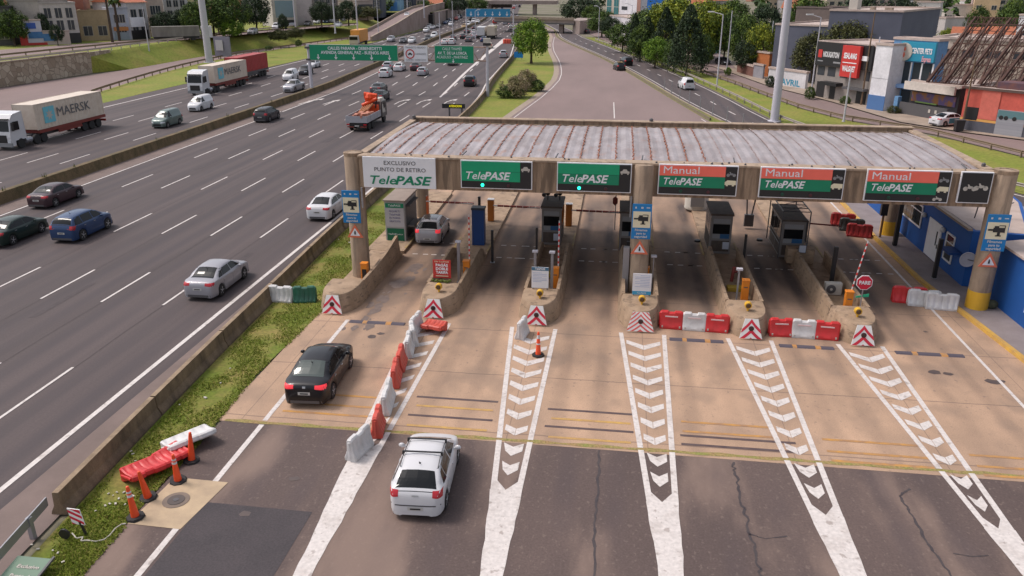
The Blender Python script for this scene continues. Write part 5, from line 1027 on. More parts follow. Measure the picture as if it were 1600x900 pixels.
# ------------------------------------------------------------------ vehicles
SPEC = {
 'sedan': dict(L=4.6, W=.90, wy=(-1.36, 1.33), wr=.325,
   top=[(-2.3, .50), (-2.27, .78), (-2.20, .98), (-2.0, 1.05), (-1.62, 1.10), (-1.2, 1.30), (-.75, 1.44), (-.2, 1.48), (.35, 1.45), (.75, 1.31), (1.3, 1.02), (1.7, .93), (2.1, .80), (2.26, .62), (2.3, .42)],
   belt=[(-2.3, .45), (-2.26, .70), (-2.18, .90), (-1.7, 1.0), (-1, .99), (0, .95), (1.25, .92), (1.9, .80), (2.2, .62), (2.3, .40)],
   plan=[(-2.3, .62), (-2.24, .74), (-2.1, .82), (-1.7, .89), (0, .90), (1.5, .88), (2.0, .80), (2.2, .68), (2.3, .48)],
   rw=(-1.66, -.86, .62, .50), ws=(1.24, .48, .66, .54), sw=[((-.95, .99, 1.37), (-.38, .99, 1.385), (-1.32, 1.03, None)), ], tail=(-.82, -.42, .80, .97), zs=.99),
 'hatch': dict(L=3.95, W=.86, wy=(-1.22, 1.22), wr=.31,
   top=[(-1.97, .48), (-1.94, .76), (-1.87, .97), (-1.74, 1.09), (-1.48, 1.28), (-1.15, 1.42), (-.6, 1.50), (.1, 1.49), (.45, 1.42), (.75, 1.28), (1.2, 1.03), (1.5, .93), (1.8, .78), (1.94, .60), (1.97, .42)],
   belt=[(-1.97, .48), (-1.9, .88), (-1.75, 1.02), (-1.2, 1.02), (0, .97), (1.15, .93), (1.6, .82), (1.85, .62), (1.97, .40)],
   plan=[(-1.97, .50), (-1.93, .66), (-1.80, .77), (-1.55, .835), (-1.2, .86), (0, .86), (1.2, .84), (1.65, .76), (1.88, .62), (1.97, .46)],
   rw=(-1.76, -1.26, .63, .50), ws=(1.14, .44, .64, .52), tail=(-.80, -.52, .80, 1.02), zs=1.0),
 'suv': dict(L=4.4, W=.92, wy=(-1.32, 1.32), wr=.36,
   top=[(-2.2, .55), (-2.17, .90), (-2.10, 1.12), (-1.98, 1.30), (-1.78, 1.52), (-1.5, 1.62), (-.6, 1.68), (.2, 1.65), (.55, 1.56), (.85, 1.40), (1.25, 1.15), (1.7, 1.06), (2.0, .92), (2.16, .70), (2.2, .5)],
   belt=[(-2.2, .52), (-2.14, .98), (-1.95, 1.14), (-1.2, 1.12), (0, 1.07), (1.2, 1.04), (1.8, .94), (2.1, .70), (2.2, .46)],
   plan=[(-2.2, .70), (-2.14, .80), (-1.95, .87), (-1.4, .91), (0, .92), (1.4, .90), (1.85, .82), (2.1, .68), (2.2, .52)],
   rw=(-2.03, -1.70, .66, .56), ws=(1.2, .56, .70, .58), tail=(-.86, -.60, .86, 1.12), zs=1.1),
 'van': dict(L=4.3, W=.90, wy=(-1.3, 1.32), wr=.33,
   top=[(-2.15, .50), (-2.13, 1.4), (-2.08, 1.74), (-1.9, 1.84), (-.6, 1.86), (.35, 1.82), (.65, 1.66), (1.0, 1.35), (1.3, 1.13), (1.7, 1.02), (2.0, .88), (2.12, .68), (2.15, .5)],
   belt=[(-2.15, .48), (-2.1, 1.05), (-1.9, 1.12), (0, 1.1), (1.25, 1.05), (1.75, .92), (2.05, .70), (2.15, .46)],
   plan=[(-2.15, .78), (-2.08, .86), (-1.8, .90), (0, .90), (1.4, .88), (1.85, .80), (2.05, .68), (2.15, .52)],
   rw=(-2.3, -2.05, .6, .55), ws=(1.24, .62, .68, .58), tail=(-.86, -.72, .80, 1.15), zs=1.1),
 'pickup': dict(L=5.2, W=.92, wy=(-1.6, 1.6), wr=.38,
   top=[(-2.6, .6), (-2.57, 1.0), (-2.5, 1.10), (-1.2, 1.10), (-1.0, 1.2), (-.8, 1.62), (-.5, 1.74), (.3, 1.73), (.6, 1.62), (1.2, 1.2), (1.6, 1.12), (2.3, 1.02), (2.55, .8), (2.6, .55)],
   belt=[(-2.6, .55), (-2.55, 1.0), (-2.4, 1.05), (0, 1.08), (1.2, 1.08), (2.2, .98), (2.5, .8), (2.6, .5)],
   plan=[(-2.6, .80), (-2.5, .88), (-2.2, .92), (0, .92), (1.8, .90), (2.3, .84), (2.52, .72), (2.6, .56)],
   rw=(-.98, -.74, .66, .6), ws=(1.18, .6, .7, .6), tail=(-.9, -.72, .75, 1.02), zs=1.12)}
def section(sp, y):
    T = sitp(sp['top'], y); Bt = min(sitp(sp['belt'], y), T - .02); w = sitp(sp['plan'], y)
    zb = .20
    for wy in sp['wy']:
        r = sp['wr'] + .055; d = abs(y - wy)
        if d < r: zb = max(zb, sp['wr'] + math.sqrt(r*r - d*d) * .98)
    zb = min(zb, Bt - .10); h = T - Bt
    g = max(0, min(1, (h - .10) / .16)); g = g*g*(3-2*g)
    tum = .48
    def mix(a, b): return (lerp(a[0], b[0], g), lerp(a[1], b[1], g))
    zm = zb + (Bt - zb) * .45
    pts = [(w*.80, zb+.03), (w*.96, zb), (w*.995, zb + min(.1, (Bt-zb)*.25)), (w*1.0, zm), (w*.988, Bt-.07*min(1, (Bt-zb)/.3)), (w*.955, Bt)]
    ca, gl = [], []
    ca.append((w*.92, Bt + .02)); ca.append((w*.92 - tum*.5*h, Bt + .5*h)); ca.append((w*.92 - tum*(h-.09), T - .085)); ca.append((w*.92 - tum*(h-.09) - .075, T - .045)); ca.append(((w*.92 - tum*h)*.55, T-.014)); ca.append((0, T))
    gl.append((w*.90, Bt + h*.25)); gl.append((w*.82, Bt + h*.5)); gl.append((w*.70, Bt + h*.72)); gl.append((w*.5, Bt + h*.88)); gl.append((w*.28, Bt + h*.97)); gl.append((0, T))
    pts += [mix(a, b) for a, b in zip(gl, ca)]
    return [(x, y, z) for x, z in pts] + [(-x, y, z) for x, z in reversed(pts[:-1])]
def body_geo(sp):
    L = sp['L']; ys = set([-L/2, -L/2+.015, -L/2+.035, -L/2+.06, L/2-.05, L/2-.02, L/2])
    n = int(L / .07)
    for i in range(n+1): ys.add(round(lerp(-L/2+.08, L/2-.08, i/n), 4))
    for wy in sp['wy']:
        for i in range(-10, 11): ys.add(round(wy + (sp['wr']+.055) * math.sin(math.pi/2*i/10) * .999, 4))
        ys.add(round(wy - sp['wr'] - .058, 4)); ys.add(round(wy + sp['wr'] + .058, 4))
    ys = sorted(ys); out = [ys[0]]
    for y in ys[1:]:
        if y - out[-1] > .004: out.append(y)
    b = MB(); b.loft([section(sp, y) for y in out], closed=True, caps=True); return b
def decal(bvh, c00, c10, c11, c01, d, n=8, m=5, off=.006):
    b = MB(); d = Vector(d).normalized(); g = []
    for j in range(m+1):
        row = []
        for i in range(n+1):
            u, v = i/n, j/m; p = (Vector(c00)*(1-u)+Vector(c10)*u)*(1-v) + (Vector(c01)*(1-u)+Vector(c11)*u)*v
            h = bvh.ray_cast(p - d*5, d)
            if h[0] is None: row.append(None); continue
            nn = h[1] if h[1].dot(d) < 0 else -h[1]; row.append(h[0] + nn*off)
        g.append(row)
    for j in range(m):
        for i in range(n):
            q = (g[j][i], g[j][i+1], g[j+1][i+1], g[j+1][i])
            if all(x is not None for x in q) and max((q[0]-q[2]).length, (q[1]-q[3]).length) < .5: b.face([tuple(x) for x in q])
    return b
def join(*bs):
    o = MB()
    for b in bs:
        n = len(o.v); o.v += b.v; o.f += [tuple(i+n for i in f) for f in b.f]; o.m += b.m
    return o
def make_car(kind, detail=True, extra=None):
    sp = SPEC[kind]; L = sp['L']
    t = thing({'sedan': 'sedan_car', 'hatch': 'hatchback_car', 'suv': 'off_road_car', 'van': 'small_van', 'pickup': 'pickup_truck'}[kind], '', 'car', (0, -300, 0))
    bb = body_geo(sp); bvh = BVHTree.FromPolygons([Vector(v) for v in bb.v], bb.f)
    body = bb.build('body', PS, t, smooth=42, world=False)
    body.material_slots[0].link = 'OBJECT'; body.material_slots[0].material = PS
    D = (0, 0, -1); zr = sp['zs']
    r0, r1, rx0, rx1 = sp['rw']; w0, w1, wx0, wx1 = sp['ws']
    if kind == 'van': rear = decal(bvh, (-rx0, 0, 1.15), (rx0, 0, 1.15), (rx1, 0, 1.62), (-rx1, 0, 1.62), (0, 1, 0), 10, 5)
    else: rear = decal(bvh, (-rx0, r0, 0), (rx0, r0, 0), (rx1, r1, 0), (-rx1, r1, 0), D, 12, 6)
    front = decal(bvh, (-wx0, w0, 0), (wx0, w0, 0), (wx1, w1, 0), (-wx1, w1, 0), D, 12, 6)
    topz = sitp(sp['top'], -.3) - .12
    sides = []
    for s in (-1, 1):
        d = (-s, 0, 0)
        ya, yb = w0 - .28, w1 - .02        # front corner low / high
        if kind == 'sedan': spans = [((ya, .02), (yb, .0)), ((-.06, -1.0), (-.06, -.80)), ((-1.03, -1.42), (-.83, -1.0))]
        elif kind == 'hatch': spans = [((ya, .0), (yb, .02)), ((-.08, -.98), (-.06, -.92)), ((-1.02, -1.42), (-.97, -1.15))]
        elif kind == 'suv': spans = [((ya, .05), (yb, .05)), ((-.03, -1.05), (-.03, -1.0)), ((-1.12, -1.85), (-1.08, -1.55))]
        elif kind == 'van': spans = [((ya, .15), (yb, .2))]
        else: spans = [((ya, .3), (yb, .3)), ((.22, -.6), (.22, -.5))]
        for (a0, a1), (b0, b1) in spans:
            zl = zr + (.03 if kind == 'sedan' else .02)
            sides.append(decal(bvh, (0, a0, zl), (0, a1, zl + .01), (0, b1, topz), (0, b0, topz), d, 6, 4))
    if kind == 'van' and detail is not None: pass
    ta0, ta1, tz0, tz1 = sp['tail']
    tails = []; heads = []
    for s in (-1, 1):
        tails.append(decal(bvh, (s*ta0, 0, tz0), (s*ta1, 0, tz0 + .04), (s*ta1, 0, tz1), (s*ta0*1.0, 0, tz1), (0, 1, 0), 6, 4, .008))
        tails.append(decal(bvh, (0, -L/2+.04, tz0+.02), (0, -L/2+.30, tz0+.07), (0, -L/2+.34, tz1-.01), (0, -L/2+.06, tz1), (-s, 0, 0), 4, 3, .008))
        zz = sitp(sp['belt'], L/2-.15)
        heads.append(decal(bvh, (s*sp['W']*.9, 0, zz-.14), (s*.42, 0, zz-.16), (s*.45, 0, zz-.02), (s*sp['W']*.88, 0, zz+.02), (0, -1, 0), 6, 3, .008))
    tv = []
    if detail:
        rear.build('rear_window', glass, t, world=False); front.build('windscreen', glass, t, world=False)
        for q in sides: q.build('side_window', glass, t, world=False)
        for i in range(0, 4, 2): join(tails[i], tails[i+1]).build('tail_light', taill, t, world=False)
        for q in heads: q.build('headlight', headl, t, world=False)
        for s in (-1, 1):
            q = MB(); q.ball((s*(sp['W']+.07), w0-.52, zr+.02), .11, 10, (1, .6, .75)).box(s*(sp['W']-.05), w0-.56, zr-.03, s*(sp['W']+.05), w0-.48, zr+.02)
            mo = q.build('mirror', PS if kind not in () else black, t, smooth=60, world=False); mo.material_slots[0].link = 'OBJECT'; mo.material_slots[0].material = black
            b2 = MB()
            for yh in (-.02 if kind != 'van' else .2, -1.0 if kind in ('sedan', 'suv') else -.95):
                h = bvh.ray_cast(Vector((s*3, yh, zr-.14)), Vector((-s, 0, 0)))
                if h[0]: b2.obox((h[0].x + s*.012, yh, zr-.14), (.03, .17, .03))
            b2.build('door_handle', chrome, t, world=False)
            b3 = join(*[decal(bvh, (0, yy_, .3), (0, yy_-.014, .3), (0, yy_-.014, zr-.02), (0, yy_, zr-.02), (-s, 0, 0), 1, 6, .004) for yy_ in (w0-.35, -.03, -1.02)])
            b3.build('door_seam', black, t, world=False)
        pz = .40 if kind == 'hatch' else .60
        decal(bvh, (-.24, 0, pz), (.24, 0, pz), (.24, 0, pz+.12), (-.24, 0, pz+.12), (0, 1, 0), 2, 1, .012).build('rear_plate', platem, t, world=False)
        decal(bvh, (-.16, 0, pz+.03), (.16, 0, pz+.03), (.16, 0, pz+.08), (-.16, 0, pz+.08), (0, 1, 0), 2, 1, .016).build('plate_characters', black, t, world=False)
        decal(bvh, (-.7, 0, .24), (.7, 0, .24), (.66, 0, .36), (-.66, 0, .36), (0, 1, 0), 10, 2, .006).build('rear_bumper_insert', dgrey, t, world=False)
        decal(bvh, (-.5, 0, .30), (.5, 0, .30), (.42, 0, .52), (-.42, 0, .52), (0, -1, 0), 8, 3, .006).build('grille', black, t, world=False)
        tz = sitp(sp['top'], -L/2+.2) - .04
        decal(bvh, (-.68, -L/2+.13, 0), (.68, -L/2+.13, 0), (.68, -L/2+.142, 0), (-.68, -L/2+.142, 0), D, 10, 1, .004).build('boot_seam', black, t, world=False)
        a = MB(); a.tube((0, -1.0, sitp(sp['top'], -1.0)), (0, -1.12, sitp(sp['top'], -1.0)+.14), .012, .006, 6).ball((0, -1.0, sitp(sp['top'], -1.0)), .035, 8); a.build('aerial', black, t, world=False)
    else:
        join(rear, front, *sides).build('windows', glass, t, world=False); [join(tails[i], tails[i+1]).build('tail_light', taill, t, world=False) for i in (0, 2)]; [q.build('headlight', headl, t, world=False) for q in heads]
    u = MB(); u.box(-sp['W']*.82, -L/2+.12, .16, sp['W']*.82, L/2-.15, .42)
    for wy in sp['wy']: u.box(-sp['W']*.84, wy-.4, .3, sp['W']*.84, wy+.4, .66)
    u.build('underbody', black, t, world=False)
    for wy in sp['wy']:
        for s in (-1, 1):
            x = s*(sp['W']-.115); r = sp['wr']
            ty = MB(); ty.lathe((x, wy, r), [(r*.68, -.10), (r*.93, -.105), (r, -.07), (r, .07), (r*.93, .105), (r*.68, .10)], 22, 'X')
            tyo = ty.build('tyre' if False else 'wheel', rub, t, smooth=40, world=False)
            rim = MB(); rim.lathe((x + s*.08, wy, r), [(r*.68, -.01), (r*.66, .02), (r*.58, .0)], 22, 'X')
            for k in range(5 if detail else 4):
                a_ = 2*math.pi*k/5; rim.loft([[(x + s*.09, wy + rr*math.cos(a_+da), r + rr*math.sin(a_+da)) for rr, da in ((.02, -.5), (r*.62, -.14), (r*.62, .14), (.02, .5))], [(x + s*.105, wy + rr*math.cos(a_+da), r + rr*math.sin(a_+da)) for rr, da in ((.02, -.5), (r*.62, -.10), (r*.62, .10), (.02, .5))]])
            rim.lathe((x + s*.10, wy, r), [(.06, -.01), (.05, .015)], 10, 'X')
            disc = rim.build('rim', chrome, tyo, world=False)
    reg(t); t['bvh'] = 0
    return t, bvh
PROTO = {}; BV = {}
for k in SPEC: PROTO[k], BV[k] = make_car(k)
LITE = {}
for k in SPEC: LITE[k], _b = make_car(k, False)
firsts = set()
def put_car(kind, x, y, rz, pmat, label, lite=None, group=None, cat=None):
    lite = (y > 110) if lite is None else lite
    P_ = LITE[kind] if lite else PROTO[kind]
    o = copy_tree(P_); o.location = (x, y, .005); o.rotation_euler = (0, 0, rz)
    for c in o.children:
        if c.name.startswith('body') or (c.name.startswith('mirror') and pmat not in (PG,)): c.material_slots[0].link = 'OBJECT'; c.material_slots[0].material = pmat
    o['label'] = label; o['category'] = cat or {'van': 'van', 'pickup': 'pickup truck', 'suv': 'off-road car'}.get(kind, 'car')
    if group: o['group'] = group
    return o
CH = {}
def child(o, nm): return [c for c in o.children if c.name.startswith(nm)]
# the three cars of the toll lanes
bc = put_car('sedan', -11.72, 28.35, R(3.5), PB, 'black sedan driving up to the leftmost lane', False)
for c in child(bc, 'tail_light'): c.data = c.data.copy(); c.data.materials[0] = brake
q = decal(BV['sedan'], (-.06, 0, .86), (.06, 0, .86), (.06, 0, .94), (-.06, 0, .94), (0, 1, 0), 2, 2, .012); q.build('badge', chrome, bc, world=False)
for c in child(bc, 'rear_window'): c.data = c.data.copy(); c.data.materials[0] = flat('pale_glass', (.05, .065, .06), .12, coat=.2)
wc = put_car('hatch', -5.72, 21.85, R(3), PW, 'white hatchback with black roof bars driving towards the second lane', False); wc.scale = (1.02, 1.03, 1.0)
def bars(b):
    for yb in (-.55, .25):
        zt = sitp(SPEC['hatch']['top'], yb); b.box(-.62, yb-.025, zt+.05, .62, yb+.025, zt+.085)
        for s in (-1, 1): b.box(s*.58, yb-.03, zt-.05, s*.64, yb+.03, zt+.07)
b = MB(); bars(b); b.build('roof_bar', black, wc, world=False)
b = MB()
for s in (-1, 1): b.path([(s*.585, yy_, sitp(SPEC['hatch']['top'], yy_) + .0) for yy_ in (-1.15, -.8, -.4, 0, .35)], .014, 5)
b.build('roof_rail', dgrey, wc, world=False)
for c in child(wc, 'rear_bumper_insert'): c.data = c.data.copy(); c.data.materials[0] = PW
decal(BV['hatch'], (-.76, 0, .545), (.76, 0, .545), (.76, 0, .585), (-.76, 0, .585), (0, 1, 0), 10, 1, .01).build('bumper_line', dgrey, wc, world=False)
decal(BV['hatch'], (-.1, 0, .86), (.1, 0, .86), (.1, 0, .90), (-.1, 0, .90), (0, 1, 0), 3, 1, .012).build('badge', chrome, wc, world=False)
sc = put_car('hatch', -11.68, 48.9, R(2), PS, 'silver hatchback with a dark glass roof stopped beside the kiosk', False)
decal(BV['hatch'], (-.46, -.95, 0), (.46, -.95, 0), (.48, .3, 0), (-.48, .3, 0), (0, 0, -1), 6, 8, .006).build('glass_roof', flat('roof_glass', (.05, .045, .05), .15, coat=.4), sc, world=False)
for c in child(sc, 'tail_light'): c.data = c.data.copy(); c.data.materials[0] = brake
GA = 'cars driving away on the highway'; GT = 'vehicles coming towards the camera on the left carriageway'
# (px, py of the ground under the near end, kind, paint, label)
AW = [(312, 470, 'sedan', PS, 'silver sedan nearest the camera on the highway'), (497, 346, 'sedan', PW, 'white sedan on the highway left of the leftmost column'), (100, 380, 'suv', PBL, 'blue off-road car on the highway at the left'),
 (60, 327, 'sedan', PM, 'dark maroon sedan next to the median wall at the left edge'), (-12, 388, 'sedan', PDG, 'very dark green car cut off by the left edge'), (407, 192, 'suv', PD, 'dark car next to the median wall above the blue car'),
 (588, 160, 'sedan', PD, 'dark sedan directly ahead of the crane truck'), (586, 147, 'sedan', PG, 'grey sedan two cars ahead of the crane truck'), (598, 122, 'suv', PW, 'white off-road car with black trim below the wide green sign'), (603, 111, 'suv', PS, 'silver car tucked under the right end of the wide green sign'),
 (620, 112, 'sedan', PW, 'white sedan under the white restriction sign, left lane'), (646, 111, 'sedan', PM, 'dark maroon car just below the white restriction sign'), (657, 119, 'hatch', PS, 'silver hatchback right of the maroon car below the restriction sign'),
 (704, 103, 'sedan', PD, 'dark car showing under the small green sign'), (731, 136, 'suv', PB, 'black off-road car beside the white exit wedge'), (785, 91, 'suv', PS, 'silver car in the exit lane near the blue roadside sign'),
 (763, 76, 'hatch', PCR, 'pale car behind the post head right of the small green sign'), (754, 66, 'sedan', PBL, 'dark blue car between the two far lorries'), (722, 61, 'sedan', PB, 'black car left of the far lorries'), (730, 66, 'sedan', PG, 'grey car below the black one, left of the far lorries'),
 (740, 60, 'sedan', PS, 'silver car just left of the far box lorry'), (739, 54, 'hatch', PW, 'white car ahead of the silver one left of the far box lorry'), (728, 52, 'sedan', PD, 'dark car near the far median'), (740, 47, 'sedan', PM, 'maroon car at the far median below the blue overhead sign'),
 (767, 45, 'suv', PW, 'white car ahead of the cream lorry'), (797, 47, 'suv', PW, 'far white car in the exit lane, nearer of two'), (797, 41, 'sedan', PG, 'far dark car in the exit lane, farther of two'), (772, 37, 'suv', PR, 'far red and white car under the blue sign'), (792, 37, 'suv', PD, 'far dark car at the right end of the blue sign'), (759, 48, 'sedan', PBL, 'far dark blue car above the lorries'), (706, 63, 'hatch', PG, 'grey car against the far median wall'), (704, 70, 'suv', PW, 'white car under the top left corner of the small green sign'), (693, 70, 'sedan', PW, 'white car right of the white restriction sign top')]
TO = [(247, 201, 'van', PGR, 'grey-green people carrier between the container lorry and the median'), (302, 175, 'van', PW, 'white delivery van below the second container lorry'), (450, 145, 'pickup', PS, 'silver pickup next to the gantry post'), (447, 127, 'van', PW, 'white van with a box behind the gantry post'),
 (471, 118, 'suv', PD, 'dark off-road car right of the gantry post'), (484, 107, 'sedan', PW, 'white sedan at the left end of the wide green sign'), (588, 99, 'sedan', PB, 'black car showing below the middle of the wide green sign'), (608, 66, 'suv', PS, 'silver car below the stepped wall, first of three'), (627, 68, 'sedan', PD, 'dark car below the stepped wall, second of three'),
 (641, 68, 'suv', PW, 'white car below the stepped wall, third of three'), (664, 51, 'suv', PW, 'white van-like car near the ramp wall'), (674, 46, 'sedan', PS, 'silver car near the ramp wall'), (669, 44, 'hatch', PW, 'white car just ahead of the silver one near the ramp wall'), (683, 44, 'sedan', PG, 'grey car near the ramp wall'), (666, 65, 'pickup', PD, 'dark pickup above the white restriction sign'), (676, 60, 'van', PW, 'white van with a red trailer look above the restriction sign'),
 (703, 41, 'suv', PW, 'white car alone in the far left carriageway'), (730, 41, 'van', PW, 'white van at the far median top'), (724, 45, 'suv', PY, 'tan car by the far median'), (745, 37, 'suv', PW, 'white car under the left part of the blue sign')]
for i, (px, py, kind, pm, lab) in enumerate(AW):
    x, y = G(px, py); L = SPEC[kind]['L']; dx = sitp(MD, y + 8) - sitp(MD, y); rz = math.atan2(-dx, 8) if y > 120 else 0
    put_car(kind, x, y + L/2 - .1, rz, pm, lab, group=GA, lite=y > 125)
for i, (px, py, kind, pm, lab) in enumerate(TO):
    x, y = G(px, py); L = SPEC[kind]['L']; dx = sitp(MD, y + 8) - sitp(MD, y); rz = (math.atan2(-dx, 8) if y > 120 else 0) + math.pi
    put_car(kind, x, y + L/2 - .1, rz, pm, lab, group=GT, lite=y > 125)
# side road, ramp, streets
sl = math.atan2(4.0, 22)
van2 = put_car('van', 10.35, 131.5, R(12), PW, 'white panel van driving up the side road on the right', False)
decal(BV['van'], (-.55, 0, 1.15), (-.05, 0, 1.15), (-.05, 0, 1.58), (-.5, 0, 1.58), (0, 1, 0), 4, 4, .012).build('rear_door_glass', glass, van2, world=False)
x, y = G(967, 111); tx = put_car('hatch', x, y + 2, R(15), PB, 'black and yellow taxi on the side road', True); b = MB(); b.face([(-.52, -1.2, 1.53), (.52, -1.2, 1.53), (.52, .2, 1.53), (-.52, .2, 1.53)]); b.build('yellow_roof', PY, tx, world=False)
x, y = G(978, 103); put_car('suv', x, y + 2, R(16), PB, 'black off-road car ahead of the taxi on the side road', True)
for px, py, kind, pm, rz, z, lab in ((915, 52, 'sedan', PD, 25, 0, 'far dark car on the local street near the overpass'), (1209, 0, '', None, 0, 0, ''), (1215, 0, '', None, 0, 0, ''),
    (622, 33, 'sedan', PW, 190, 3.2, 'white car climbing the ramp, nearer of two'), (636, 26, 'sedan', PW, 190, 4.6, 'white car climbing the ramp, farther of two'), (395, 54, 'suv', PS, 188, UZ, 'silver car on the upper street behind the grass bank'), (432, 46, 'van', PW, 190, UZ, 'white van half hidden by bushes on the upper street'), (458, 41, 'suv', PS, 190, UZ, 'silver car parked before the pale building'), (481, 40, 'sedan', PG, 190, UZ, 'grey car on the upper street left of the white ones'),
    (495, 37, 'sedan', PW, 190, UZ, 'white car on the upper street under the dark trees'), (510, 36, 'sedan', PBL, 190, UZ, 'blue car parked under the dark trees'), (519, 35, 'suv', PW, 190, UZ, 'white car parked beside the blue one under the dark trees'), (529, 42, 'sedan', PW, 190, UZ, 'white sedan on the upper street right of the tall white pole'), (537, 33, 'sedan', PS, 190, UZ, 'silver car parked far up the upper street'), (564, 31, 'suv', PW, 190, UZ, 'white car far up the upper street near the poles')):
    if not kind: continue
    x, y = G(px, py, z); o = put_car(kind, x, y, R(rz), pm, lab, True, 'cars on ramps and upper streets'); o.location.z = z + .02
for px, py, kind, pm, rz, lab in ((1212, 0, '', None, 0, ''), (1103, 93, 'hatch', PW, 15, 'white car parked nearest the corner of the side street'), (1108, 86, 'sedan', PS, 15, 'silver car parked second along the side street'), (1112, 80, 'hatch', PGR, 15, 'grey-green car parked farthest up the side street'), (1131, 103, 'sedan', PB, 200, 'black car parked at the right of the side street corner'), (941, 52, 'van', PW, 30, 'white van parked before the white buildings, left one'), (948, 54, 'suv', PW, 30, 'white car parked before the white buildings, middle one'), (956, 57, 'van', PS, 30, 'pale van parked before the white buildings, right one')):
    if not kind: continue
    x, y = G(px, py); o = put_car(kind, x, y + 2, R(rz), pm, lab, True, 'cars parked along the right side streets'); o.location.z = .14
x, y = G(1478, 198); wcx = put_car('sedan', x + .3, y + .4, R(-62), PW, 'white car with teal doors standing in front of the coral building', False); wcx.location.z = .13
b = MB(); b.box(.895, -.9, .35, .93, .9, .95); b.build('teal_side', flat('teal', (.01, .22, .30), .4), wcx, world=False)
t = thing('wheeled_bin', 'dark bin on the pavement beside the white and teal car', 'bin', (*G(1497, 206), .12)); bxx, byy = G(1497, 206); part('body', black, t, lambda b: b.prism([(bxx-.4, byy-.3), (bxx+.4, byy-.3), (bxx+.4, byy+.4), (bxx-.4, byy+.4)], .13, 1.3, 1.15)); part('lid', dgrey, t, lambda b: b.obox((bxx, byy, 1.34), (1.0, .8, .07)))
for k in SPEC:
    for d_ in (PROTO, LITE):
        def rm(o):
            for c in list(o.children): rm(c)
            bpy.data.objects.remove(o)
        rm(d_[k])
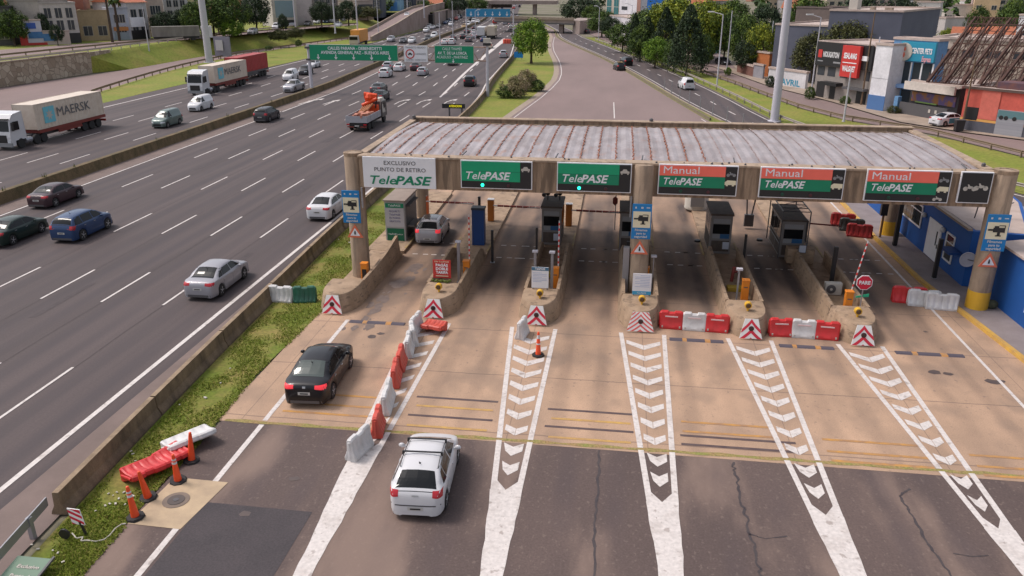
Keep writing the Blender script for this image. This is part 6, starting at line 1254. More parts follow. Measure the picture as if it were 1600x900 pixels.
# ------------------------------------------------------------------ lorries
def wheel(t, x, y, r, s, w=.28):
    o = part('wheel', rub, t, lambda b: b.lathe((x, y, r), [(r*.6, -w/2), (r*.95, -w/2), (r, -w/2+.04), (r, w/2-.04), (r*.95, w/2), (r*.6, w/2)], 20, 'X'), smooth=40)
    part('rim', flat('lorry_rim', (.35, .34, .35), .5), o, lambda b: b.lathe((x+s*w*.40, y, r), [(r*.6, 0), (r*.5, s*.02), (r*.25, s*-.02)], 16, 'X'))
def container_lorry(xf, y0, y1, cm, label, logo=True, cab=True, z0=1.35, z1=3.95):
    xc = xf - 1.22; t = thing('container_lorry', label, 'lorry', (xc, y0, 0), 0, 'container lorries on the left carriageway')
    def cont(b):
        n = int((y1-y0)/.28); 
        for s in (1, -1):
            for i in range(n):
                a, c = lerp(y0+.1, y1-.1, i/n), lerp(y0+.1, y1-.1, (i+1)/n); m_ = (a+c)/2; dd = -.035 if i % 2 else 0
                xx = xc + s*(1.2+dd); x2 = xc + s*(1.2 + (0 if i % 2 else -.035))
                b.face([(xx, a, z0+.12), (xx, c-.04, z0+.12), (xx, c-.04, z1-.1), (xx, a, z1-.1)]); b.face([(xx, c-.04, z0+.12), (x2, c, z0+.12), (x2, c, z1-.1), (xx, c-.04, z1-.1)])
        b.box(xc-1.16, y0+.03, z0+.05, xc+1.16, y1-.03, z1-.03)
        for yy_ in (y0, y1-.1):
            for s in (-1, 1): b.box(xc+s*1.23-.06*(s > 0)-.0, yy_, z0, xc+s*1.23+.06*(s < 0), yy_+.1, z1)
        for s in (-1, 1):
            for zz in (z0, z1-.1): b.box(xc+s*1.23-.05*(s > 0), y0+.1, zz, xc+s*1.23+.05*(s < 0), y1-.1, zz+.1)
    c_ = part('container', cm, t, cont)
    part('trailer_bed', dred if logo else dgrey, t, lambda b: b.box(xc-1.15, y0+.3, 1.0, xc+1.24, y1+.1, 1.33)); part('side_guard', dred if logo else dgrey, t, lambda b: b.box(xc+1.1, y0+3.2, .62, xc+1.16, y1-4.2, .98))
    part('chassis', dgrey, t, lambda b: b.box(xc-.5, y0-3.6, .55, xc+.5, y1-.2, .98))
    for yy_ in (y1-1.2, y1-2.45, y1-3.7, y0+.9):
        for s in (-1, 1): wheel(t, xc+s*1.0, yy_, .50, s)
    part('bumper_bar', mat('tail_red', (.35, .03, .02), .5), t, lambda b: b.box(xc-1.2, y1+.0, .55, xc+1.2, y1+.12, .8))
    if logo:
        part('star_logo', flat('logo_blue', (.16, .50, .60), .5), t, lambda b: b.box(xf+.0, y0+1.3, z0+.5, xf+.03, y0+3.0, z1-.45))
        part('star', offwhite, t, lambda b: b.loft([[(xx, y0+2.15+r_*.62*math.sin(i*math.pi/7), (z0+z1)/2+r_*.62*math.cos(i*math.pi/7)) for i in range(14) for r_ in ((1.0 if i % 2 == 0 else .42),)] for xx in (xf+.031, xf+.045)]))
        text('lettering', 'MAERSK', 1.35, flat('letter_grey', (.13, .13, .14), .5), t, (xf+.03, y0+6.15, (z0+z1)/2+.05), width=5.6, bold=.006, rot=None)
        l = [o for o in t.children if o.name.startswith('lettering')][-1]; l.rotation_euler = (R(90), 0, R(90))
    if cab:
        yc = y0 - 3.9
        def cabf(b):
            prof = [(yc, .45), (yc-.02, 1.3), (yc+.05, 1.75), (yc+.32, 3.0), (yc+.75, 3.45), (yc+2.15, 3.62), (yc+2.2, .9), (yc+.6, .9), (yc+.55, .45)]
            b.loft([[(xc+s*w, y, z) for y, z in prof] for s, w in ((-1, 1.14), (-1, 1.24), (1, 1.24), (1, 1.14))])
        cb = part('cab', PW, t, cabf, bevel=.04)
        part('windscreen', glass, t, lambda b: b.face([(xc-1.08, yc+.05, 1.85), (xc+1.08, yc+.05, 1.85), (xc+1.02, yc+.26, 2.85), (xc-1.02, yc+.26, 2.85)]))
        part('side_window', glass, t, lambda b: b.face([(xc+1.25, yc+.3, 1.9), (xc+1.25, yc+1.35, 1.9), (xc+1.25, yc+1.35, 2.75), (xc+1.25, yc+.5, 2.75)]))
        part('grille', black, t, lambda b: b.box(xc-.75, yc-.05, .75, xc+.75, yc-.02, 1.5)); part('bumper', grey, t, lambda b: b.box(xc-1.2, yc-.08, .35, xc+1.2, yc+.1, .72))
        part('sun_visor', black, t, lambda b: b.box(xc-1.1, yc+.12, 2.95, xc+1.1, yc+.35, 3.08))
        for s in (-1, 1): part('headlight', headl, t, lambda b: b.box(xc+s*.8, yc-.07, .75, xc+s*1.15, yc-.03, 1.0)); part('mirror', black, t, lambda b: b.box(xc+s*1.3, yc+.2, 1.9, xc+s*1.5, yc+.32, 2.7))
        for s in (-1, 1): wheel(t, xc+s*1.05, yc+1.35, .50, s)
        for s in (-1, 1): wheel(t, xc+s*1.02, y0-.2, .50, s)
        part('fuel_tank', steel, t, lambda b: b.tube((xc+.9, yc+2.1, .65), (xc+.9, yc+3.0, .65), .3))
    return t
cw = mat('container_cream', (.66, .56, .47), .5, (.58, .47, .38), 1.5, fine=.04)
container_lorry(-59.45, 75.6, 87.0, cw, 'cream container lorry with MAERSK letters and a white cab cut off by the left edge'); container_lorry(-61.0, 117.2, 128.4, cw, 'cream container lorry with MAERSK letters in front of the thick left mast')
container_lorry(-63.6, 131.0, 142.6, mat('container_red', (.40, .035, .035), .5, (.32, .03, .025), 1.5), 'plain red container lorry behind the second cream one', logo=False, cab=False)
# crane truck
tx_, ty_ = -28.95, 86.6
t = thing('crane_truck', 'grey flatbed lorry with an orange folded loading crane on the highway', 'lorry', (tx_, ty_, 0)); al = flat('alu_side', (.38, .37, .40), .5)
part('bed', dgrey, t, lambda b: b.box(tx_-1.2, ty_, 1.0, tx_+1.2, ty_+5.4, 1.15)); part('tailboard', al, t, lambda b: b.box(tx_-1.22, ty_-.05, 1.02, tx_+1.22, ty_, 1.75))
for s in (-1, 1): part('side_board', al, t, lambda b: (b.box(tx_+s*1.22-.03, ty_+.003, 1.02, tx_+s*1.22+.03, ty_+5.4, 1.72), [b.box(tx_+s*1.25-.02, ty_+1.3*i, 1.0, tx_+s*1.25+.02, ty_+1.3*i+.07, 1.74) for i in range(5)]))
part('load', mat('salmon_load', (.60, .26, .18), .7, (.35, .12, .07), 2), t, lambda b: [b.obox((tx_ + rnd.uniform(-.8, .8), ty_ + rnd.uniform(.4, 3.2), 1.45 + rnd.uniform(0, .45)), (rnd.uniform(.2, .5), rnd.uniform(.5, 1.6), rnd.uniform(.15, .35)), rnd.uniform(-.5, .5)) for i in range(20)])
part('tubes', mat('brown_load', (.36, .14, .06), .7), t, lambda b: [b.tube((tx_-.9+.3*i, ty_+3.0, 1.3+.16*i), (tx_-.8+.3*i, ty_+5.0, 2.0+.1*i), .12) for i in range(5)])
oc = mat('crane_orange', (.80, .075, .01), .5); part('crane_base', oc, t, lambda b: b.obox((tx_, ty_+5.7, 1.7), (1.7, .6, 1.0)))
part('crane_arm', oc, t, lambda b: b.obox((tx_-.35, ty_+5.6, 2.7), (.45, .6, 1.6)).obox((tx_+.1, ty_+5.5, 3.2), (1.5, .5, .5)).tube((tx_-.7, ty_+5.5, 3.5), (tx_+.8, ty_+5.6, 3.3), .22).tube((tx_-.9, ty_+5.2, 2.2), (tx_+.9, ty_+5.3, 3.0), .2).ball((tx_-.1, ty_+5.5, 3.1), .55, 8)); part('hoses', black, t, lambda b: b.tube((tx_+.6, ty_+5.4, 1.9), (tx_+.9, ty_+5.4, 3.2), .08).tube((tx_-.5, ty_+5.3, 1.9), (tx_-.2, ty_+5.2, 3.0), .07))
part('cab', [flat('cab_dark', (.10, .09, .09), .4), offwhite], t, lambda b: (b.prism([(tx_-1.15, ty_+6.3), (tx_+1.15, ty_+6.3), (tx_+1.15, ty_+8.3), (tx_-1.15, ty_+8.3)], .7, 2.5, .96), b.mat(1).prism([(tx_-1.0, ty_+6.35), (tx_+1.1, ty_+6.35), (tx_+1.0, ty_+8.1), (tx_-1.0, ty_+8.1)], 2.502, 2.85, .85)), bevel=.03); part('air_deflector', offwhite, t, lambda b: b.loft([[(tx_+.85, ty_+6.3, 1.2), (tx_+.95, ty_+6.3, 2.9), (tx_+1.05, ty_+6.5, 2.9), (tx_+1.2, ty_+6.5, 1.2)], [(tx_+1.0, ty_+7.4, 1.2), (tx_+.95, ty_+7.2, 2.6), (tx_+1.05, ty_+7.2, 2.6), (tx_+1.2, ty_+7.4, 1.2)]]))
part('side_window', glass, t, lambda b: b.box(tx_+1.15, ty_+6.9, 1.7, tx_+1.17, ty_+7.8, 2.3)); part('tail_light', taill, t, lambda b: b.box(tx_-1.15, ty_-.08, .75, tx_-.8, ty_-.04, .9)); part('tail_light', taill, t, lambda b: b.box(tx_+.8, ty_-.08, .75, tx_+1.15, ty_-.04, .9)); part('chassis', black, t, lambda b: b.box(tx_-.7, ty_+.1, .5, tx_+.7, ty_+8, .98)); part('rear_plate', platem, t, lambda b: b.box(tx_-.25, ty_-.02, .6, tx_+.25, ty_+.02, .72)); part('rear_bar', dred, t, lambda b: b.box(tx_-1.1, ty_-.06, .5, tx_-.35, ty_+.02, .62).box(tx_+.4, ty_-.06, .5, tx_+1.1, ty_+.02, .62))
for yy_ in (1.2, 2.5, 7.2):
    for s in (-1, 1): wheel(t, tx_+s*1.0, ty_+yy_, .48, s)
def boxlorry(x, y, rz, bm, cm, label, w=2.4, L=7, h=3.4, z=0, grp='far lorries'):
    t = thing('box_lorry', label, 'lorry', (x, y, z), rz, grp)
    for nm, m_, f_ in (('box', bm, lambda b: b.box(-w/2, 0, 1.0, w/2, L, h)), ('cab', cm, lambda b: b.prism([(-w*.47, L+.2), (w*.47, L+.2), (w*.47, L+2.0), (-w*.47, L+2.0)], .6, 2.7, .9)), ('chassis', black, lambda b: b.box(-w*.35, .1, .45, w*.35, L+1.8, .97)), ('windscreen', glass, lambda b: b.box(-w*.42, L+1.98, 1.6, w*.42, L+2.03, 2.4))):
        b = MB(); f_(b); b.build(nm, m_, t, world=False, bevel=.03 if nm != 'chassis' else 0)
    for yy_ in (1.2, 2.4, L+1.1):
        for s in (-1, 1): b = MB(); b.lathe((s*w*.42, yy_, .46), [(.3, -.14), (.46, -.12), (.46, .12), (.3, .14)], 14, 'X'); b.build('wheel', rub, t, world=False)
    b = MB(); b.box(-w/2+.1, -.03, 1.1, w/2-.1, -.002, h-.12); b.build('rear_door', bm, t, world=False)
    return t
x, y = G(751, 61); boxlorry(x, y, R(3), white, flat('lorry_dark', (.05, .05, .06), .5), 'box lorry with a white rear door and dark sides far up the highway'); x, y = G(767, 61); boxlorry(x, y, R(3), PCR, PCR, 'cream box lorry far up the highway', h=3.7)
x, y = G(520, 73); boxlorry(-71.2, 224, R(183), mat('lorry_orange', (.72, .30, .05), .5), PCR, 'orange box lorry above the wide green sign', w=2.6, L=8.5, h=4.0); 
x, y = G(318, 60, UZ); boxlorry(x-1, y+11.5, R(170), mat('grey_trailer', (.20, .18, .165), .7), white, 'long grey lorry with a white cab on the upper street', L=16, h=3.2, z=UZ) if False else None
t = thing('long_lorry', 'long grey trailer lorry with a white cab on the upper street at the left', 'lorry', (*G(280, 64, UZ), UZ)); A_ = Vector((*G(239, 64, UZ), UZ)); B_ = Vector((*G(313, 62, UZ), UZ)); dl = (B_-A_).normalized(); ang = math.atan2(dl.y, dl.x); Lr = (B_-A_).length; mid = (A_+B_)/2
part('trailer', mat('grey_trailer', (.22, .20, .18), .7, (.15, .135, .12), .8, (1, 1, .3)), t, lambda b: b.obox((mid.x, mid.y, UZ+2.0), (Lr, 2.5, 2.2), ang)); part('cab', white, t, lambda b: b.obox((B_.x+dl.x*1.6, B_.y+dl.y*1.6, UZ+1.75), (2.2, 2.4, 2.5), ang)); part('chassis', black, t, lambda b: b.obox((mid.x, mid.y, UZ+.7), (Lr*.95, 2.0, .4), ang))
for f_ in (.1, .16, .85, 1.1): p = A_.lerp(B_, f_); part('wheel', rub, t, lambda b: b.obox((p.x, p.y, UZ+.45), (.9, 2.4, .9), ang))
# ------------------------------------------------------------------ vegetation
PAL = {'green': ((.070, .15, .008), (.13, .24, .010), (.21, .32, .014)), 'dark': ((.014, .032, .012), (.024, .050, .014), (.045, .075, .02)), 'mid': ((.030, .062, .008), (.065, .12, .012), (.12, .18, .016)),
       'yellow': ((.10, .15, .008), (.22, .26, .010), (.34, .36, .02)), 'olive': ((.05, .058, .015), (.085, .09, .022), (.13, .13, .035)), 'pampas': ((.26, .20, .10), (.45, .35, .22), (.16, .17, .05))}
def leafmat(pal, i):
    m = mat('leaf_%s_%d' % (pal, i), PAL[pal][i], .8, tuple(c*.6 for c in PAL[pal][i]), 1.2)
    return m
def crown_mesh(kind, seed, nc, nl, leaf):
    r = random.Random(seed); b = MB()
    def blobs():
        if kind == 'cone':
            for i in range(nc):
                z = r.random() ** .8; R_ = .5 * (1 - z) ** .62 * r.uniform(.6, 1.0); a = r.uniform(0, 6.283); yield (R_*math.cos(a), R_*math.sin(a), .1 + .88*z), .11*(1.2-z)
        else:
            for i in range(nc):
                a = r.uniform(0, 6.283); ph = math.asin(r.uniform(-.75, 1)); q = r.uniform(.55, 1.0) ** .5; lump = 1 + .24*math.sin(3*a + seed) * math.cos(2*ph + seed) + .16*math.sin(5*a + 2*seed)*math.cos(3*ph + seed)
                z0, hz = (.56, .43) if kind == 'round' else (.45, .50) if kind == 'shrub' else (.58, .40)
                yield (.44*q*lump*math.cos(ph)*math.cos(a), .44*q*lump*math.cos(ph)*math.sin(a), z0 + hz*q*math.sin(ph)*(.95 if kind != 'flat' else .7)), r.uniform(.07, .13)
    for c, rad in blobs():
        shade = r.random(); idx = 0 if shade < .38 else 1 if shade < .78 else 2
        for k in range(nl):
            v = Vector((r.gauss(0, 1), r.gauss(0, 1), r.gauss(0, 1))).normalized() * rad * r.uniform(.35, 1.05); p = Vector(c) + v
            n = (v.normalized() + Vector((r.gauss(0, .6), r.gauss(0, .6), r.gauss(0, .6) + .35))).normalized(); a_ = n.orthogonal().normalized(); b_ = n.cross(a_)
            t_ = r.uniform(0, 3.14); u_ = a_*math.cos(t_) + b_*math.sin(t_); w_ = n.cross(u_); s = leaf * r.uniform(.6, 1.3)
            b.c = idx if r.random() < .8 else (idx + 1) % 3
            b.face([p - u_*s, p - w_*s*.55, p + u_*s, p + w_*s*.55])
    return b
TM = {}
def crown_data(kind, pal, v, far=False):
    k = (kind, pal, v, far)
    if k not in TM:
        b = crown_mesh(kind, v*13+5, *( (60, 14, .042) if far else (230, 34, .023) if kind != 'cone' else (330, 26, .021)))
        me = bpy.data.meshes.new('crown'); me.from_pydata(b.v, [], b.f)
        for i in range(3): me.materials.append(leafmat(pal, i))
        me.polygons.foreach_set('material_index', b.m); me.update(); TM[k] = me
    return TM[k]
def trunk_data():
    if 'tr' not in TM:
        b = MB(); b.loft([[(r_*math.cos(6.283*i/9)+dx, r_*math.sin(6.283*i/9)+dy, z) for i in range(9)] for r_, z, dx, dy in ((.042, 0, 0, 0), (.030, .08, 0, 0), (.026, .28, .01, .005), (.016, .55, 0, .01))])
        for a in range(6):
            q = a*1.05; b.tube((.005, .004, .22+.04*a), (.24*math.cos(q), .24*math.sin(q), .50+.05*a), .014, .005, 6)
        me = bpy.data.meshes.new('trunk'); me.from_pydata(b.v, [], b.f); me.materials.append(trunk_m); me.update(); TM['tr'] = me
    return TM['tr']
def tree(px, py, wpx, top, pal, label, kind='round', z=0.0, v=None, name=None, cat=None, group=None, far=False, sy=1.0):
    x, y = G(px, py, z); dist = (Vector((x, y, z-H))).dot(FWD); w = wpx * dist / F * 1.12; h = max(HT(px, top, y) - z, .6)
    nm = name or {'round': 'leafy_tree', 'cone': 'conifer_tree', 'shrub': 'shrub', 'flat': 'leafy_tree'}[kind]; v = v if v is not None else rnd.randrange(3)
    t = thing(nm, label, cat or ('shrub' if kind == 'shrub' else 'tree'), (x, y, z-.03), rnd.uniform(0, 6.28), group or ('shrubs' if kind == 'shrub' else 'trees'))
    c = bpy.data.objects.new('foliage' if kind == 'shrub' else 'crown', crown_data(kind, pal, v, far)); COL.objects.link(c); c.parent = t; c.scale = (w, w*sy, h)
    tr_ = bpy.data.objects.new('trunk', trunk_data()); COL.objects.link(tr_); tr_.parent = t; k = min(w, h) if kind != 'cone' else w*.8; tr_.scale = (k, k, h*(1.0 if kind != 'shrub' else .6)); return t
tree(830, 99, 55, 29, 'green', 'round bright green tree alone on the meadow between highway and exit road', v=1)
for args in ((1072, 118, 62, 6, 'dark', 'tallest dark conifer at the right end of the grove', 'cone'), (1036, 103, 46, 10, 'dark', 'dark conifer in the middle of the grove', 'cone'), (990, 90, 26, 19, 'dark', 'slim pointed conifer at the left of the grove', 'cone'), (1010, 96, 36, 26, 'dark', 'dark conifer between the slim one and the middle one', 'cone'),
    (972, 82, 44, 36, 'mid', 'green tree at the left end of the grove, over the street'), (1000, 96, 40, 40, 'mid', 'rounded green tree in front of the slim conifer'), (1023, 106, 40, 58, 'green', 'low light green tree at the foot of the grove'), (1052, 112, 36, 60, 'mid', 'low green tree at the foot of the tallest conifer'), (1050, 94, 84, -4, 'yellow', 'yellow green tree rising behind the conifers, left one'), (1096, 98, 76, 0, 'yellow', 'yellow green tree rising behind the conifers, right one'),
    (1096, 112, 34, 52, 'mid', 'green tree at the corner of the side street'), (940, 58, 46, 16, 'mid', 'green tree before the pale block near the overpass'), (953, 62, 30, 26, 'dark', 'dark tree left of the white buildings'), (1010, 70, 60, 14, 'mid', 'tall green tree behind the slim conifer'), (1030, 76, 60, 6, 'mid', 'tall green tree behind the middle conifer'), (1085, 90, 50, 20, 'mid', 'green tree filling behind the tallest conifer'), (905, 38, 60, -3, 'dark', 'dark tree mass above the overpass end'), (925, 44, 30, 8, 'mid', 'green tree right of the overpass'),
    (1130, 100, 44, 20, 'mid', 'green tree over the side street, left'), (1160, 108, 50, 24, 'mid', 'green tree beside the side street post'), (1184, 116, 46, 36, 'yellow', 'yellowish green tree in front of the slate building corner'), (1165, 116, 40, 62, 'dark', 'dark low tree behind the brown wall'), (1190, 96, 56, 8, 'dark', 'dark tree behind the slate building corner'), (1140, 72, 60, -2, 'mid', 'green tree far up the side street'), (1110, 62, 40, 2, 'olive', 'brownish tree far up the side street'),
    (1268, 128, 66, 50, 'olive', 'wide olive tree in front of the slate building, left half'), (1312, 132, 78, 33, 'olive', 'wide olive tree in front of the slate building, right half'), (1345, 130, 40, 44, 'olive', 'olive tree behind the red sign'), (1398, 100, 30, 36, 'yellow', 'small bright green tree right of the slate building'), (1425, 92, 50, 12, 'dark', 'dark tree above the orange tiled house'), (1396, 80, 60, -4, 'dark', 'dark tree behind the slate building, right'), (1340, 80, 80, -6, 'dark', 'dark tree behind the slate building, middle'), (1255, 80, 70, -6, 'mid', 'green tree behind the slate building, left'),
    (1520, 82, 34, 10, 'mid', 'small green tree among the far right houses'), (1575, 86, 60, -4, 'mid', 'green tree at the top right corner'), (1478, 84, 36, 44, 'yellow', 'yellow green tree behind the rusty lattice')):
    px, py, w, tp, pal, lab = args[:6]; tree(px, py, w, tp, pal, lab, args[6] if len(args) > 6 else 'round')
for px, py, w, tp, pal, lab, kd in ((24, 72, 46, 16, 'mid', 'green tree at the top left corner', 'round'), (8, 70, 40, -6, 'mid', 'green tree cut off by the top left corner', 'round'), (45, 68, 20, 28, 'yellow', 'light tree behind the red billboard', 'round'), (73, 69, 20, 20, 'dark', 'dark pointed tree in front of the pale block', 'round'), (91, 71, 18, 38, 'dark', 'dark bushy tree right of the billboard', 'round'), (139, 63, 14, 38, 'dark', 'dark tree beside the yellow house', 'round'),
    (262, 60, 44, 18, 'dark', 'dark tree left of the thick mast above the long lorry', 'round'), (290, 58, 44, 14, 'dark', 'dark tree above the cab of the long lorry', 'round'), (306, 60, 40, 2, 'mid', 'green tree behind the thick mast', 'round'), (335, 58, 56, -6, 'mid', 'big green tree right of the thick mast', 'round'), (365, 56, 50, -8, 'mid', 'big green tree, second right of the thick mast', 'round'), (402, 52, 42, -10, 'dark', 'very dark tree before the pale building', 'round'), (362, 58, 36, 29, 'green', 'light green shrub under the big green trees', 'shrub'), (296, 62, 22, 39, 'green', 'light green shrub at the left of the mast', 'shrub'),
    (503, 42, 32, 2, 'dark', 'dark round street tree left of the tall white pole', 'round'), (545, 40, 34, 0, 'dark', 'dark round street tree right of the tall white pole', 'round'), (525, 36, 22, 8, 'dark', 'dark small street tree between the two round ones', 'round'), (443, 48, 16, 20, 'dark', 'dark shrub before the pale building', 'shrub'), (666, 22, 22, 0, 'mid', 'small tree near the red roofed house', 'round'), (575, 32, 40, 10, 'olive', 'low tree line before the dark glass block', 'round'), (698, 20, 26, -2, 'mid', 'tree behind the stepped wall', 'round'), (716, 22, 30, -4, 'dark', 'dark tree left of the far blue sign', 'round'), (745, 20, 34, -4, 'mid', 'green tree above the far blue sign', 'round')):
    tree(px, py, w, tp, pal, lab, kd, z=UZ)
for px, py, w, tp, pal, lab in ((436, 64, 30, 45, 'olive', 'olive bush on the grass bank, nearer of the pair'), (462, 60, 26, 42, 'olive', 'olive bush on the grass bank, farther of the pair'), (508, 51, 9, 41, 'mid', 'small dark bush at the end of the grass bank'), (467, 73, 10, 61, 'mid', 'small bush on the lower grass near the wide sign'), (420, 78, 12, 71, 'mid', 'small bush on the lower grass by the slip road')):
    tree(px, py, w, tp, pal, lab, 'shrub', z=1.6)
for px, py, w, tp, pal, lab in ((795, 152, 36, 132, 'mid', 'dark green bush left of the pampas grass'), (834, 142, 34, 122, 'mid', 'dark green bush right of the pampas grass'), (806, 152, 40, 116, 'pampas', 'beige pampas grass on the meadow, nearer clump'), (822, 142, 30, 106, 'pampas', 'beige pampas grass on the meadow, farther clump'), (1320, 163, 16, 149, 'mid', 'trimmed round bush before the red sign building'), (1265, 155, 16, 134, 'mid', 'bush at the corner of the white painted wall'), (1203, 136, 14, 117, 'dark', 'dark bush beside the thick mast foot'), (1172, 112, 16, 92, 'mid', 'bush by the brown wall'),
    (1137, 118, 10, 104, 'green', 'clump of plants at the foot of the side street post'), (1545, 496, 26, 474, 'mid', 'potted plant in the tub behind the right column'), (1395, 178, 18, 164, 'olive', 'dry bush on the pavement before the blue building')):
    if 'potted' in lab: continue
    tree(px, py, w, tp, pal, lab, 'shrub', z=0)
def palm(px, py, top, label, w=16, tall=False):
    x, y = G(px, py, UZ); h = HT(px, top, y) - UZ; t = thing('palm_tree', label, 'palm', (x, y, UZ), rnd.uniform(0, 6), 'palms on the left'); dist = Vector((x, y, -12)).dot(FWD); r = w * dist / F / 2
    part('trunk', trunk_m, t, lambda b: b.tube((x, y, UZ), (x+.3, y, UZ+h), .32, .22, 8))
    def fr_(b):
        for k in range(22):
            a = k*2.4; el = rnd.uniform(.1, 1.0); pts = []
            for i in range(6): q = i/5; pts.append((x+.3 + r*q*math.cos(a), y + r*q*math.sin(a), UZ+h + r*(el*q - 1.0*q*q)))
            for p, q_ in zip(pts, pts[1:]):
                n = Vector((-math.sin(a), math.cos(a), 0))*.28; b.c = k % 3; b.face([Vector(p)-n, Vector(p)+n, Vector(q_)+n*.7, Vector(q_)-n*.7])
                b.face([Vector(p)-n, Vector(p)+Vector((0, 0, -.4)), Vector(q_)+Vector((0, 0, -.4)), Vector(q_)-n])
    part('fronds', [leafmat('mid', i) for i in range(3)], t, fr_)
palm(155, 62, 34, 'short palm before the yellow house', 22); palm(176, 66, -12, 'tall palm trunk right of the yellow house', 20); palm(187, 64, 0, 'second tall palm right of the yellow house', 18)
# ------------------------------------------------------------------ buildings
def building(px0, py0, px1, py1, top, depth, name, label, wm, z=0, roofm=None, cat='building', group=None, roofkind='flat', hgt=None):
    x0, y0 = G(px0, py0, z); x1, y1 = G(px1, py1, z); W = math.hypot(x1-x0, y1-y0); rz = math.atan2(y1-y0, x1-x0); h = hgt or (HT(px0, top, y0) - z)
    t = thing(name, label, cat, (x0, y0, z), rz, group)
    b = MB(); b.box(0, 0, 0, W, depth, h); b.build('wall', wm, t, world=False)
    if roofkind == 'flat':
        b = MB(); b.box(-.12, -.12, h+.002, W+.12, .25, h+.3); b.box(-.12, depth-.25, h+.002, W+.12, depth+.12, h+.3); b.box(-.12, .252, h+.002, .2, depth-.252, h+.3); b.box(W-.2, .252, h+.002, W+.12, depth-.252, h+.3); b.box(.2, .25, h+.002, W-.2, depth-.25, h+.05)
        b.build('roof', roofm or rfm, t, world=False)
    elif roofkind == 'gable':
        b = MB(); e = .4; rh = min(depth, W)*.28
        b.loft([[(-e, -e, h), (-e, depth+e, h), (-e, depth/2, h+rh)], [(W+e, -e, h), (W+e, depth+e, h), (W+e, depth/2, h+rh)]]); b.build('roof', roofm or tile, t, world=False)
    return t, W, h
def lp(name, m, t, *boxes, **k):
    b = MB()
    for q in boxes: b.box(*q)
    return b.build(name, m, t, world=False, **k)
tile = mat('roof_tiles', (.42, .13, .055), .85, (.28, .085, .045), 1.4, (4, 1, 1), fine=.2, fscale=9)
wgl = flat('window_dark', (.05, .055, .065), .15)
def windows(t, W, h, cols, rows, w=1.3, hh=1.3, z0=1.0, fm=None, mx=.8, gm=None):
    n = 0
    for r_ in range(rows):
        for c in range(cols):
            x = lerp(mx + w/2, W - mx - w/2, c/(cols-1) if cols > 1 else .5); zz = z0 + r_*(h - z0 - .4)/rows
            f = lp('window', fm or offwhite, t, (x-w/2-.08, -.06, zz-.08, x+w/2+.08, -.002, zz+hh+.08)); lp('pane', gm or wgl, f, (x-w/2, -.075, zz, x-.04, -.062, zz+hh), (x+.04, -.075, zz, x+w/2, -.062, zz+hh))
def wallm(n, c): return mat('wall_' + n, c, .85, tuple(q*.8 for q in c), .35, fine=.08, fscale=3)
# right side: street front
gcon = wallm('grey_concrete', (.30, .26, .24))
t, W, h = building(1270, 151, 1356, 166, 66, 9, 'shop_building', 'grey concrete shop with a black fascia and a red sign board above the street', gcon)
lp('fascia', black, t, (-.1, -.35, h*.60, W*.98, -.003, h*1.02)); text('lettering', 'NOUGATON', 1.0, white, t, (0, 0, 0), bold=.05, width=W*.29); l = child(t, 'lettering')[-1]; l.location = (W*.275, -.37, h*.80); l.rotation_euler = (R(90), 0, 0)
lp('logo', red, t, (W*.04, -.40, h*.74, W*.11, -.352, h*.88)); lp('small_print', grey, t, (W*.04, -.39, h*.67, W*.14, -.352, h*.69), (W*.33, -.39, h*.66, W*.46, -.352, h*.69))
rs = lp('red_board', red, t, (W*.52, -.9, h*.46, W*.82, -.4, h*1.0))
for s, zz in (('SEALANG', .82), ('WALGUET', .60)):
    text('lettering', s, 1.0, swhite, t, (0, 0, 0), bold=.04, width=W*.22); l = child(t, 'lettering')[-1]
    l.location = (W*.67, -.93, h*zz); l.rotation_euler = (R(90), 0, 0)
lp('rule', swhite, t, (W*.55, -.93, h*.70, W*.79, -.902, h*.715))
for i, (a, c) in enumerate(((.03, .16), (.22, .36), (.45, .58), (.62, .74), (.86, .96))): f = lp('window', wgl, t, (W*a, -.03, h*.42, W*c, -.002, h*.585))
lp('doorway', black, t, (W*.05, -.03, 0, W*.2, -.002, h*.30)); lp('doorway', black, t, (W*.30, -.03, 0, W*.40, -.002, h*.27)); lp('doorway', black, t, (W*.78, -.03, 0, W*.95, -.002, h*.28)); lp('awning', black, t, (W*.22, -1.2, h*.27, W*.52, -.003, h*.33)); lp('awning', dgrey, t, (W*.60, -.9, h*.25, W*.97, -.003, h*.29)); lp('white_box', swhite, t, (W*.83, -.5, h*.76, W*.93, -.36, h*.84))
t, W, h = building(1354, 171, 1379, 175, 70, 7, 'tower_slab', 'tall white panelled slab between the black and red shop and the blue pet shop', wallm('white_panel', (.78, .76, .80))); lp('base', flat('slab_blue', (.07, .16, .36), .6), t, (-.05, -.06, 0, W+.05, -.003, h*.24)); lp('panel_joint', grey, t, (0, -.02, h*.5, W, -.003, h*.505))
ltb = wallm('light_blue', (.13, .27, .48))
t, W, h = building(1380, 170, 1446, 179, 61, 2.2, 'pet_shop', 'light blue two storey shop with a teal sign band and a round emblem', ltb)
lp('sign_band', flat('teal_sign', (.02, .27, .42), .5), t, (W*.22, -.4, h*.72, W*1.0, -.003, h*.985)); b = MB(); b.lathe((W*.32, -.42, h*.84), [(h*.125, 0), (h*.125, .08)], 24, 'Y'); b.build('emblem', offwhite, t, world=False); b = MB(); b.ball((W*.285, -.5, h*.80), h*.05, 8, (1, .3, 1)).ball((W*.32, -.5, h*.88), h*.03, 8, (1, .3, 1)); b.build('emblem_mark', flat('emblem_red', (.60, .15, .10), .5), t, world=False)
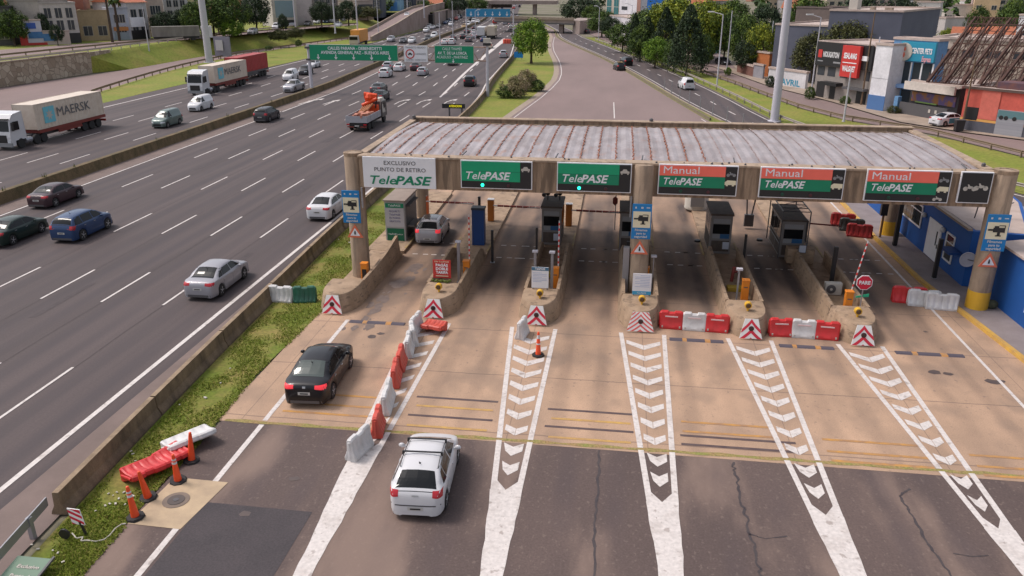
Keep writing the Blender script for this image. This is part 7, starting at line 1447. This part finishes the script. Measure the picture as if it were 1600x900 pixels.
for s, u, zz, w_, cc in (('CENTER PETS', .71, .86, .46, swhite), ('Express', .84, .755, .2, flat('pinkish', (.70, .35, .40), .5))):
    text('lettering', s, .9, cc, t, (0, 0, 0), bold=.03, width=W*w_); l = child(t, 'lettering')[-1]; l.location = (W*u, -.43, h*zz); l.rotation_euler = (R(90), 0, 0)
for a, c in ((.22, .48), (.54, .72), (.76, .97)): f = lp('window', glass2, t, (W*a, -.05, h*.40, W*c, -.002, h*.70)); lp('mullion', swhite, f, (W*c, -.08, h*.40, W*c+.2, -.053, h*.70))
lp('ledge', flat('ledge_blue', (.22, .36, .62), .6), t, (W*.05, -1.0, h*.34, W*1.02, -.003, h*.39)); lp('ground_floor', flat('deep_teal', (.005, .13, .20), .6), t, (W*.0, -.05, 0, W*.30, -.003, h*.335)); lp('shopfront', glass2, t, (W*.36, -.05, 0, W*.95, -.003, h*.31)); lp('door', flat('pale_door', (.3, .4, .5), .5), t, (W*.74, -.1, 0, W*.92, -.055, h*.22)); lp('air_unit', offwhite, t, (W*.13, -.5, h*.40, W*.2, -.1, h*.48))
t, W, h = building(1417, 177, 1492, 190, 128, 9, 'veranda_shop', 'dark shop front behind a black fence under a white fascia', flat('dark_shop', (.05, .045, .05), .8)); lp('fascia', wallm('fascia_white', (.62, .55, .50)), t, (-.1, -1.2, h*.80, W+.1, -.9, h*1.05)); lp('canopy_top', offwhite, t, (-.1, -.9, h*.98, W+.1, -.003, h*1.0))
lp('display_colours', mat('display', (.12, .08, .20), .6, (.30, .13, .04), .8, contrast=(.45, .55)), t, (W*.05, -.1, h*.42, W*.95, -.003, h*.72)); lp('black_fence', dgrey, t, (-.05, -1.5, 0, W-.1, -1.35, h*.40)); lp('green_board', flat('yb', (.2, .3, .08), .6), t, (W*.15, -.2, h*.40, W*.6, -.103, h*.44)); lp('pillar', ltb, t, (-.9, -1.6, 0, -.3, -1.0, h*.55)); lp('notice', offwhite, t, (W*.62, -1.56, h*.2, W*.66, -1.502, h*.3), (W*.75, -1.56, h*.2, W*.79, -1.502, h*.3))
cor = wallm('coral', (.62, .115, .085))
t, W, h = building(1497, 203, 1668, 226, 138, 10, 'coral_building', 'coral red single storey building with a grey plinth and a steel roller door', cor)
lp('plinth', mat('plinth', (.10, .10, .125), .8), t, (-.04, -.06, 0, W, -.003, h*.26)); lp('yellow_band', flat('band', (.70, .36, .10), .6), t, (-.04, -.07, h*.262, W, -.003, h*.32)); lp('roller_door', mat('shutter', (.34, .34, .37), .5, (.28, .28, .31), .1, (.1, .1, 40), metal=.2), t, (W*.345, -.12, 0, W*.60, -.004, h*.60)); lp('door_paint', flat('mural', (.10, .20, .22), .6), t, (W*.35, -.135, h*.42, W*.595, -.122, h*.585)); b = MB(); [b.lathe((W*(.385+.045*i), -.14, h*.42), [(h*.05, 0), (h*.045, .01)], 12, 'Y') for i in (0, 1, 2.7)]; b.build('door_lettering', black, t, world=False)
lp('doorway', black, t, (W*.03, -.08, h*.28, W*.16, -.003, h*.58)); lp('pale_panel', wallm('coral_light', (.66, .16, .12)), t, (W*.165, -.09, h*.33, W*.34, -.063, h*1.0)); lp('roof_edge', mat('edge', (.11, .07, .06), .8), t, (-.1, -.2, h+.01, W, .4, h+.28))
lp('roof_clutter', mat('clutter', (.20, .08, .06), .9, (.06, .05, .09), .5), t, (W*.25, 1, h, W*.95, 6, h+.9))
# rusty lattice over the coral building
lat = mat('rusty_lattice', (.060, .030, .027), .85, (.10, .048, .035), 2)
t, W, h = building(1441, 160, 1640, 178, 60, 10, 'stone_block', 'pale stone faced block behind the rusty lattice', mat('stone_face', (.52, .42, .35), .9, (.30, .23, .18), .9, fine=.2, fscale=2, contrast=(.42, .58))); windows(t, W, h, 5, 1, 1.6, .9, h*.75, fm=flat('tanw', (.45, .36, .3), .7))
ax_, ay_ = G(1438, 190); bx_, by_ = G(1660, 216); t = thing('steel_lattice', 'rusty brown steel lattice of crossing slanted beams above the coral building', 'lattice', (ax_, ay_, 0)); LA = Vector((ax_, ay_, 0)); LB = Vector((bx_, by_, 0)); lu = (LB-LA).normalized(); ln = Vector((-lu.y, lu.x, 0)); LW = (LB-LA).length
hl = HT(1438, 122, ay_); ht_ = HT(1480, 26, ay_+2); 
def lpnt(u, v): return LA + lu*(u*LW) + Vector((4.3*v, 1.6*v, lerp(hl*.92, ht_, v)))
def lattice(b):
    n = 8
    for i in range(0, n+1):
        b.tube(lpnt(i/n, 0), lpnt((i+.15)/n, 1), .24, .15, 5); b.tube(lpnt(i/n+.02, 0)+ln*.5, lpnt((i+.15)/n+.02, 1)+ln*.4, .09, .09, 4)
        b.tube(lpnt((i+1.0)/n, 0), lpnt((i+.05)/n, .95), .13, .09, 5)
    for j in range(11): b.tube(lpnt(-.01, j/10), lpnt(1.1, j/10), .05 if j % 3 else .10, n=4)
    for i in range(0, 18): b.tube(lpnt(i/17, 0), lpnt(i/17 + .07, 1), .05, n=4); b.tube(lpnt(i/17 + .1, 0), lpnt(i/17 - .02, 1), .05, n=4)
    for i in range(0, 37):
        for j in range(7):
            u0, v0 = i/36, j/7
            if mnoise.noise(Vector((i*.7, j*.9, 3))) > -.15 - .55*(1-v0): b.tube(lpnt(u0, v0), lpnt(u0 + (.03 if (i+j) % 2 else -.03), v0 + 1/7), .045, n=4)
part('beams', lat, t, lattice)
# slate building, painted wall, brown wall
slate = mat('slate_cladding', (.105, .11, .15), .8, (.085, .09, .125), .3, fine=.06); t, W, h = building(1203, 122, 1285, 129, 39, 22, 'slate_building', 'lower part of the big windowless slate grey building', slate); t, W, h = building(1282, 129, 1392, 137, 17, 24, 'slate_building', 'taller part of the big windowless slate grey building', slate); lp('roof_boxes', offwhite, t, (W*.2, 2, h, W*.32, 4, h+2.2)); lp('roof_boxes', curb, t, (W*.5, 2, h, W*.56, 3, h+.7), (W*.7, 2, h, W*.8, 3, h+.6))
t, W, h = building(1236, 84, 1290, 88, 12, 10, 'brown_block', 'brown roof block above the lower slate building', wallm('brown', (.16, .12, .11)), roofm=wallm('brown', (.16, .12, .11)))
t, W, h = building(1199, 131, 1257, 140, 107, .5, 'painted_wall', 'white wall with blue painted letters beside the thick mast', wallm('wall_white', (.62, .60, .62)), cat='wall'); text('lettering', 'AVRIL', 1.3, flat('mural_blue', (.03, .25, .38), .6), t, (0, 0, 0), bold=.03, width=W*.5); l = child(t, 'lettering')[-1]; l.location = (W*.62, -.02, h*.28); l.rotation_euler = (R(90), 0, 0)
t, W, h = building(1151, 113, 1176, 121, 98, .4, 'brick_wall', 'low brown brick wall before the trees', wallm('brick', (.20, .09, .07)), cat='wall'); t, W, h = building(1176, 121, 1191, 124, 101, .3, 'metal_gate', 'grey metal gate at the end of the brown wall', wallm('gate', (.28, .27, .30)), cat='gate'); t, W, h = building(1180, 118, 1199, 121, 82, 6, 'orange_house', 'small orange house half hidden by trees at the slate building', wallm('orange', (.50, .16, .05)))
t, W, h = building(1092, 84, 1108, 85, 62, 5, 'teal_kiosk', 'small teal building between trees up the side street', wallm('teal', (.12, .33, .30)))
# hedge fence under the grove
t = thing('paling_fence', 'thin paling fence under the conifer grove', 'fence', (*G(1000, 108), 0)); fa, fb = Vector((*G(985, 92), 0)), Vector((*G(1092, 122), 0)); part('palings', mat('paling', (.22, .20, .15), .9), t, lambda b: [b.box(p.x-.05, p.y-.05, 0, p.x+.05, p.y+.05, 2.2) for p in [fa.lerp(fb, i/40) for i in range(41)]]); part('rail', mat('paling', (.22, .20, .15), .9), t, lambda b: b.tube(fa+Vector((0, 0, 1.9)), fb+Vector((0, 0, 1.9)), .05).tube(fa+Vector((0, 0, .8)), fb+Vector((0, 0, .8)), .05))
# white buildings at the centre right
t, W, h = building(948, 58, 985, 66, 24, 14, 'white_building', 'low white building with parked vans in front, centre right', wallm('plain_white', (.62, .58, .62))); t, W, h = building(966, 50, 998, 54, -18, 14, 'white_tower', 'tall white block with one dark window above the low white building', wallm('plain_white2', (.64, .62, .66))); lp('window', wgl, t, (W*.12, -.05, h*.52, W*.40, -.003, h*.60)); lp('brown_side', wallm('side_brown', (.30, .16, .13)), t, (W*.85, -.06, 0, W*1.02, -.003, h))
t, W, h = building(945, 47, 967, 49, -16, 12, 'beige_block', 'beige block with green windows left of the tall white block', wallm('beige', (.45, .38, .32))); windows(t, W, h, 2, 4, 3, 2.4, 3, gm=flat('green_glass', (.05, .16, .17), .2)); 
t, W, h = building(1008, 62, 1050, 64, -20, .8, 'blue_billboard', 'big blue billboard above the trees, centre right', wallm('bb_blue', (.01, .12, .42)), cat='billboard'); lp('white_mark', swhite, t, (W*.2, -.1, h*.62, W*.8, -.003, h*.68)); lp('white_mark', swhite, t, (W*.02, -.1, h*.25, W*.1, -.003, h*.5))
# houses behind the lattice and in the top right
TR = [(1385, 84, 1412, 86, 27, 'gable', (.60, .55, .5), 'white gabled house with an orange roof right of the slate building'), (1423, 92, 1462, 94, 62, 'gable', (.55, .42, .33), 'cream house with a bright orange tiled roof left of the lattice'), (1445, 72, 1470, 74, 28, 'flat', (.55, .50, .48), 'flat white house with a dark window above the orange roofed one'), (1425, 50, 1462, 51, 4, 'flat', (.55, .52, .5), 'pale flat block at the top edge right of the dark trees'), (1470, 56, 1520, 57, 8, 'flat', (.50, .44, .40), 'beige flat block in the row at the top edge'), (1512, 58, 1552, 59, -6, 'flat', (.60, .42, .25), 'plain yellow ochre wall block at the top edge'), (1480, 96, 1530, 98, 40, 'gable', (.45, .30, .2), 'house with a broad rust tiled roof behind the lattice'), (1530, 98, 1575, 100, 36, 'gable', (.5, .36, .26), 'second tiled house behind the lattice, with a reddish roof'), (1576, 104, 1600, 106, 24, 'flat', (.62, .60, .62), 'white house with a rounded water tank at the top right')]
for i, (a, b1, c, d, tp, rk, col, lab) in enumerate(TR):
    t, W, h = building(a, b1, c, d, tp, 9, 'house', lab, wallm('tr%d' % i, col), roofkind=rk, group='houses at the top right', hgt=None if rk == 'flat' else (HT(a, tp, G(a, b1)[1]))*.72); windows(t, W, h, 3 if W > 10 else 2, max(1, int(h/3.6)), 1.3, 1.2, 1.2)
    if i == 8: b = MB(); b.lathe((W*.5, 2, h), [(1.0, .3), (1.0, 1.6), (.5, 2.2)], 14); b.build('water_tank', white, t, world=False)
# flyover bridge and ramp
bc_ = mat('bridge_concrete', (.33, .26, .235), .85, (.24, .185, .165), .15, (1, 1, 1), fine=.08)
t = thing('overpass', 'concrete road bridge crossing far up the highway', 'bridge', (-40, 330, 0)); by0 = 300; px0 = G(812, 30, 6); px1 = G(893, 36, 6)
part('deck', bc_, t, lambda b: b.loft([[(-44, 286, 3.6), (-44, 298, 3.6), (-44, 298, 4.6), (-44, 286, 4.6)], [(-16, 278, 3.2), (-16, 290, 3.2), (-16, 290, 4.2), (-16, 278, 4.2)]]))
part('parapet', curb, t, lambda b: b.loft([[(-44, 285.6, 4.6), (-44, 285.9, 4.6), (-44, 285.9, 5.4), (-44, 285.6, 5.4)], [(-16, 277.6, 4.2), (-16, 277.9, 4.2), (-16, 277.9, 5.0), (-16, 277.6, 5.0)]]))
for xx, yy_ in ((-31, 283.5), (-20.5, 280.5)): part('pier', bc_, t, lambda b: b.box(xx-.7, yy_, 0, xx+.7, yy_+6, 3.2))
part('abutment', bc_, t, lambda b: b.prism([(-16.5, 279), (-14, 276), (-6, 300), (-16, 300)], 0, 4.2)); part('dark_beam', dgrey, t, lambda b: b.loft([[(-44, 285.7, 3.2), (-44, 286.2, 3.2), (-44, 286.2, 3.6), (-44, 285.7, 3.6)], [(-16, 277.7, 2.8), (-16, 278.2, 2.8), (-16, 278.2, 3.2), (-16, 277.7, 3.2)]]))
t = thing('overpass', 'second concrete bridge farther up the highway, left of the first', 'bridge', (-80, 430, 0)); part('deck', bc_, t, lambda b: b.box(-170, 445, 5.4, -35, 457, 7.2)); [part('pier', bc_, t, lambda b: b.box(xx, 447, 0, xx+1.6, 455, 5.4)) for xx in (-98, -72, -48)]
ramp = [(-71.5, 232, 0.3), (-71.8, 262, 2.8), (-73, 290, 5.2), (-75, 320, 6.6), (-80, 380, 7.0), (-90, 445, 7.1)]
struct('ramp_road', asphalt_far, lambda b: b.ribbon([(x-6.2, y, z_) for x, y, z_ in ramp], [(x-.5, y, z_) for x, y, z_ in ramp]))
t = thing('ramp_wall', 'pinkish retaining wall carrying the ramp beside the left carriageway', 'retaining wall', (-71, 260, 0)); part('wall', mat('ramp_wall', (.36, .27, .24), .85, (.27, .19, .165), .25, fine=.1), t, lambda b: b.loft([[(x-.25, y, 0), (x-.25, y, z_+.9), (x+.2, y, z_+.9), (x+.2, y, 0)] for x, y, z_ in ramp])); part('far_parapet', curb, t, lambda b: b.loft([[(x-6.6, y, -.05), (x-6.6, y, z_+.8), (x-6.3, y, z_+.8), (x-6.3, y, -.05)] for x, y, z_ in ramp])); part('parapet', curb, t, lambda b: b.loft([[(x-.3, y, z_+.9), (x-.3, y, z_+1.1), (x+.3, y, z_+1.1), (x+.3, y, z_+.9)] for x, y, z_ in ramp]))
part('opening', black, t, lambda b: b.box(-74.6, 318, 1.2, -72.9, 320.2, 4.5))
t = thing('stepped_wall', 'long grey retaining wall of the highway cutting left of the far blue sign', 'retaining wall', (-76, 330, 0)); part('wall', bc_, t, lambda b: b.loft([[(xl(y)-1.2-.4, y, 0), (xl(y)-1.2-.4, y, 5.2), (xl(y)-1.2+.4, y, 5.2), (xl(y)-1.2+.4, y, 0)] for y in (322, 351, 400, 480, 600)])); part('pillar', black, t, lambda b: b.box(xl(352)-.75, 351, .3, xl(352)-.6, 354.5, 4.8))
struct('wall_top_grass', grass_far, lambda b: b.ribbon([(-300, y, 5.1) for y in (322, 400, 480, 600)], [(xl(y)-1.5, y, 5.1) for y in (322, 400, 480, 600)]))
# left side buildings
LB_ = [(25, 69, 72, 69, 2, (.42, .37, .33), 'wide pale grey block with bare wall above the red billboard', 0, 0, 'flat'), (72, 69, 128, 67, 6, (.52, .47, .44), 'pale block with two stacked rows of black windows', 3, 2, 'flat'), (128, 64, 176, 63, 18, (.48, .36, .22), 'sand coloured house behind the short palm', 2, 1, 'flat'), (90, 62, 140, 61, -6, (.34, .13, .09), 'brick red block behind the pale blocks', 3, 1, 'flat'), (178, 63, 206, 62, 14, (.45, .47, .55), 'pale blue grey house with an orange shop front', 2, 2, 'flat'), (206, 62, 236, 60, 4, (.52, .50, .50), 'white house with a white shop board above the kerb', 2, 2, 'gable'), (236, 58, 262, 57, -4, (.52, .40, .33), 'salmon and white house left of the dark trees', 2, 2, 'flat'), (-30, 72, 24, 71, 12, (.09, .08, .08), 'dark brown building at the left edge behind the trees', 2, 1, 'flat'), (262, 54, 300, 53, -8, (.50, .48, .47), 'white block above the dark trees at the left', 3, 3, 'flat'),
    (428, 42, 466, 41, -6, (.50, .45, .42), 'pale building with a big blue glass front', 0, 0, 'flat'), (466, 40, 490, 39, -6, (.52, .46, .44), 'bare pale wall block next to the glass fronted building', 0, 0, 'flat'), (490, 36, 530, 35, -8, (.20, .17, .16), 'dark block behind the two round street trees', 4, 3, 'flat'), (560, 32, 584, 31, 2, (.42, .34, .31), 'beige office block right of the round street trees', 0, 0, 'flat'), (583, 28, 597, 28, -8, (.06, .07, .10), 'narrow dark glass tower', 3, 4, 'flat'), (603, 24, 626, 24, 1, (.22, .38, .60), 'low building with a bright blue mural', 0, 0, 'flat'), (627, 22, 646, 22, -10, (.035, .04, .07), 'very dark blue tower behind the ramp', 2, 3, 'flat'), (650, 20, 668, 20, -4, (.36, .28, .26), 'brownish block left of the orange roofed house', 3, 2, 'flat'), (669, 21, 690, 21, 6, (.50, .46, .42), 'house with an orange tiled roof behind the ramp', 2, 1, 'gable'), (702, 17, 724, 17, -3, (.50, .44, .42), 'pale house above the stepped wall', 2, 1, 'gable'), (768, 12, 800, 12, -8, (.30, .24, .24), 'brownish far block above the blue sign', 5, 3, 'flat')]
for i, (a, b1, c, d, tp, col, lab, nc_, nr_, rk) in enumerate(LB_):
    t, W, h = building(a, b1, c, d, tp, 12, 'city_building', lab, wallm('lb%d' % i, col), z=UZ, roofkind=rk, group='buildings on the left', roofm=wallm('lbr%d' % i, tuple(q*.8 for q in col)) if rk == 'flat' else None)
    if nc_: windows(t, W, h, nc_, nr_, min(2.2, W/nc_*.55), min(2.0, h/nr_*.5), h*.18 if i != 1 else h*.34, gm=wgl)
    if i == 9: lp('glass_front', flat('blue_glass', (.20, .28, .33), .2), t, (W*.12, -.1, h*.3, W*.85, -.003, h*.85)); lp('garage', black, t, (W*.2, -.1, 0, W*.9, -.003, h*.22))
    if i == 12: [lp('window_band', wgl, t, (W*.03, -.08, h*(.2+.25*q), W*.97, -.003, h*(.33+.25*q))) for q in range(3)]
    if i == 14: lp('mural', flat('mural2', (.07, .22, .60), .6), t, (W*.35, -.1, h*.2, W*.8, -.003, h*.9))
    if i == 1: lp('garage', black, t, (W*.55, -.1, 0, W*1.0, -.003, h*.26))
    if i == 4: lp('shopfront', flat('orange_shop', (.5, .2, .06), .6), t, (W*.1, -.3, h*.30, W*.9, -.003, h*.42)); lp('shutters', flat('pale_shop', (.3, .34, .38), .6), t, (W*.1, -.1, 0, W*.9, -.003, h*.25))
    if i == 5: lp('shop_board', swhite, t, (W*.05, -.3, h*.34, W*.75, -.003, h*.6)); lp('shopfront', black, t, (W*.05, -.1, 0, W*.9, -.003, h*.25))
t, W, h = building(42, 71, 70, 70, 33, .6, 'billboard_wall', 'red and white billboard with blue picture panels on the upper street', flat('bb_white', (.60, .58, .66), .6), z=UZ, cat='billboard'); lp('picture', mat('bb_pic', (.02, .12, .35), .6, (.10, .25, .5), .5), t, (W*.2, -.08, h*.28, W*1.0, -.003, h*.55)); lp('picture', flat('bb_blue2', (.05, .12, .45), .6), t, (W*.1, -.08, h*.68, W*.7, -.003, h*.92)); lp('red_foot', red, t, (-W*.3, -.12, 0, W*.12, -.082, h*.5)); lp('red_foot', red, t, (W*.12, -.12, 0, W*1.5, -.082, h*.10))
t, W, h = building(70, 70, 111, 69, 50, .6, 'billboard_wall', 'low white and blue billboard continuing right of the red one', flat('bb_pinkish', (.58, .46, .42), .6), z=UZ, cat='billboard'); lp('picture', mat('bb_pic', (.02, .12, .35), .6, (.10, .25, .5), .5), t, (0, -.08, h*.3, W*.5, -.003, h*.85))
# ------------------------------------------------------------------ far city: houses and woods to the horizon
r2 = random.Random(21); wc_ = [('white', (.52, .50, .50)), ('cream', (.50, .42, .33)), ('grey', (.32, .30, .30)), ('brick red', (.34, .16, .11)), ('sand', (.42, .34, .25)), ('pale pink', (.50, .37, .34))]; where = ['left of the highway', 'just left of the highway vanishing point', 'above the overpass', 'right of the overpass', 'above the conifer grove', 'above the slate building', 'above the lattice']
hn = 0
for i in range(150):
    px = r2.uniform(-20, 1620); py = r2.choice([r2.uniform(-6, 8), r2.uniform(4, 22), r2.uniform(10, 36)])
    if (640 < px < 860 and py > 8) or (860 <= px < 960 and py > 16) or (px < 640 and py > 24 and px > 420) or (px > 1180 and py < -2) : continue
    z = UZ if px < 640 else 0
    x, y = G(px, py, z); 
    if y < 170 or abs(x - (xm(y) + 8)) < 38 or y > 1100: continue
    s = Vector((x, y, 0)).length; w = r2.uniform(8, 16); d = r2.uniform(8, 14); h = r2.choice((3.5, 6.5, 6.5, 9.5, 13)) * (1.2 if px < 700 else .8)
    cn, cc = r2.choice(wc_); rk = r2.choice(('flat', 'flat', 'gable')); hn += 1
    wi = min(6, max(0, int((px + 20) / 235)))
    t = thing('far_house', f"far {cn} {'tiled roof' if rk == 'gable' else 'flat roofed'} building {where[wi]}, about {int(h//3)} storeys", 'building', (x, y, z), r2.uniform(-.4, .4), 'far houses toward the horizon')
    b = MB(); b.box(0, 0, 0, w, d, h); b.build('wall', wallm('far_' + cn.replace(' ', '_'), cc), t, world=False)
    if rk == 'gable': b = MB(); b.loft([[(-.5, -.5, h), (-.5, d+.5, h), (-.5, d/2, h+d*.28)], [(w+.5, -.5, h), (w+.5, d+.5, h), (w+.5, d/2, h+d*.28)]]); b.build('roof', tile, t, world=False)
    else: b = MB(); b.box(-.2, -.2, h, w+.2, d+.2, h+.5); b.build('roof', rfm, t, world=False)
    b = MB()
    for q in range(max(1, int(h/3.2))):
        for c in range(3): b.box(w*(.12+.3*c), -.08, .9+3.1*q, w*(.12+.3*c)+w*.16, -.003, 2.3+3.1*q)
    b.build('windows', wgl, t, world=False)
def far_woods(b):
    r = random.Random(5)
    for i in range(560):
        for _ in range(20):
            x = r.uniform(-650, 480); y = 1250 * r.random() ** .7 + 190
            px = 0
            a = x*FWD.x + y*FWD.y - (0-H)*0; 
            if abs(x - (xm(y) + 8)) < 42 or (x > -25 and y < 330 and x < 60 - (y-190)*.1): continue
            if x < 0 and y < 300: continue
            if 0 < x < 60 and y < 260: continue
            break
        w = r.uniform(4, 9); h = r.uniform(5, 12); z = UZ if x < -60 else 0
        for k in range(46):
            a_ = r.uniform(0, 6.283); ph = math.asin(r.uniform(-.8, 1)); q = r.uniform(.6, 1); p = Vector((x + w*.55*q*math.cos(ph)*math.cos(a_), y + w*.55*q*math.cos(ph)*math.sin(a_), z + h*.6 + h*.4*q*math.sin(ph)))
            n = Vector((r.gauss(0, .5), r.gauss(0, .5)-.3, r.gauss(0, .5) + .8)).normalized(); u_ = n.orthogonal().normalized(); v_ = n.cross(u_); s = r.uniform(.7, 1.5)
            b.c = r.randrange(3) if k % 2 else i % 3; b.face([p-u_*s, p-v_*s, p+u_*s, p+v_*s])
o = part('distant_woods', [leafmat('mid', 0), leafmat('mid', 1), leafmat('dark', 1)], None, far_woods); setp(o, 'dark green tree masses between the far houses up to the horizon', 'woods', kind='stuff')
# far traffic toward the vanishing point
rc_ = random.Random(3); cn_ = [('white', PW), ('silver', PS), ('dark grey', PD), ('black', PB), ('red', PR), ('blue', PBL)]
src = {k: [o for o in bpy.data.objects if o.parent is None and o.name.startswith(n) and o.get('group') in (GA, GT) and o.location.y > 130][0] for k, n in (('sedan', 'sedan_car'), ('hatch', 'hatchback_car'), ('suv', 'off_road_car'), ('van', 'small_van'))}
for k in src: reg(src[k])
nc = 0
for i in range(70):
    y = rc_.uniform(330, 820); lane = rc_.choice((-13, -9.5, -6, -2.5, 5, 8.5, 12, 15.5)); x = xm(y) + lane; kind = rc_.choice(('sedan', 'hatch', 'suv', 'van')); cname, pm = rc_.choice(cn_ + cn_[:2])
    if any((c.x - x)**2 + (c.y - y)**2 < 60 for c in ([] if i == 0 else placed)): continue
    if i == 0: placed = []
    placed.append(Vector((x, y))); nc += 1; dx = sitp(MD, y + 8) - sitp(MD, y)
    o = copy_tree(src[kind]); o.location = (x, y, .005); o.rotation_euler = (0, 0, math.atan2(-dx, 8) + (math.pi if lane < 0 else 0))
    for c in o.children:
        if c.name.startswith('body'): c.material_slots[0].link = 'OBJECT'; c.material_slots[0].material = pm
    o['label'] = 'tiny %s %s about %d m up the highway, %s' % (cname, {'sedan': 'saloon', 'hatch': 'small car', 'suv': 'tall car', 'van': 'van'}[kind], int(y), 'driving away' if lane > 0 else 'coming nearer'); o['group'] = 'tiny far cars toward the horizon'
